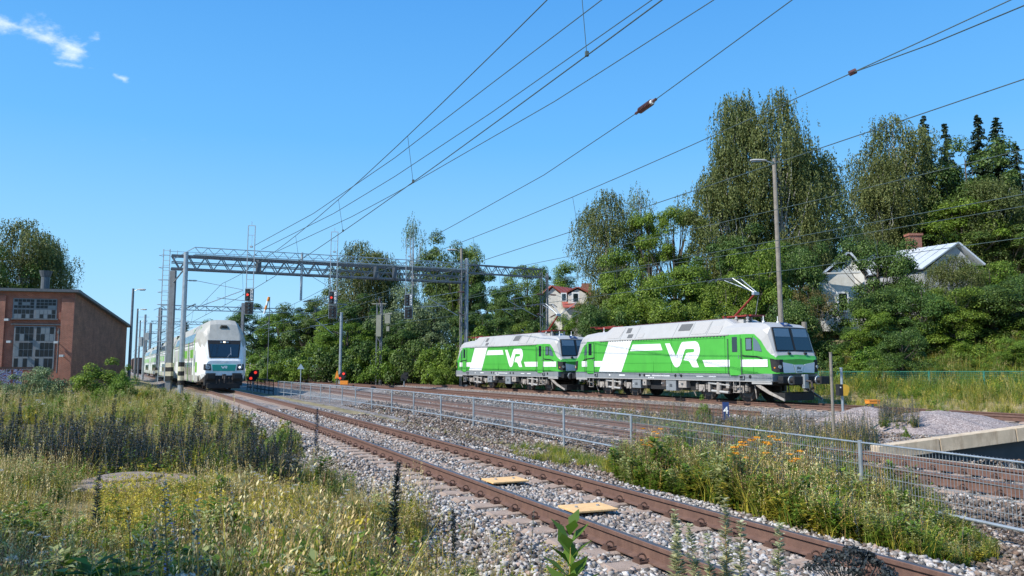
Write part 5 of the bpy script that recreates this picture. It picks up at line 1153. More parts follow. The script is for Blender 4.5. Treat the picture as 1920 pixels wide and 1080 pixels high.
# ---------------------------------------------------------------- wires
def wire_mb(mb, P, r): mb.tube(P, r, 5)
def cat_z(Y): ph = ((Y-29) % 60); ph = ph-60 if ph > 30 else ph; return 7.28+.0008*ph*ph
def overhead(k, off, lab, droppers, Y0=1.5, Y1=320, r=.0085, z=6.2, dz=0):
    f, c = LINE[k]; Ys = list(spaced((Y0, 60, 3), (60, Y1, 8)))
    r_ = thing('overhead_wire', lab, 'overhead wire', (0, 0, 0), 0, 'overhead wires above the tracks')
    grow = lambda Y: r*(1+Y/60)
    st = lambda Y: .18*math.sin(Y/19)
    mb = MB(); P = [(float(f(Y))+off+st(Y), Y, z) for Y in Ys]; mb.tube(P, [grow(Y) for Y in Ys], 5); mb.build('contact_wire', MT['wire'], r_)
    mb = MB(); P = [(float(f(Y))+off, Y, cat_z(Y)+dz) for Y in Ys]; mb.tube(P, [grow(Y) for Y in Ys], 5); mb.build('messenger_wire', MT['wire'], r_)
    for Y in droppers:
        mb = MB(); x = float(f(Y))+off; mb.cyl((x+st(Y), Y, z), (x, Y, cat_z(Y)+dz), grow(Y)*.55, n=5); mb.cyl((x+st(Y), Y, z-.01), (x+st(Y), Y, z+.06), .03, n=6); mb.build('dropper', MT['wire'], r_)
overhead(1, .28, 'contact and carrying wires above the nearest track, running to the train roof', (10.9, 18.7, 25.7, 33, 41, 49, 57, 68, 80, 95))
overhead(2, .15, 'contact and carrying wires above the second track, with a dropper near the maples', (9, 17, 25.3, 33.5, 42, 51, 60, 72))
overhead(3, .0, 'wires above the third track, crossing low in front of the trees', (12, 20, 29, 38, 47, 56, 66), Y0=10)
overhead(4, .0, 'wires above the locomotives, touched by their raised pantographs', (16, 24, 32, 40, 48, 57, 67, 78), Y0=12)
def feeder(pts, lab, r=.0105, cat='overhead wire', extra=None):
    r_ = thing('feeder_wire', lab, cat, (0, 0, 0), 0, 'feeder wires crossing the sky'); P = [G(x, y, z_) for x, y, z_ in pts]
    # extend past the top of the picture in a straight line
    e_ = P[0]+(P[0]-P[1]).normalized()*6; P = [e_]+P
    rr = [r*(1+p.y/55) for p in P]; mb = MB(); mb.tube(P, rr, 5); mb.build('wire', MT['wire'], r_); return r_, P
feeder([(1128, 0, 11), (920, 158, 10.9), (740, 296, 10.85), (588, 400, 10.85), (478, 460, 10.95)], 'thin feeder wire left of the contact wire, ending on the gantry over the train')
feeder([(1222, 0, 11), (920, 212, 10.9), (740, 331, 10.85), (626, 400, 10.85), (490, 468, 10.95)], 'feeder wire beginning beside the nearest contact wire at the top of the picture')
feeder([(1338, 0, 11), (1040, 190, 10.9), (740, 363, 10.85), (660, 406, 10.85), (520, 471, 10.9)], 'feeder wire between the contact wire and the insulator wire')
r_, P = feeder([(1485, 0, 10.6), (1230, 186, 10.5), (1192, 213, 10.5), (1020, 328, 10.45), (855, 420, 10.5), (770, 466, 10.6)], 'sloping feeder wire carrying a large brown insulator in mid sky')
mb = MB(); a, c_ = P[2], P[3]; dd = (c_-a)
for i in range(9): p = a+dd*(.22+i*.065); mb.cyl(p, p+dd.normalized()*.045, .115, n=12)
mb.cyl(a, a+dd*.95, .035, n=8); mb.cyl(a, a+dd*.14, .05, n=6); mb.cyl(a+dd*.84, a+dd*1.0, .05, n=6); mb.build('insulator', MT['insul'], r_)
mb = MB(); mb.cyl(a+dd*.14, a+dd*.21, .085, n=10); mb.build('end_cap', MT['white'], r_)
Yc = 14.75; pc = Vector((float(X2(Yc))+.15, Yc, cat_z(Yc))); pe = at(1960, -6, 10.2)
r_ = thing('feeder_wire', 'branch wire leaving the second track carrying wire at a dark clamp', 'overhead wire', (0, 0, 0), 0, 'feeder wires crossing the sky')
mb = MB(); mb.tube([pc, pc.lerp(pe, .5)-Vector((0, 0, .04)), pe, pe+(pe-pc)], .011, 5); mb.build('wire', MT['wire'], r_)
mb = MB(); mb.cyl(pc-Vector((.06, 0, .02)), pc+Vector((.06, -.03, .03)), .055, n=8); mb.build('clamp', MT['insul'], r_)
# ---------------------------------------------------------------- foliage generators
def unit(n_): v = rng.normal(size=(n_, 3)); return v/np.linalg.norm(v, axis=1, keepdims=True)
def leaf_quads(P, Nm, size, asp=.62, up=None):
    """one pointed quad per leaf or twig at P, facing Nm"""
    n_ = len(P); Nm = Nm/np.linalg.norm(Nm, axis=1, keepdims=True); r_ = unit(n_) if up is None else up+unit(n_)*.25
    a = np.cross(Nm, r_); a /= np.linalg.norm(a, axis=1, keepdims=True)+1e-9; b = np.cross(Nm, a)
    s = np.broadcast_to(np.asarray(size, float), (n_,))[:, None]*rng.uniform(.65, 1.3, (n_, 1))
    V = np.stack([P-b*s*.5, P+a*s*.5*asp+Nm*s*.08, P+b*s*.5, P-a*s*.5*asp+Nm*s*.08], 1)
    return V
def clump_leaves(C_, Rr, per, size, flat=.75, jit=.55):
    n_ = len(C_)*per; c_ = np.repeat(C_, per, 0); r_ = np.repeat(Rr, per); d_ = unit(n_)
    d_[:, 2] = np.where(d_[:, 2] < -.25, -d_[:, 2], d_[:, 2])
    rad = r_*(rng.random(n_)**.45); P = c_+d_*rad[:, None]*np.array([1, 1, flat]); Nm = d_*.7+np.array([0, 0, .45])+unit(n_)*jit
    return leaf_quads(P, Nm, size)
def limbs(mb, tips, z0, r0, top, n=6, segs=3, m=0):
    for t_ in tips:
        t_ = Vector(t_); zs = z0+(min(t_.z, top)-z0)*random.uniform(.25, .6); a = Vector((0, 0, zs)); pts = []
        for i in range(segs+1):
            f_ = i/segs; p = a.lerp(t_, f_); p.z += math.sin(f_*math.pi)*-.06*(t_-a).length; p += Vector((random.uniform(-1, 1), random.uniform(-1, 1), random.uniform(-1, 1)))*.05*(t_-a).length*(0 if i in (0,) else 1); pts.append(p)
        rr = [max(.02, r0*.42*(1-.8*i/segs)) for i in range(segs+1)]; mb.tube(pts, rr, n, m)
def finish_tree(name, V, leafm, mb, barkm, cat):
    root = bpy.data.objects.new(name, None); root.empty_display_size = .5
    n_ = len(V); F = np.arange(n_*4).reshape(-1, 4)
    c_ = npmesh('crown', V.reshape(-1, 3), F, np.zeros(n_), [leafm], root); COL.objects.unlink(c_)
    t_ = mb.build('trunk', barkm, root); COL.objects.unlink(t_); root['cat0'] = cat; return root, c_, t_
def broadleaf(name, h, r, leafm, seed, nclump=46, per=520, size=.235, base=.08, open_=0.0, barkm=None):
    random.seed(seed); global rng; rng = np.random.default_rng(seed)
    d_ = unit(nclump); rad = rng.random(nclump)**.38; C_ = d_*rad[:, None]*np.array([r, r, h*(1-base)/2])*.86; C_[:, 2] += h*(base+(1-base)/2)
    wob = 1+.28*np.sin(C_[:, 2]*1.1+seed)+rng.uniform(-.12, .12, nclump); C_[:, :2] *= wob[:, None]
    Rr = rng.uniform(.13, .27, nclump)*r*1.25
    V = clump_leaves(C_, Rr, per, size)
    mb = MB(); r0 = .022*h; mb.tube([(0, 0, -.6), (0, 0, h*.25), (.1, .05, h*.5), (0, .1, h*.82)], [r0*1.3, r0, r0*.65, r0*.15], 8)
    limbs(mb, C_[:min(nclump, 26)], h*.12, r0, h*.8); return finish_tree(name, V, leafm, mb, barkm or MT['bark'], 'tree')
def birch(name, h, r, leafm, seed, nbr=64, size=.19, strand=26, nl=11):
    random.seed(seed); global rng; rng = np.random.default_rng(seed)
    zz = rng.uniform(.20, .99, nbr)**.9*h; env = np.clip(1-np.abs(2*np.clip((zz/h-.06)/.94, 0, 1)**1.15-1)**2.4, .05, 1)**.62; ang = rng.uniform(0, 2*math.pi, nbr)
    lobes = 1+.28*np.sin(ang*2+zz*.5+seed)
    tips = np.stack([np.cos(ang)*env*r*lobes*rng.uniform(.15, 1, nbr)**.7, np.sin(ang)*env*r*lobes*rng.uniform(.15, 1, nbr)**.7, zz], 1)
    P = []; D = []
    for t_ in tips:
        for s_ in range(strand):
            o_ = t_+np.clip(rng.normal(size=3), -1.5, 1.5)*np.array([.62, .62, .55])*r*.30; L_ = rng.uniform(.3, 1.9)*h/18; k = np.linspace(0, 1, nl)
            q_ = o_+np.stack([np.sin(k*3+s_)*.06, np.cos(k*2+s_)*.06, -k*L_], 1)+rng.normal(size=(nl, 3))*.07; out = np.array([t_[0], t_[1], 0]); out = out/(np.linalg.norm(out)+1e-6); q_ += out*(k[:, None]*.25); P.append(q_)
    P = np.concatenate(P); n_ = len(P); Nm = unit(n_)+np.array([0, 0, .35])+np.stack([P[:, 0], P[:, 1], np.zeros(n_)], 1)/(r*1.4)
    V = leaf_quads(P, Nm, size, .6, up=np.array([0, 0, -1.0]))
    mb = MB(); r0 = .011*h+.05; mb.tube([(0, 0, -.6), (.1, 0, h*.3), (-.1, .1, h*.6), (.05, 0, h*.97)], [r0*1.3, r0, r0*.6, .02], 8); limbs(mb, tips[:40], h*.15, r0*.8, h*.95, 5)
    return finish_tree(name, V, leafm, mb, MT['birchbark'], 'tree')
def spruce(name, h, r, leafm, seed):
    random.seed(seed); global rng; rng = np.random.default_rng(seed); P = []; Nn = []; mb = MB(); mb.cyl((0, 0, -.6), (0, 0, h*.98), .017*h, .02, n=8)
    z_ = h*.06
    while z_ < h*.985:
        f_ = 1-z_/h; nb = 6 if f_ > .2 else 5
        for i in range(nb):
            a = rng.uniform(0, 2*math.pi); Lb = r*(f_**.8)*rng.uniform(.65, 1.12)+.12; k = np.linspace(.12, 1, max(4, int(Lb*7)))
            droop = -.28*Lb*k**1.5+.10*Lb*k; x = np.cos(a)*Lb*k; y = np.sin(a)*Lb*k; b_ = np.stack([x, y, z_+droop], 1)
            for s_ in range(6):
                q_ = b_+rng.normal(size=b_.shape)*np.array([.10, .10, .05])*(Lb*.5+.3)*(1.1-k[:, None]*.4); q_[:, 2] -= rng.uniform(0, .28, len(k))*(Lb/r+.2); P.append(q_); Nn.append(np.tile([np.cos(a)*.5, np.sin(a)*.5, .7], (len(k), 1)))
            if Lb > 1: mb.cyl((0, 0, z_), tuple(b_[-1]), .03, .01, n=4)
        z_ += h*.006+.14
    P = np.concatenate(P); Nn = np.concatenate(Nn)+unit(len(P))*.6; V = leaf_quads(P, Nn, .30, .45); return finish_tree(name, V, leafm, mb, MT['bark'], 'tree')
def bush(name, h, r, leafm, seed, nclump=30, per=230, size=.2, stems=9):
    random.seed(seed); global rng; rng = np.random.default_rng(seed); d_ = unit(nclump); d_[:, 2] = np.abs(d_[:, 2]); rad = rng.random(nclump)**.35
    C_ = d_*rad[:, None]*np.array([r, r, h])*.82; C_[:, 2] = np.maximum(C_[:, 2], .1*h); C_ *= rng.uniform(.85, 1.15, (nclump, 1)); Rr = rng.uniform(.2, .34, nclump)*min(r, h)
    V = clump_leaves(C_, Rr, per, size, flat=.85); mb = MB()
    for t_ in C_[:stems]: mb.tube([(t_[0]*.1, t_[1]*.1, -.4), (t_[0]*.5, t_[1]*.5, t_[2]*.55), tuple(t_)], [.05*h/3, .03*h/3, .012], 5)
    return finish_tree(name, V, leafm, mb, MT['bark'], 'bush')
LM = {}
LM['maple'] = leafmat('maple_leaves', [(0, (0.060, 0.105, 0.011)), (.4, (0.116, 0.196, 0.019)), (.8, (0.176, 0.270, 0.030)), (1, (0.255, 0.338, 0.049))])
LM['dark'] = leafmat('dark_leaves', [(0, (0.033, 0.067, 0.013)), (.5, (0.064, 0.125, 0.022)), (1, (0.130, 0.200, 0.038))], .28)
LM['birch'] = leafmat('birch_leaves', [(0, (0.060, 0.081, 0.020)), (.5, (0.121, 0.149, 0.040)), (1, (0.212, 0.230, 0.075))], .3)
LM['pale'] = leafmat('willow_leaves', [(0, (0.078, 0.111, 0.046)), (.5, (0.143, 0.195, 0.078)), (1, (0.234, 0.299, 0.143))], .3)
LM['spruce'] = leafmat('spruce_needles', [(0, (0.009, 0.023, 0.010)), (.6, (0.022, 0.047, 0.018)), (1, (0.044, 0.075, 0.029))], .1)
LM['bright'] = leafmat('bright_leaves', [(0, (0.068, 0.127, 0.013)), (.5, (0.138, 0.218, 0.023)), (1, (0.235, 0.310, 0.042))], .4)
LM['turning'] = leafmat('turning_leaves', [(0, (0.060, 0.084, 0.018)), (.5, (0.132, 0.132, 0.036)), (.8, (0.204, 0.144, 0.054)), (1, (0.264, 0.216, 0.084))], .35)
PROTO = {
 'maple_a': broadleaf('broadleaf_tree', 14, 5.4, LM['maple'], 11), 'maple_b': broadleaf('broadleaf_tree', 14, 5.4, LM['maple'], 12, 40, 600), 'maple_open': broadleaf('broadleaf_tree', 14, 5.0, LM['bright'], 15, 26, 560, .22, base=.5),
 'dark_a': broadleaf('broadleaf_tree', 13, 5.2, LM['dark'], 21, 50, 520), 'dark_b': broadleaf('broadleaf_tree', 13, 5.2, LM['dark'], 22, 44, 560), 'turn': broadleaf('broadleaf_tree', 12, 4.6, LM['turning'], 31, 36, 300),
 'full_m': broadleaf('leafy_tree', 9, 4.6, LM['maple'], 81, 54, 520, .18, base=-.12), 'full_d': broadleaf('leafy_tree', 9, 4.6, LM['dark'], 82, 54, 520, .18, base=-.12),
 'birch_a': birch('birch_tree', 22, 4.4, LM['birch'], 41, 140, .235, 30), 'birch_b': birch('birch_tree', 22, 4.6, LM['birch'], 42, 130, .235, 30), 'birch_p': birch('birch_tree', 16, 3.6, LM['pale'], 43, 44, strand=18),
 'willow': broadleaf('willow_tree', 11, 5.2, LM['pale'], 51, 50, 320, .24, base=.02),
 'spruce_a': spruce('spruce_tree', 19, 3.4, LM['spruce'], 61), 'spruce_b': spruce('spruce_tree', 19, 3.0, LM['spruce'], 62),
 'bush_a': bush('bush', 4, 3.2, LM['dark'], 71), 'bush_b': bush('bush', 4, 3.2, LM['maple'], 72), 'bush_c': bush('bush', 4, 3.0, LM['bright'], 73), 'bush_p': bush('bush', 3, 2.2, LM['pale'], 74, 26, 200, .14),
 'shrub': bush('shrub', 1.6, 1.2, LM['maple'], 75, 24, 130, .085), 'shrub_b': bush('shrub', 1.6, 1.2, LM['bright'], 76, 24, 130, .085)}
DIM = {'full_m': (9, 4.6), 'full_d': (9, 4.6), 'maple_a': (14, 5.4), 'maple_b': (14, 5.4), 'maple_open': (14, 5.0), 'dark_a': (13, 5.2), 'dark_b': (13, 5.2), 'turn': (12, 4.6), 'birch_a': (22, 4.4), 'birch_b': (22, 4.6), 'birch_p': (16, 3.6), 'willow': (11, 5.2), 'spruce_a': (19, 3.4), 'spruce_b': (19, 3.0), 'bush_a': (4, 3.2), 'bush_b': (4, 3.2), 'bush_c': (4, 3.0), 'bush_p': (3, 2.2), 'shrub': (1.6, 1.2), 'shrub_b': (1.6, 1.2)}
random.seed(99); rng = np.random.default_rng(99)
def plant(kind, px, ytop, wpx, Y, lab, group=None, zb=None, cat=None):
    root, cr, tr = PROTO[kind]; b_ = at(px, 690, Y); z0 = zg1(b_.x, b_.y) if zb is None else zb; h, r = DIM[kind]; hh_ = zat(ytop, Y)-z0; sw = wpx*Y/FP/2/r
    o = root.copy(); COL.objects.link(o); o.location = (b_.x, b_.y, z0-.1); o.scale = (sw, sw, hh_/h*(1.10 if kind[:4] == 'full' else .985)); o.rotation_euler = (0, 0, random.uniform(0, 6.28))
    c_ = cr.copy(); COL.objects.link(c_); c_.parent = o; t_ = tr.copy(); COL.objects.link(t_); t_.parent = o
    if 'cat0' in o.keys(): del o['cat0']
    return tag(o, lab, cat or ('bush' if kind.startswith(('bush', 'shrub')) else 'tree'), group)
gR = 'trees beyond the tracks'; gB = 'bushes along the railway bank'
T = [ # kind, x, top y, width px, distance, label
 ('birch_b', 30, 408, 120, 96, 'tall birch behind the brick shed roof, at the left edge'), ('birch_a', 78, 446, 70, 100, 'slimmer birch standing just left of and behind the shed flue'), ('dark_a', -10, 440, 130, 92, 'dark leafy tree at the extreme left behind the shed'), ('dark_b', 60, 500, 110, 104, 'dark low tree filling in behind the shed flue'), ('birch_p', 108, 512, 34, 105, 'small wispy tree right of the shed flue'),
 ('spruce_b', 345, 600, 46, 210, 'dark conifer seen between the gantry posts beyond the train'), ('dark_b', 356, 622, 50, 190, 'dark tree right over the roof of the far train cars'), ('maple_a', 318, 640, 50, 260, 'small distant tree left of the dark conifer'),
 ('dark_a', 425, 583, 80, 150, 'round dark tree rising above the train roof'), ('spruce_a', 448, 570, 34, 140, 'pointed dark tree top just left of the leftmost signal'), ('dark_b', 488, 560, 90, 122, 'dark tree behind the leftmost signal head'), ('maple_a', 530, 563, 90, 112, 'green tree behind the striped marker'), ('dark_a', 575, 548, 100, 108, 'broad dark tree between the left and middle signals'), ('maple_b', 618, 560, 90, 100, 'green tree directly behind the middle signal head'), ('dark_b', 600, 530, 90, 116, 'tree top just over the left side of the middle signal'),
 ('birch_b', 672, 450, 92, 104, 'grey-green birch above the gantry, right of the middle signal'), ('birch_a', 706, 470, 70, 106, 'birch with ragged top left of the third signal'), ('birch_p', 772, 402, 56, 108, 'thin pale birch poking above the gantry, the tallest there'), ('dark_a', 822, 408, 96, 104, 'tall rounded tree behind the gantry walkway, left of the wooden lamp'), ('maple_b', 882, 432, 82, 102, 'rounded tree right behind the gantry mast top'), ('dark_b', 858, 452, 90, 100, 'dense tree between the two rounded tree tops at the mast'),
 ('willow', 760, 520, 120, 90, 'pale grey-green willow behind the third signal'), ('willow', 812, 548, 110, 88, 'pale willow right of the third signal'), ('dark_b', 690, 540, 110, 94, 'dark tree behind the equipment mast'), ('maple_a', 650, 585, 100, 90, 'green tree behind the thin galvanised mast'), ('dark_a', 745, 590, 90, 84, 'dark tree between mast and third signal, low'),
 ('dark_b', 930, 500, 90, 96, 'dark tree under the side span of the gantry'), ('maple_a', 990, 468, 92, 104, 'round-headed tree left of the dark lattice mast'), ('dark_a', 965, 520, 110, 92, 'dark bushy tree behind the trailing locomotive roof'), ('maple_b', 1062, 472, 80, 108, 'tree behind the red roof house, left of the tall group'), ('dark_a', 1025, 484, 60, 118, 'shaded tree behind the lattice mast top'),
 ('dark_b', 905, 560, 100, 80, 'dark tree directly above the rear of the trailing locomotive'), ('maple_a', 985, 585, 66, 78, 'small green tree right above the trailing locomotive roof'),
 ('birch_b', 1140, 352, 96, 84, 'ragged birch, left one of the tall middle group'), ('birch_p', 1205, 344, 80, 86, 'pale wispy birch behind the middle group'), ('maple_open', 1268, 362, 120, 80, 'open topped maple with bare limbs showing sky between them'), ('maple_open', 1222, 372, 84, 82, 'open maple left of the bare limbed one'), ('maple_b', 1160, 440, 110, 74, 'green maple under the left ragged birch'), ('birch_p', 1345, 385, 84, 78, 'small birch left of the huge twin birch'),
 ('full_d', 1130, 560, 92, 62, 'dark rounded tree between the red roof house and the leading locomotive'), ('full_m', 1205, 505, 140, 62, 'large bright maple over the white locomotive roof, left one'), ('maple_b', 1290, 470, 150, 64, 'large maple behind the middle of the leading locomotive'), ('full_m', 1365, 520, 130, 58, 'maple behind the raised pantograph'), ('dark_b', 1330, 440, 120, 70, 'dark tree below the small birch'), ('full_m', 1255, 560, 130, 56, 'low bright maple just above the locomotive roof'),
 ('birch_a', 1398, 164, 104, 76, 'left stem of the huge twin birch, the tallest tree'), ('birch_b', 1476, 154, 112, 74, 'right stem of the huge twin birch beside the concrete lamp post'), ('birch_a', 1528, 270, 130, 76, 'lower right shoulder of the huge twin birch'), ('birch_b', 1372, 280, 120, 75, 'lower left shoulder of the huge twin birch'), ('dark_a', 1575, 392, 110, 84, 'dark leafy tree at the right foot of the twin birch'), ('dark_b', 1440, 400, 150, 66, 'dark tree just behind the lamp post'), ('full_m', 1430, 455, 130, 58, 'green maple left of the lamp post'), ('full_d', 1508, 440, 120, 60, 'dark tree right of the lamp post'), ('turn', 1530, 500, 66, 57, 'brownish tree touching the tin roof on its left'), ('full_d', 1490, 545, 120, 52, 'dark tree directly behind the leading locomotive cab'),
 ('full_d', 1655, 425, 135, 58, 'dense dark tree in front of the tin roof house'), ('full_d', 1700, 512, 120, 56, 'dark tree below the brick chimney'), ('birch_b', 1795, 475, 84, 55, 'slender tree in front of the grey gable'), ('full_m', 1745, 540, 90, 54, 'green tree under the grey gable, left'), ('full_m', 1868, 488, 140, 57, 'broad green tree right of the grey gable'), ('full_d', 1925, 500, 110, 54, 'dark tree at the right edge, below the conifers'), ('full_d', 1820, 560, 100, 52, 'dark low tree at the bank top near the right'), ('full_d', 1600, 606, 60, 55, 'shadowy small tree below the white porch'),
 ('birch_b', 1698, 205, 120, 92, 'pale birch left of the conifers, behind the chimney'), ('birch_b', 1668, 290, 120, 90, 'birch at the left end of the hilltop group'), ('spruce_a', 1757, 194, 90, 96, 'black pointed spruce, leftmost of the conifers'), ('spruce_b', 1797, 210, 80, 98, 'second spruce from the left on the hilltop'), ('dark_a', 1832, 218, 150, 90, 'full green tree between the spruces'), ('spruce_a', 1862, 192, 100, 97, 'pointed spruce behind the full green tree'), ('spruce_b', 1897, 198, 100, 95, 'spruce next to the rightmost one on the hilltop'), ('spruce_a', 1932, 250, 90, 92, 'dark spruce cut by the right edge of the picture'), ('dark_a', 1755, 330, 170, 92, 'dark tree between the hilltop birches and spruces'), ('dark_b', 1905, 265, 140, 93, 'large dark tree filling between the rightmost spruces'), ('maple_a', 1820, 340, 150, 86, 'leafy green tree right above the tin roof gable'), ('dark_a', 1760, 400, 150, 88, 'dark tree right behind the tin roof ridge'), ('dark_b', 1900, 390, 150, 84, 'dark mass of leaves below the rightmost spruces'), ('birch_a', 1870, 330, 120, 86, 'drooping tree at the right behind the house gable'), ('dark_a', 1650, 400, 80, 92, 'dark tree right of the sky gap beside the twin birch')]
for k, x, yt, w_, Y, lab in T: plant(k, x, yt, w_*1.2, Y, lab, gR)
Bs = [('bush_b', 492, 640, 84, 100), ('bush_a', 540, 622, 90, 94), ('bush_c', 520, 655, 60, 90), ('bush_b', 590, 610, 90, 88), ('bush_a', 632, 618, 96, 85), ('bush_c', 668, 640, 70, 82), ('bush_a', 690, 600, 90, 83), ('bush_b', 730, 625, 84, 80), ('bush_a', 775, 600, 96, 79), ('bush_b', 815, 620, 84, 76), ('bush_a', 850, 610, 80, 76), ('bush_c', 838, 660, 50, 73), ('bush_b', 895, 580, 90, 74), ('bush_a', 950, 575, 90, 73), ('bush_a', 1005, 600, 90, 71), ('bush_b', 1060, 605, 60, 70), ('bush_a', 1110, 585, 80, 60), ('bush_a', 1165, 580, 80, 56), ('bush_b', 1400, 575, 110, 50), ('bush_a', 1345, 590, 100, 50), ('bush_a', 1450, 570, 90, 50), ('bush_a', 1540, 610, 70, 52), ('bush_b', 1632, 600, 80, 51), ('bush_a', 1700, 585, 110, 51), ('bush_b', 1770, 590, 100, 50), ('bush_a', 1840, 600, 90, 49.5), ('bush_b', 1915, 588, 90, 49), ('full_d', 1692, 606, 92, 43), ('full_m', 1900, 632, 70, 41), ('bush_c', 1752, 660, 60, 45), ('bush_c', 1590, 655, 70, 46), ('bush_b', 1640, 668, 60, 45), ('bush_c', 1805, 672, 70, 43.5), ('bush_b', 1850, 660, 60, 44),
 ('full_m', 1632, 580, 90, 50), ('full_d', 1668, 520, 130, 51), ('full_d', 1735, 530, 120, 50), ('full_m', 1800, 540, 120, 49), ('full_d', 1858, 520, 130, 49.5), ('full_d', 1935, 520, 130, 48.5), ('full_d', 1030, 596, 50, 80), ('full_m', 1055, 590, 60, 79), ('full_d', 1098, 582, 50, 79), ('full_d', 1108, 556, 60, 78), ('bush_b', 1820, 625, 90, 46), ('bush_b', 1640, 628, 80, 46.5), ('bush_a', 1560, 645, 60, 48)]
for i, (k, x, yt, w_, Y) in enumerate(Bs):
    nm = {'': '', 'bush_a': 'dark green', 'bush_b': 'mid green', 'bush_c': 'light yellowish green', 'full_d': 'dense dark', 'full_m': 'dense fresh green'}[k]
    where = ('just right of the train, by the painted wall' if x < 520 else 'behind the triangular sign' if x < 560 else 'left of the thin galvanised mast' if x < 636 else 'between the thin mast and the equipment mast' if x < 700 else 'behind the dark dwarf signal' if x < 790 else 'left of the trailing locomotive' if x < 870 else 'above the trailing locomotive' if x < 1040 else 'right of the red roof' if x < 1090 else 'behind the rear roof of the leading locomotive' if x < 1140 else 'above the rear of the leading locomotive' if x < 1200 else 'near the raised pantograph' if x < 1420 else 'behind the leading locomotive cab' if x < 1500 else 'below the white porch' if x < 1640 else 'in the middle of the right bank' if x < 1730 else 'right of the middle of the right bank' if x < 1800 else 'at the right end of the bank' if x < 1930 else 'cut by the right picture edge')
    low = 'low ' if yt > 630 else 'tall ' if yt < 590 else ''
    if k[:4] == 'full' and 1020 < x < 1110: where += {1030: ' by the mast', 1055: ' under red eaves', 1098: ' before the wall', 1108: ' right of the house'}.get(x, '')
    plant(k, x, yt, w_*1.3, Y, '%s%s %s %s' % (low, nm, 'tree' if k[:4] == 'full' else 'bush', where), gB)
plant('bush_c', 190, 655, 120, 44, 'bright green leafy bush in front of the shed side wall', 'bushes before the shed', zb=0)
plant('bush_c', 232, 668, 60, 40, 'smaller bright green bush at the right end of the shed wall', 'bushes before the shed', zb=0)
plant('bush_p', 92, 660, 110, 42, 'pale grey-green bushy weeds below the shed doors', 'bushes before the shed', zb=0)
plant('bush_p', 50, 676, 90, 40, 'low pale weeds before the graffiti wall', 'bushes before the shed', zb=0)
plant('shrub', 1750, 737, 58, 24.5, 'round leafy shrub at the back of the pinkish gravel heap', zb=-.25)
plant('shrub', 1318, 728, 42, 27, 'slim leafy shrub left of the blue number sign', zb=-.35)
plant('shrub_b', 1692, 782, 18, 19, 'tiny bright shrub on the gravel heap', zb=.05)
plant('shrub_b', 520, 786, 70, 17.2, 'bright leafy clump beside the nearest rail, left side', zb=-.15)
plant('shrub', 545, 775, 60, 18.5, 'darker leafy clump behind the bright one near the rail', zb=-.15)
# far woods closing the horizon
rg = random.Random(12); V = []; 
wl_ = []
for i in range(150):
    px = rg.uniform(-100, 2000); Y = rg.uniform(330, 520) if px < 700 else rg.uniform(180, 330); b_ = at(px, 690, Y); h = rg.uniform(9, 16) if px > 460 else rg.uniform(4, 8); wl_.append((b_.x, b_.y, h))
cl = []
rng = np.random.default_rng(5); vv = []
for x, y, h in wl_:
    C_ = unit(7)*np.array([h*.45, h*.45, h*.4])+np.array([x, y, h*.5+zg1(x, y)]); vv.append(clump_leaves(C_, np.full(7, h*.3), 60, h*.11))
vv = np.concatenate(vv); o = npmesh('distant_woods', vv.reshape(-1, 3), np.arange(len(vv)*4).reshape(-1, 4), np.zeros(len(vv)), [LM['dark']]); tag(o, 'far off woods closing the horizon', 'woods', kind='stuff')
# a leafy tree behind the photographer, whose shade falls on the near weeds
o = plant('dark_a', 960, 100, 10, 30, 'tree outside the picture that shades the nearest weeds', gR); o.location = (-8.6, .6, 0); o.scale = (.60, .60, .62)

# ---------------------------------------------------------------- weeds, grasses and wild flowers
class PL_:
    """archetype plant: arrays of quads with a material slot each"""
    def __init__(s): s.q = []; s.m = []
    def quad(s, a, b, c_, d_, m): s.q.append((a, b, c_, d_)); s.m.append(m)
    def blade(s, p, dirx, h, w_, lean, m, segs=3):
        d_ = np.array([math.cos(dirx), math.sin(dirx), 0]); sd = np.array([-d_[1], d_[0], 0]); prev = None
        for i in range(segs+1):
            f_ = i/segs; c_ = np.array(p)+d_*lean*f_*f_+np.array([0, 0, h*f_*(1-.12*f_*lean/h)]); hw = w_/2*(1-f_**1.5*.9); cur = (c_-sd*hw, c_+sd*hw)
            if prev: s.quad(prev[0], prev[1], cur[1], cur[0], m)
            prev = cur
    def leaf(s, p, d_, L_, w_, m):
        d_ = np.array(d_, float); d_ /= np.linalg.norm(d_); sd = np.cross(d_, [0, 0, 1]); n_ = np.linalg.norm(sd); sd = np.array([1, 0, 0]) if n_ < 1e-3 else sd/n_
        p = np.array(p, float); s.quad(p, p+d_*L_*.45+sd*w_/2, p+d_*L_+np.array([0, 0, -L_*.18]), p+d_*L_*.45-sd*w_/2, m)
    def arr(s): return np.array(s.q, float), np.array(s.m)
def bits(pl, c_, r_, n_, sz, m, flat=1.0):
    for _ in range(n_):
        d_ = np.random.normal(size=3); d_ /= np.linalg.norm(d_); p = np.array(c_)+d_*r_*np.random.rand()**.4*np.array([1, 1, flat]); a = np.random.normal(size=3); a /= np.linalg.norm(a); b = np.cross(a, d_); b /= np.linalg.norm(b)+1e-6; k = sz*np.random.uniform(.6, 1.3); pl.quad(p-a*k, p-b*k, p+a*k, p+b*k, m)
np.random.seed(4); U_ = np.random.uniform
def A_grass(m=0, h=.5, n_=16, w_=.009, sp=.10, lean=.28):
    p = PL_()
    for _ in range(n_): p.blade((U_(-sp, sp), U_(-sp, sp), 0), U_(0, 6.28), h*U_(.5, 1.1), w_*U_(.7, 1.3), lean*U_(.1, 1.2), m)
    return p.arr()
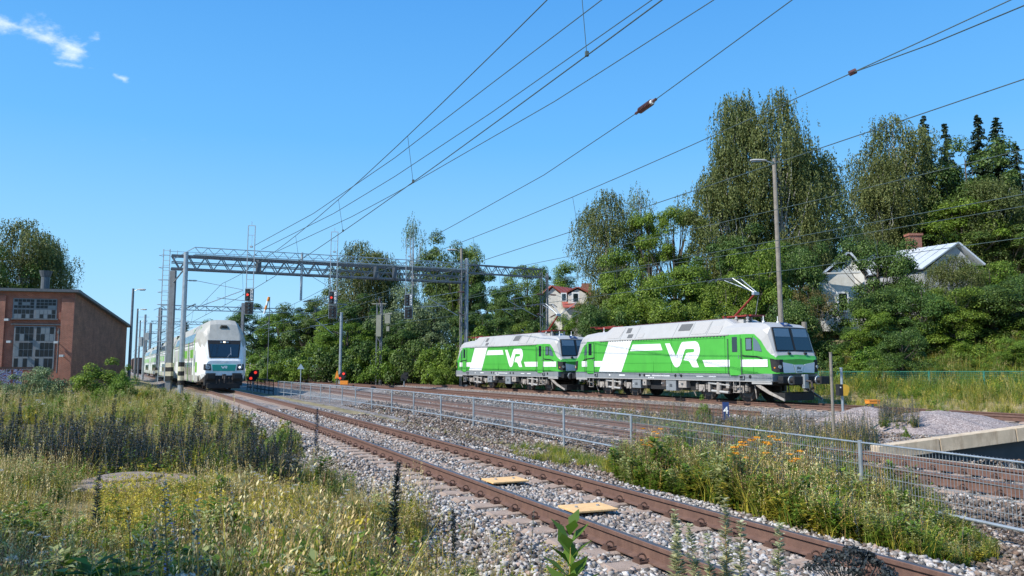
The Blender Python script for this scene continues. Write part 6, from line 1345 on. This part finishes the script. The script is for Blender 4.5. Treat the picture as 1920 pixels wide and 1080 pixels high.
def A_seed(mstem=1, mhead=2, h=.75, n_=7):
    p = PL_()
    for _ in range(n_):
        a = U_(0, 6.28); hh_ = h*U_(.7, 1.1); ln = U_(.03, .2); x, y = U_(-.08, .08), U_(-.08, .08); p.blade((x, y, 0), a, hh_, .005, ln, mstem, 3); tip = np.array([x+math.cos(a)*ln, y+math.sin(a)*ln, hh_*.93])
        for k in range(9): f_ = k/9; q_ = tip+np.array([0, 0, -f_*.16]); p.leaf(q_, (U_(-1, 1), U_(-1, 1), 1.2), .028, .009, mhead)
    return p.arr()
def A_herb(m=0, h=.55, n_=30, L_=.10, w_=.034, stems=4):
    p = PL_()
    for _ in range(stems):
        a = U_(0, 6.28); hh_ = h*U_(.6, 1.1); ln = U_(.03, .18); x, y = U_(-.05, .05), U_(-.05, .05); p.blade((x, y, 0), a, hh_, .008, ln, 1, 3)
        for k in range(n_//stems*2):
            f_ = U_(.12, 1); b_ = U_(0, 6.28); c_ = (x+math.cos(a)*ln*f_*f_, y+math.sin(a)*ln*f_*f_, hh_*f_*.93); p.leaf(c_, (math.cos(b_), math.sin(b_), U_(.1, .9)), L_*U_(.6, 1.2)*(1.15-f_*.5), w_*U_(.7, 1.2), m)
    return p.arr()
def A_flower(mf, h=.6, heads=9, hr=.03, nb=14, mleaf=0, sz=.008, umbel=False, leaves=26):
    p = PL_()
    for _ in range(3):
        a = U_(0, 6.28); hh_ = h*U_(.75, 1.05); ln = U_(.02, .15); x, y = U_(-.07, .07), U_(-.07, .07); p.blade((x, y, 0), a, hh_, .007, ln, 1, 3); top = np.array([x+math.cos(a)*ln, y+math.sin(a)*ln, hh_*.93])
        for k in range(leaves//3): f_ = U_(.1, .85); b_ = U_(0, 6.28); p.leaf((x+math.cos(a)*ln*f_*f_, y+math.sin(a)*ln*f_*f_, hh_*f_*.9), (math.cos(b_), math.sin(b_), .6), .07*U_(.6, 1.2), .02, mleaf)
        if umbel: bits(p, top, .055, heads*nb//3, sz, mf, .22)
        else:
            for k in range(heads//3+1): o_ = np.array([U_(-.07, .07), U_(-.07, .07), U_(-.16, .01)]); bits(p, top+o_, hr, nb//2, sz, mf, .9)
    return p.arr()
def A_spike(h=.8, n_=110, mleaf=0, mfl=2, w0=.055, stems=1, pf=.16):
    p = PL_()
    for s_ in range(stems):
        a = U_(0, 6.28); hh_ = h*U_(.8, 1.08) if stems > 1 else h; ln = U_(.0, .10); x, y = (U_(-.1, .1), U_(-.1, .1)) if stems > 1 else (0, 0); p.blade((x, y, 0), a, hh_, .011, ln, 1, 4)
        for k in range(n_//stems):
            f_ = U_(.06, 1)**.8; b_ = U_(0, 6.28); c_ = (x+math.cos(a)*ln*f_*f_, y+math.sin(a)*ln*f_*f_, hh_*f_*.97); wd = w0*(1.15-f_*.85)
            isf = np.random.rand() < pf and f_ > .3; p.leaf(c_, (math.cos(b_), math.sin(b_), U_(.2, 1.1)), wd*U_(.7, 1.4)*(1 if not isf else .6), .014 if not isf else .018, mfl if isf else mleaf)
    return p.arr()
WM = [leafmat('weed_leaves', [(0, (0.132, 0.148, 0.020)), (.4, (0.247, 0.259, 0.032)), (.75, (0.403, 0.358, 0.045)), (1, (0.576, 0.438, 0.079))], .35),            # 0
      leafmat('weed_stems', [(0, (0.200, 0.150, 0.040)), (.5, (0.356, 0.247, 0.068)), (1, (0.578, 0.371, 0.126))], .2),                                        # 1
      leafmat('dry_seed_heads', [(0, (0.323, 0.219, 0.095)), (.5, (0.581, 0.424, 0.188)), (1, (0.750, 0.659, 0.350))], .25),                                     # 2
      leafmat('yellow_petals', [(0, (.36, .27, .03)), (.6, (.52, .40, .04)), (1, (.66, .55, .12))], .3),                                       # 3
      leafmat('white_petals', [(0, (.50, .48, .42)), (1, (.78, .76, .70))], .3),                                                               # 4
      leafmat('blue_grey_leaves', [(0, (0.044, 0.069, 0.056)), (.5, (0.094, 0.131, 0.106)), (1, (0.188, 0.237, 0.200))], .2),                              # 5
      leafmat('blue_petals', [(0, (.08, .10, .30)), (.6, (.16, .20, .45)), (1, (.32, .36, .55))], .3),                                         # 6
      leafmat('fresh_leaves', [(0, (0.060, 0.111, 0.012)), (.5, (0.121, 0.202, 0.020)), (1, (0.206, 0.292, 0.040))], .4),                                      # 7
      leafmat('pale_leaves', [(0, (0.197, 0.221, 0.077)), (.5, (0.319, 0.345, 0.124)), (1, (0.486, 0.497, 0.207))], .3),                                        # 8
      leafmat('brown_stalks', [(0, (0.078, 0.046, 0.026)), (.6, (0.169, 0.091, 0.052)), (1, (0.286, 0.156, 0.091))], .15),                                      # 9
      leafmat('orange_yellow_buttons', [(0, (.60, .26, .01)), (1, (.80, .42, .02))], .2),
      leafmat('dark_spike_leaves', [(0, (.012, .022, .020)), (.6, (.035, .055, .05)), (1, (.075, .10, .10))], .1),
      leafmat('cream_pods', [(0, (.26, .27, .12)), (.6, (.46, .46, .24)), (1, (.62, .60, .38))], .35)]                                                      # 10

ARC = {
 'grass': [A_grass(0, .5), A_grass(0, .65, 18), A_grass(7, .5, 16)], 'dry': [A_seed(1, 2, .75), A_seed(1, 2, .6, 9), A_grass(2, .5, 12, .007)],
 'herb': [A_herb(0, .55), A_herb(7, .5), A_herb(0, .4, 36)], 'fresh': [A_herb(7, .5, 40, .12, .04), A_grass(7, .55, 20, .014), A_herb(7, .4, 40)],
 'yellow': [A_flower(3, .55), A_flower(3, .45, 12), A_flower(3, .6, 7)], 'white': [A_flower(4, .6, umbel=True), A_flower(4, .5, 12, umbel=True)],
 'spike': [A_spike(.8, 150, 5, 6, stems=2), A_spike(.9, 110, 5, 6, .06), A_spike(.7, 160, 5, 6, stems=3)], 'dspike': [A_spike(.85, 260, 11, 6, .085, 2, .06), A_spike(.9, 240, 11, 6, .09, 1, .05), A_spike(.75, 300, 11, 6, .08, 3, .06)], 'pale': [A_herb(8, .7, 44, .09, .022), A_spike(.7, 120, 8, 8, stems=3), A_herb(8, .55, 40, .08, .02)],
 'brown': [A_seed(9, 9, .8, 6), A_spike(.7, 90, 9, 2, .035, 2)], 'tansy': [A_flower(10, .85, 12, .022, 14, 7, .008, True, 60), A_flower(10, .75, 12, .022, 14, 7, .008, True, 60)],
 'big': [A_herb(7, .55, 110, .15, .055, 9), A_herb(0, .5, 100, .13, .05, 8), A_herb(8, .6, 110, .12, .035, 9)],
 'wide': [A_grass(7, .5, 22, .018, .14, .4), A_grass(0, .6, 20, .016, .14, .4)]}
BATCH = {}
def sow(dest, kind, X, Y, scl, zoff=0.0):
    if len(X) == 0: return
    arcs = ARC[kind]; ch = rng.integers(0, len(arcs), len(X)); Z = zg(X, Y)+zoff
    for i, (q_, m) in enumerate(arcs):
        s_ = ch == i; n_ = int(s_.sum())
        if not n_: continue
        a = rng.uniform(0, 6.283, n_); c_, si = np.cos(a), np.sin(a); k = scl[s_]; V = q_.reshape(-1, 3)
        x = (V[None, :, 0]*c_[:, None]-V[None, :, 1]*si[:, None])*k[:, None]; y = (V[None, :, 0]*si[:, None]+V[None, :, 1]*c_[:, None])*k[:, None]; z_ = V[None, :, 2]*k[:, None]*rng.uniform(.8, 1.15, (n_, 1))
        ln = rng.normal(size=(n_, 2))*.10; x = x+z_*ln[:, :1]; y = y+z_*ln[:, 1:]
        BATCH.setdefault(dest, []).append((np.stack([x+X[s_][:, None], y+Y[s_][:, None], z_+Z[s_][:, None]], -1).reshape(-1, 3), np.tile(m, n_)))
def cand(n_, Y0, Y1, p, pxlo=-60, pxhi=1980):
    p += .0013; q_ = rng.random(n_); Y = (Y0**(1-p)+q_*(Y1**(1-p)-Y0**(1-p)))**(1/(1-p)); px = rng.uniform(pxlo, pxhi, n_); return (px-960)/FP*Y*.995, Y, px
# left field: px uniform so every distance is covered evenly
def field(n_, Y0, Y1, p):
    X, Y, px = cand(n_, Y0, Y1, p, -70, 1050); w_ = wof(1, X, Y); n1 = vnoise(X, Y, .5, 11); edge = -1.75-1.1*vnoise(X, Y, .8, 9)-.22*np.clip(9-Y, 0, 5)
    ok = w_ < edge; cov = (np.hypot(X-gwx, (Y-gwy)) > .72); cov &= ~((np.abs(X-slx) < .75) & (np.abs(Y-sly) < .35)); 
    bare = (vnoise(X, Y, .33, 21) > .80) & (Y > 12); return X[ok & cov & ~bare], Y[ok & cov & ~bare]
gwx, gwy = G(255, 900, .12).x, G(255, 900, .12).y; slx, sly = G(480, 990, .02).x, G(480, 990, .02).y
def pick(X, Y, table):
    """table: kind, weight function"""
    Wt = np.stack([np.broadcast_to(f_(X, Y), X.shape) for _, f_ in table], 1); Wt = np.maximum(Wt, 0); Wt /= Wt.sum(1, keepdims=True); c_ = Wt.cumsum(1); u_ = rng.random(len(X)); return (u_[:, None] > c_).sum(1)
N_ = vnoise
tabl = [('grass', lambda X, Y: 1.6+0*X), ('dry', lambda X, Y: 3.6*sstep(.4, .62, N_(X, Y, .5, 3))+.9), ('herb', lambda X, Y: 2.2*sstep(.4, .65, N_(X, Y, .7, 4))+.6), ('yellow', lambda X, Y: 2.2*sstep(.55, .8, N_(X, Y, .45, 5))*(Y < 30)+.15), ('white', lambda X, Y: .16*(Y < 22)+.05),
        ('spike', lambda X, Y: 2.2*np.exp(-((Y-14.5)/2.6)**2)*(N_(X, Y, .9, 6) > .35)*.5+.08), ('pale', lambda X, Y: .9*sstep(14, 24, Y)+.25), ('brown', lambda X, Y: .8*(Y < 9)+.15), ('fresh', lambda X, Y: 2.4*sstep(.55, .7, N_(X, Y, .45, 8))+.3), ('big', lambda X, Y: 2.6*sstep(.55, .75, N_(X, Y, .6, 51))+.25)]
for n_, Y0, Y1, p, sc in ((4600, 3.9, 9, 1.0, .62), (7500, 9, 20, 1.1, .64), (8000, 20, 58, 1.2, .85)):
    X, Y = field(n_, Y0, Y1, p); c_ = pick(X, Y, tabl)
    for i, (k, _) in enumerate(tabl):
        s_ = c_ == i; sow('field_weeds', k, X[s_], Y[s_], sc*rng.uniform(.55, 1.2, s_.sum())*(.35+1.35*N_(X[s_], Y[s_], .8, 40))*(1+.35*sstep(7.5, 5.5, Y[s_])))
X, Y, px = cand(1100, 11.5, 14.8, 1.0, -40, 560); s_ = (wof(1, X, Y) < -2.2) & (N_(X, Y, .9, 41) > .3); X, Y = X[s_], Y[s_]; u_ = rng.random(len(X))
sow('field_weeds', 'dspike', X[u_ < .45], Y[u_ < .45], rng.uniform(.55, 1.15, (u_ < .45).sum())); sow('field_weeds', 'herb', X[u_ > .6], Y[u_ > .6], rng.uniform(.6, 1.0, (u_ > .6).sum()))
X, Y, px = cand(750, 7.6, 11.2, 1.0, 200, 600); s_ = (wof(1, X, Y) < -2.4) & (np.hypot(X-gwx, Y-gwy) > .8); X, Y = X[s_], Y[s_]; u_ = rng.random(len(X)); sow('field_weeds', 'yellow', X[u_ < .75], Y[u_ < .75], rng.uniform(.6, .95, (u_ < .75).sum())); sow('field_weeds', 'herb', X[u_ > .75], Y[u_ > .75], rng.uniform(.6, .95, (u_ > .75).sum()))
# stragglers on the stones left of the near track
X, Y, px = cand(900, 4.5, 22, 1.2, 300, 1100); w_ = wof(1, X, Y); s_ = (w_ < -1.75) & (w_ > -3.6); X, Y = X[s_], Y[s_]
for k, f_ in (('herb', .45), ('dry', .3), ('spike', .1), ('yellow', .1), ('brown', .05)): s_ = rng.random(len(X)) < f_*.5; sow('ballast_weeds', k, X[s_], Y[s_], rng.uniform(.35, .8, s_.sum()))
# dense clump right of the near track, over the fence
X, Y, px = cand(15000, 5.8, 17, 1.0, 1140, 1850); w_ = wof(1, X, Y); fX = np.array([fenceX(y_) for y_ in Y]); ctr = np.clip((px-1140)/60, 0, 1)*np.clip((1835-px)/120, 0, 1)
s_ = (w_ > 1.6+.55*N_(X, Y, 1.5, 7)+(1-ctr)*1.2) & (X < fX+1.0*ctr); X, Y, px = X[s_], Y[s_], px[s_]
tab2 = [('fresh', lambda X, Y: 1.6+0*X), ('wide', lambda X, Y: .8+0*X), ('herb', lambda X, Y: 2.2+0*X), ('big', lambda X, Y: .9+0*X), ('dry', lambda X, Y: .7+0*X), ('brown', lambda X, Y: 1.6*(N_(X, Y, 1.2, 14) > .60)+.15), ('spike', lambda X, Y: .25+0*X)]
c_ = pick(X, Y, tab2); hs_ = (np.clip(.72+.55*np.exp(-((px-1400)/220)**2), .4, 1.3)*np.clip((1890-px)/160, .4, 1))*(.7+.6*N_(X, Y, 1.1, 44))
for i, (k, _) in enumerate(tab2): s_ = c_ == i; sow('fence_weeds', k, X[s_], Y[s_], (hs_[s_])*rng.uniform(.55, 1.15, s_.sum()))
X, Y, px = cand(70, 10.6, 12, 1.0, 1360, 1475); sow('tansy_flowers', 'tansy', X[:8], Y[:8], rng.uniform(1.1, 1.3, 8)); X, Y, px = cand(60, 14.5, 16, 1.0, 1205, 1265); sow('tansy_flowers', 'tansy', X[:5], Y[:5], rng.uniform(.95, 1.2, 5))
X, Y, px = cand(900, 15.5, 23, 1.0, 960, 1190); w_ = wof(1, X, Y); s_ = (w_ > 2.4) & (w_ < 4.1) & (N_(X, Y, 1.3, 61) > .52); sow('fence_weeds', 'wide', X[s_], Y[s_], rng.uniform(.2, .5, s_.sum()))
X, Y, px = cand(900, 8, 60, 1.1, 480, 1700); w_ = wof(1, X, Y); s_ = (w_ > 2.9) & (w_ < 4.6) & (N_(X, Y, .9, 17) > .62); sow('fence_weeds', 'herb', X[s_], Y[s_], rng.uniform(.25, .5, s_.sum()))
# strip of viper's bugloss between the second and third tracks
X, Y, px = cand(5200, 19, 42, 1.1, 1040, 1640); w2_, w3_ = wof(2, X, Y), wof(3, X, Y); dens = np.clip((px-1040)/200, .25, 1); s_ = (w2_ > 2.0) & (w3_ < -1.7) & (rng.random(len(X)) < dens) & ~pitmask(X, Y); X, Y, px = X[s_], Y[s_], px[s_]
c_ = pick(X, Y, [('spike', lambda X, Y: 2.0+0*X), ('herb', lambda X, Y: .8+0*X), ('fresh', lambda X, Y: .6+0*X), ('dry', lambda X, Y: .5+0*X)])
for i, k in enumerate(('spike', 'herb', 'fresh', 'dry')): s_ = c_ == i; sow('bugloss_strip', k, X[s_], Y[s_], rng.uniform(.5, 1.1, s_.sum())*(1 if k == 'spike' else .8))
for x0, x1, Y0, Y1, n_ in ((1645, 1715, 22.5, 25.5, 130), (1575, 1620, 19.5, 21.5, 70)): X, Y, px = cand(n_, Y0, Y1, 1.0, x0, x1); sow('bugloss_strip', 'spike', X, Y, rng.uniform(.5, 1.15, len(X)), .12); sow('bugloss_strip', 'fresh', X[::2], Y[::2], rng.uniform(.4, .8, len(X[::2])), .12)
# verge and bank beyond the last track
X, Y, px = cand(17000, 25, 62, 1.15, 640, 1990); w_ = wof(4, X, Y); s_ = (w_ > 2.4) & (w_ < 22); X, Y, px, w_ = X[s_], Y[s_], px[s_], w_[s_]
tab3 = [('grass', lambda X, Y: 1.2+0*X), ('yellow', lambda X, Y: .45*(N_(X, Y, .25, 31) > .5)+.05), ('dry', lambda X, Y: 1.3*(wof(4, X, Y) < 5)+.35), ('fresh', lambda X, Y: 1.4*(wof(4, X, Y) > 5)+.3), ('pale', lambda X, Y: 1.1*(N_(X, Y, .3, 32) > .6)+.2), ('wide', lambda X, Y: 1.0+0*X)]
c_ = pick(X, Y, tab3); hs_ = .55+.45*sstep(4, 9, w_)
for i, (k, _) in enumerate(tab3): s_ = c_ == i; sow('bank_vegetation', k, X[s_], Y[s_], hs_[s_]*rng.uniform(.8, 1.6, s_.sum())*1.15)
X, Y, px = cand(5000, 62, 118, 1.1, 470, 1200); w_ = wof(4, X, Y); s_ = (w_ > 2.3) & (w_ < 12); X, Y = X[s_], Y[s_]; c_ = pick(X, Y, tab3)
for i, (k, _) in enumerate(tab3): s_ = c_ == i; sow('bank_vegetation', k, X[s_], Y[s_], rng.uniform(1.4, 2.6, s_.sum()))
LABS = {'field_weeds': 'wild meadow weeds and grasses covering the ground left of the tracks', 'ballast_weeds': 'scattered weeds growing in the stones beside the near rail', 'fence_weeds': 'dense green weeds growing along the tube fence', 'tansy_flowers': 'orange-yellow flat flower heads above the fence weeds', 'bugloss_strip': 'blue-grey flowering weeds between the tracks', 'bank_vegetation': 'yellow-green tall grass on the bank beyond the last track'}
for k, L_ in BATCH.items():
    V = np.concatenate([a for a, _ in L_]); M_ = np.concatenate([b for _, b in L_]); o = npmesh(k, V, np.arange(len(V)).reshape(-1, 4), M_, WM); tag(o, LABS[k], 'weeds', kind='stuff')

# single plants one can point at in the foreground
def single(name, arc, px, pyb, hpx, lab, mats=None, group='tall spikes in the foreground', zb=0.0, cat='plant', wide=1.0):
    p = G(px, pyb, zb); q_, m = arc; h0 = q_[..., 2].max(); h = hpx*p.y/FP; s_ = h/h0; V = q_.reshape(-1, 3)*np.array([s_*wide, s_*wide, s_])
    r_ = thing(name, lab, cat, (p.x, p.y, zb-.03), random.uniform(0, 6), group); isl = m == 1
    F = np.arange(len(V)).reshape(-1, 4)
    def sub(nm, mask):
        if mask.any(): VV = V.reshape(-1, 4, 3)[mask].reshape(-1, 3); npmesh(nm, VV, np.arange(len(VV)).reshape(-1, 4), m[mask], WM, r_)
    sub('stem', isl); sub('leaves', ~isl); return r_
DK = WM[5]
single('flower_spike', A_spike(.9, 600, 11, 11, .11), 735, 1062, 195, 'tallest dark flower spike, standing at the edge of the stones')
single('flower_spike', A_spike(.9, 420, 11, 11, .11), 851, 1062, 110, 'shorter dark flower spike right of the tallest one')
single('flower_spike', A_spike(.9, 320, 11, 11, .10), 176, 1020, 150, 'dark curved flower spike in front of the round well cover')
single('flower_spike', A_spike(.9, 320, 11, 6, .10), 592, 868, 105, 'bluish flower spike overlapping the near rail')
for px, pyb, hpx, lab in ((20, 855, 80, 'at the left edge of the dark weed row'), (72, 850, 75, 'second in the dark weed row'), (215, 830, 92, 'in the weed row above the well cover'), (232, 838, 70, 'close right of the one above the well cover'), (272, 836, 62, 'with leaning top in the middle of the weed row'), (377, 838, 90, 'near the train side end of the weed row'), (438, 840, 84, 'at the right end of the weed row'), (125, 845, 70, 'between the two left groups of the weed row')):
    single('flower_spike', A_spike(.9, 380, 11, 11, .11, 2), px, pyb, hpx, 'dark bluish flower spike '+lab)
for px, top in ((1284, 960), (1266, 985), (1318, 985), (1370, 935), (1392, 972), (1462, 980), (1342, 1005)):
    p = PL_(); H_ = .5; p.blade((0, 0, 0), 1.0, H_, .006, .03, 1, 4)
    for k in range(230):
        f_ = U_(.1, 1); b_ = k*2.4; sz = .062*(1.1-f_*.75); p.leaf((math.cos(1)*.03*f_*f_, math.sin(1)*.03*f_*f_, H_*f_), (math.cos(b_), math.sin(b_), .55), sz, .016, 12)
    Yp = 2.75+U_(-.2, .3); pt = at(px, top, Yp); arc = p.arr(); q_, m = arc; r_ = thing('seed_stalk', {1284: 'pale yellow-green seed stalk, second from left in the front row', 1266: 'leftmost pale seed stalk in the front row', 1318: 'pale seed stalk third from left in the front row', 1342: 'shortest pale seed stalk in the front row', 1370: 'tallest pale seed stalk in the front row', 1392: 'pale seed stalk right beside the tallest', 1462: 'rightmost pale seed stalk, apart from the others'}[px], 'plant', (pt.x-.02, Yp, pt.z-.5*1.0), U_(0, 6), 'pale seed stalks at the bottom edge')
    V = q_.reshape(-1, 3); st_ = m == 1
    for nm, mk in (('stem', st_), ('seed_pods', ~st_)): VV = q_[mk].reshape(-1, 3); npmesh(nm, VV, np.arange(len(VV)).reshape(-1, 4), m[mk], WM, r_)
# broad-leaved plant and dark seed dome at the bottom edge
p = PL_(); p.blade((0, 0, 0), .5, .62, .012, .02, 1, 4)
for k in range(26): f_ = .25+.75*k/26; b_ = k*2.3; p.leaf((.01, .01, .62*f_), (math.cos(b_), math.sin(b_), .5+f_*.8), .20*(1.2-f_*.6), .085*(1.2-f_*.6), 7)
q_, m = p.arr(); Yp = 3.1; pt = at(1063, 988, Yp); r_ = thing('leafy_plant', 'single broad-leaved green plant before the near rail at the bottom edge', 'plant', (pt.x, Yp, pt.z-.62))
for nm, mk in (('stem', m == 1), ('leaves', m != 1)): VV = q_[mk].reshape(-1, 3); npmesh(nm, VV, np.arange(len(VV)).reshape(-1, 4), m[mk], WM, r_)
Yp = 1.9; pt = at(1592, 1032, Yp); r_ = thing('wild_carrot', 'dark domed seed head of a wild carrot at the bottom edge, over the rail', 'plant', (pt.x, Yp, pt.z)); p = PL_()
for k in range(62):
    a = U_(0, 6.28); rr = math.sqrt(U_(0, 1))*.10; x, y, z_ = math.cos(a)*rr, math.sin(a)*rr, -.055*(rr/.10)**2; bits(p, (x, y, z_), .014, 40, .0034, 0, .8)
q_, m = p.arr(); MT['seedd'] = leafmat('dark_seeds', [(0, (.012, .015, .018)), (1, (.05, .06, .06))], .05); VV = q_.reshape(-1, 3); npmesh('umbel', VV, np.arange(len(VV)).reshape(-1, 4), m, [MT['seedd']], r_)
mb = MB(); 
for k in range(30): a = k*2.4; rr = .095*math.sqrt((k+.5)/30); mb.cyl((0, 0, -.14), (math.cos(a)*rr, math.sin(a)*rr, -.055*(rr/.1)**2), .0012, n=4)
mb.cyl((0, 0, -1.3), (0, 0, -.14), .0035, n=6); mb.build('stem', MT['seedd'], r_)
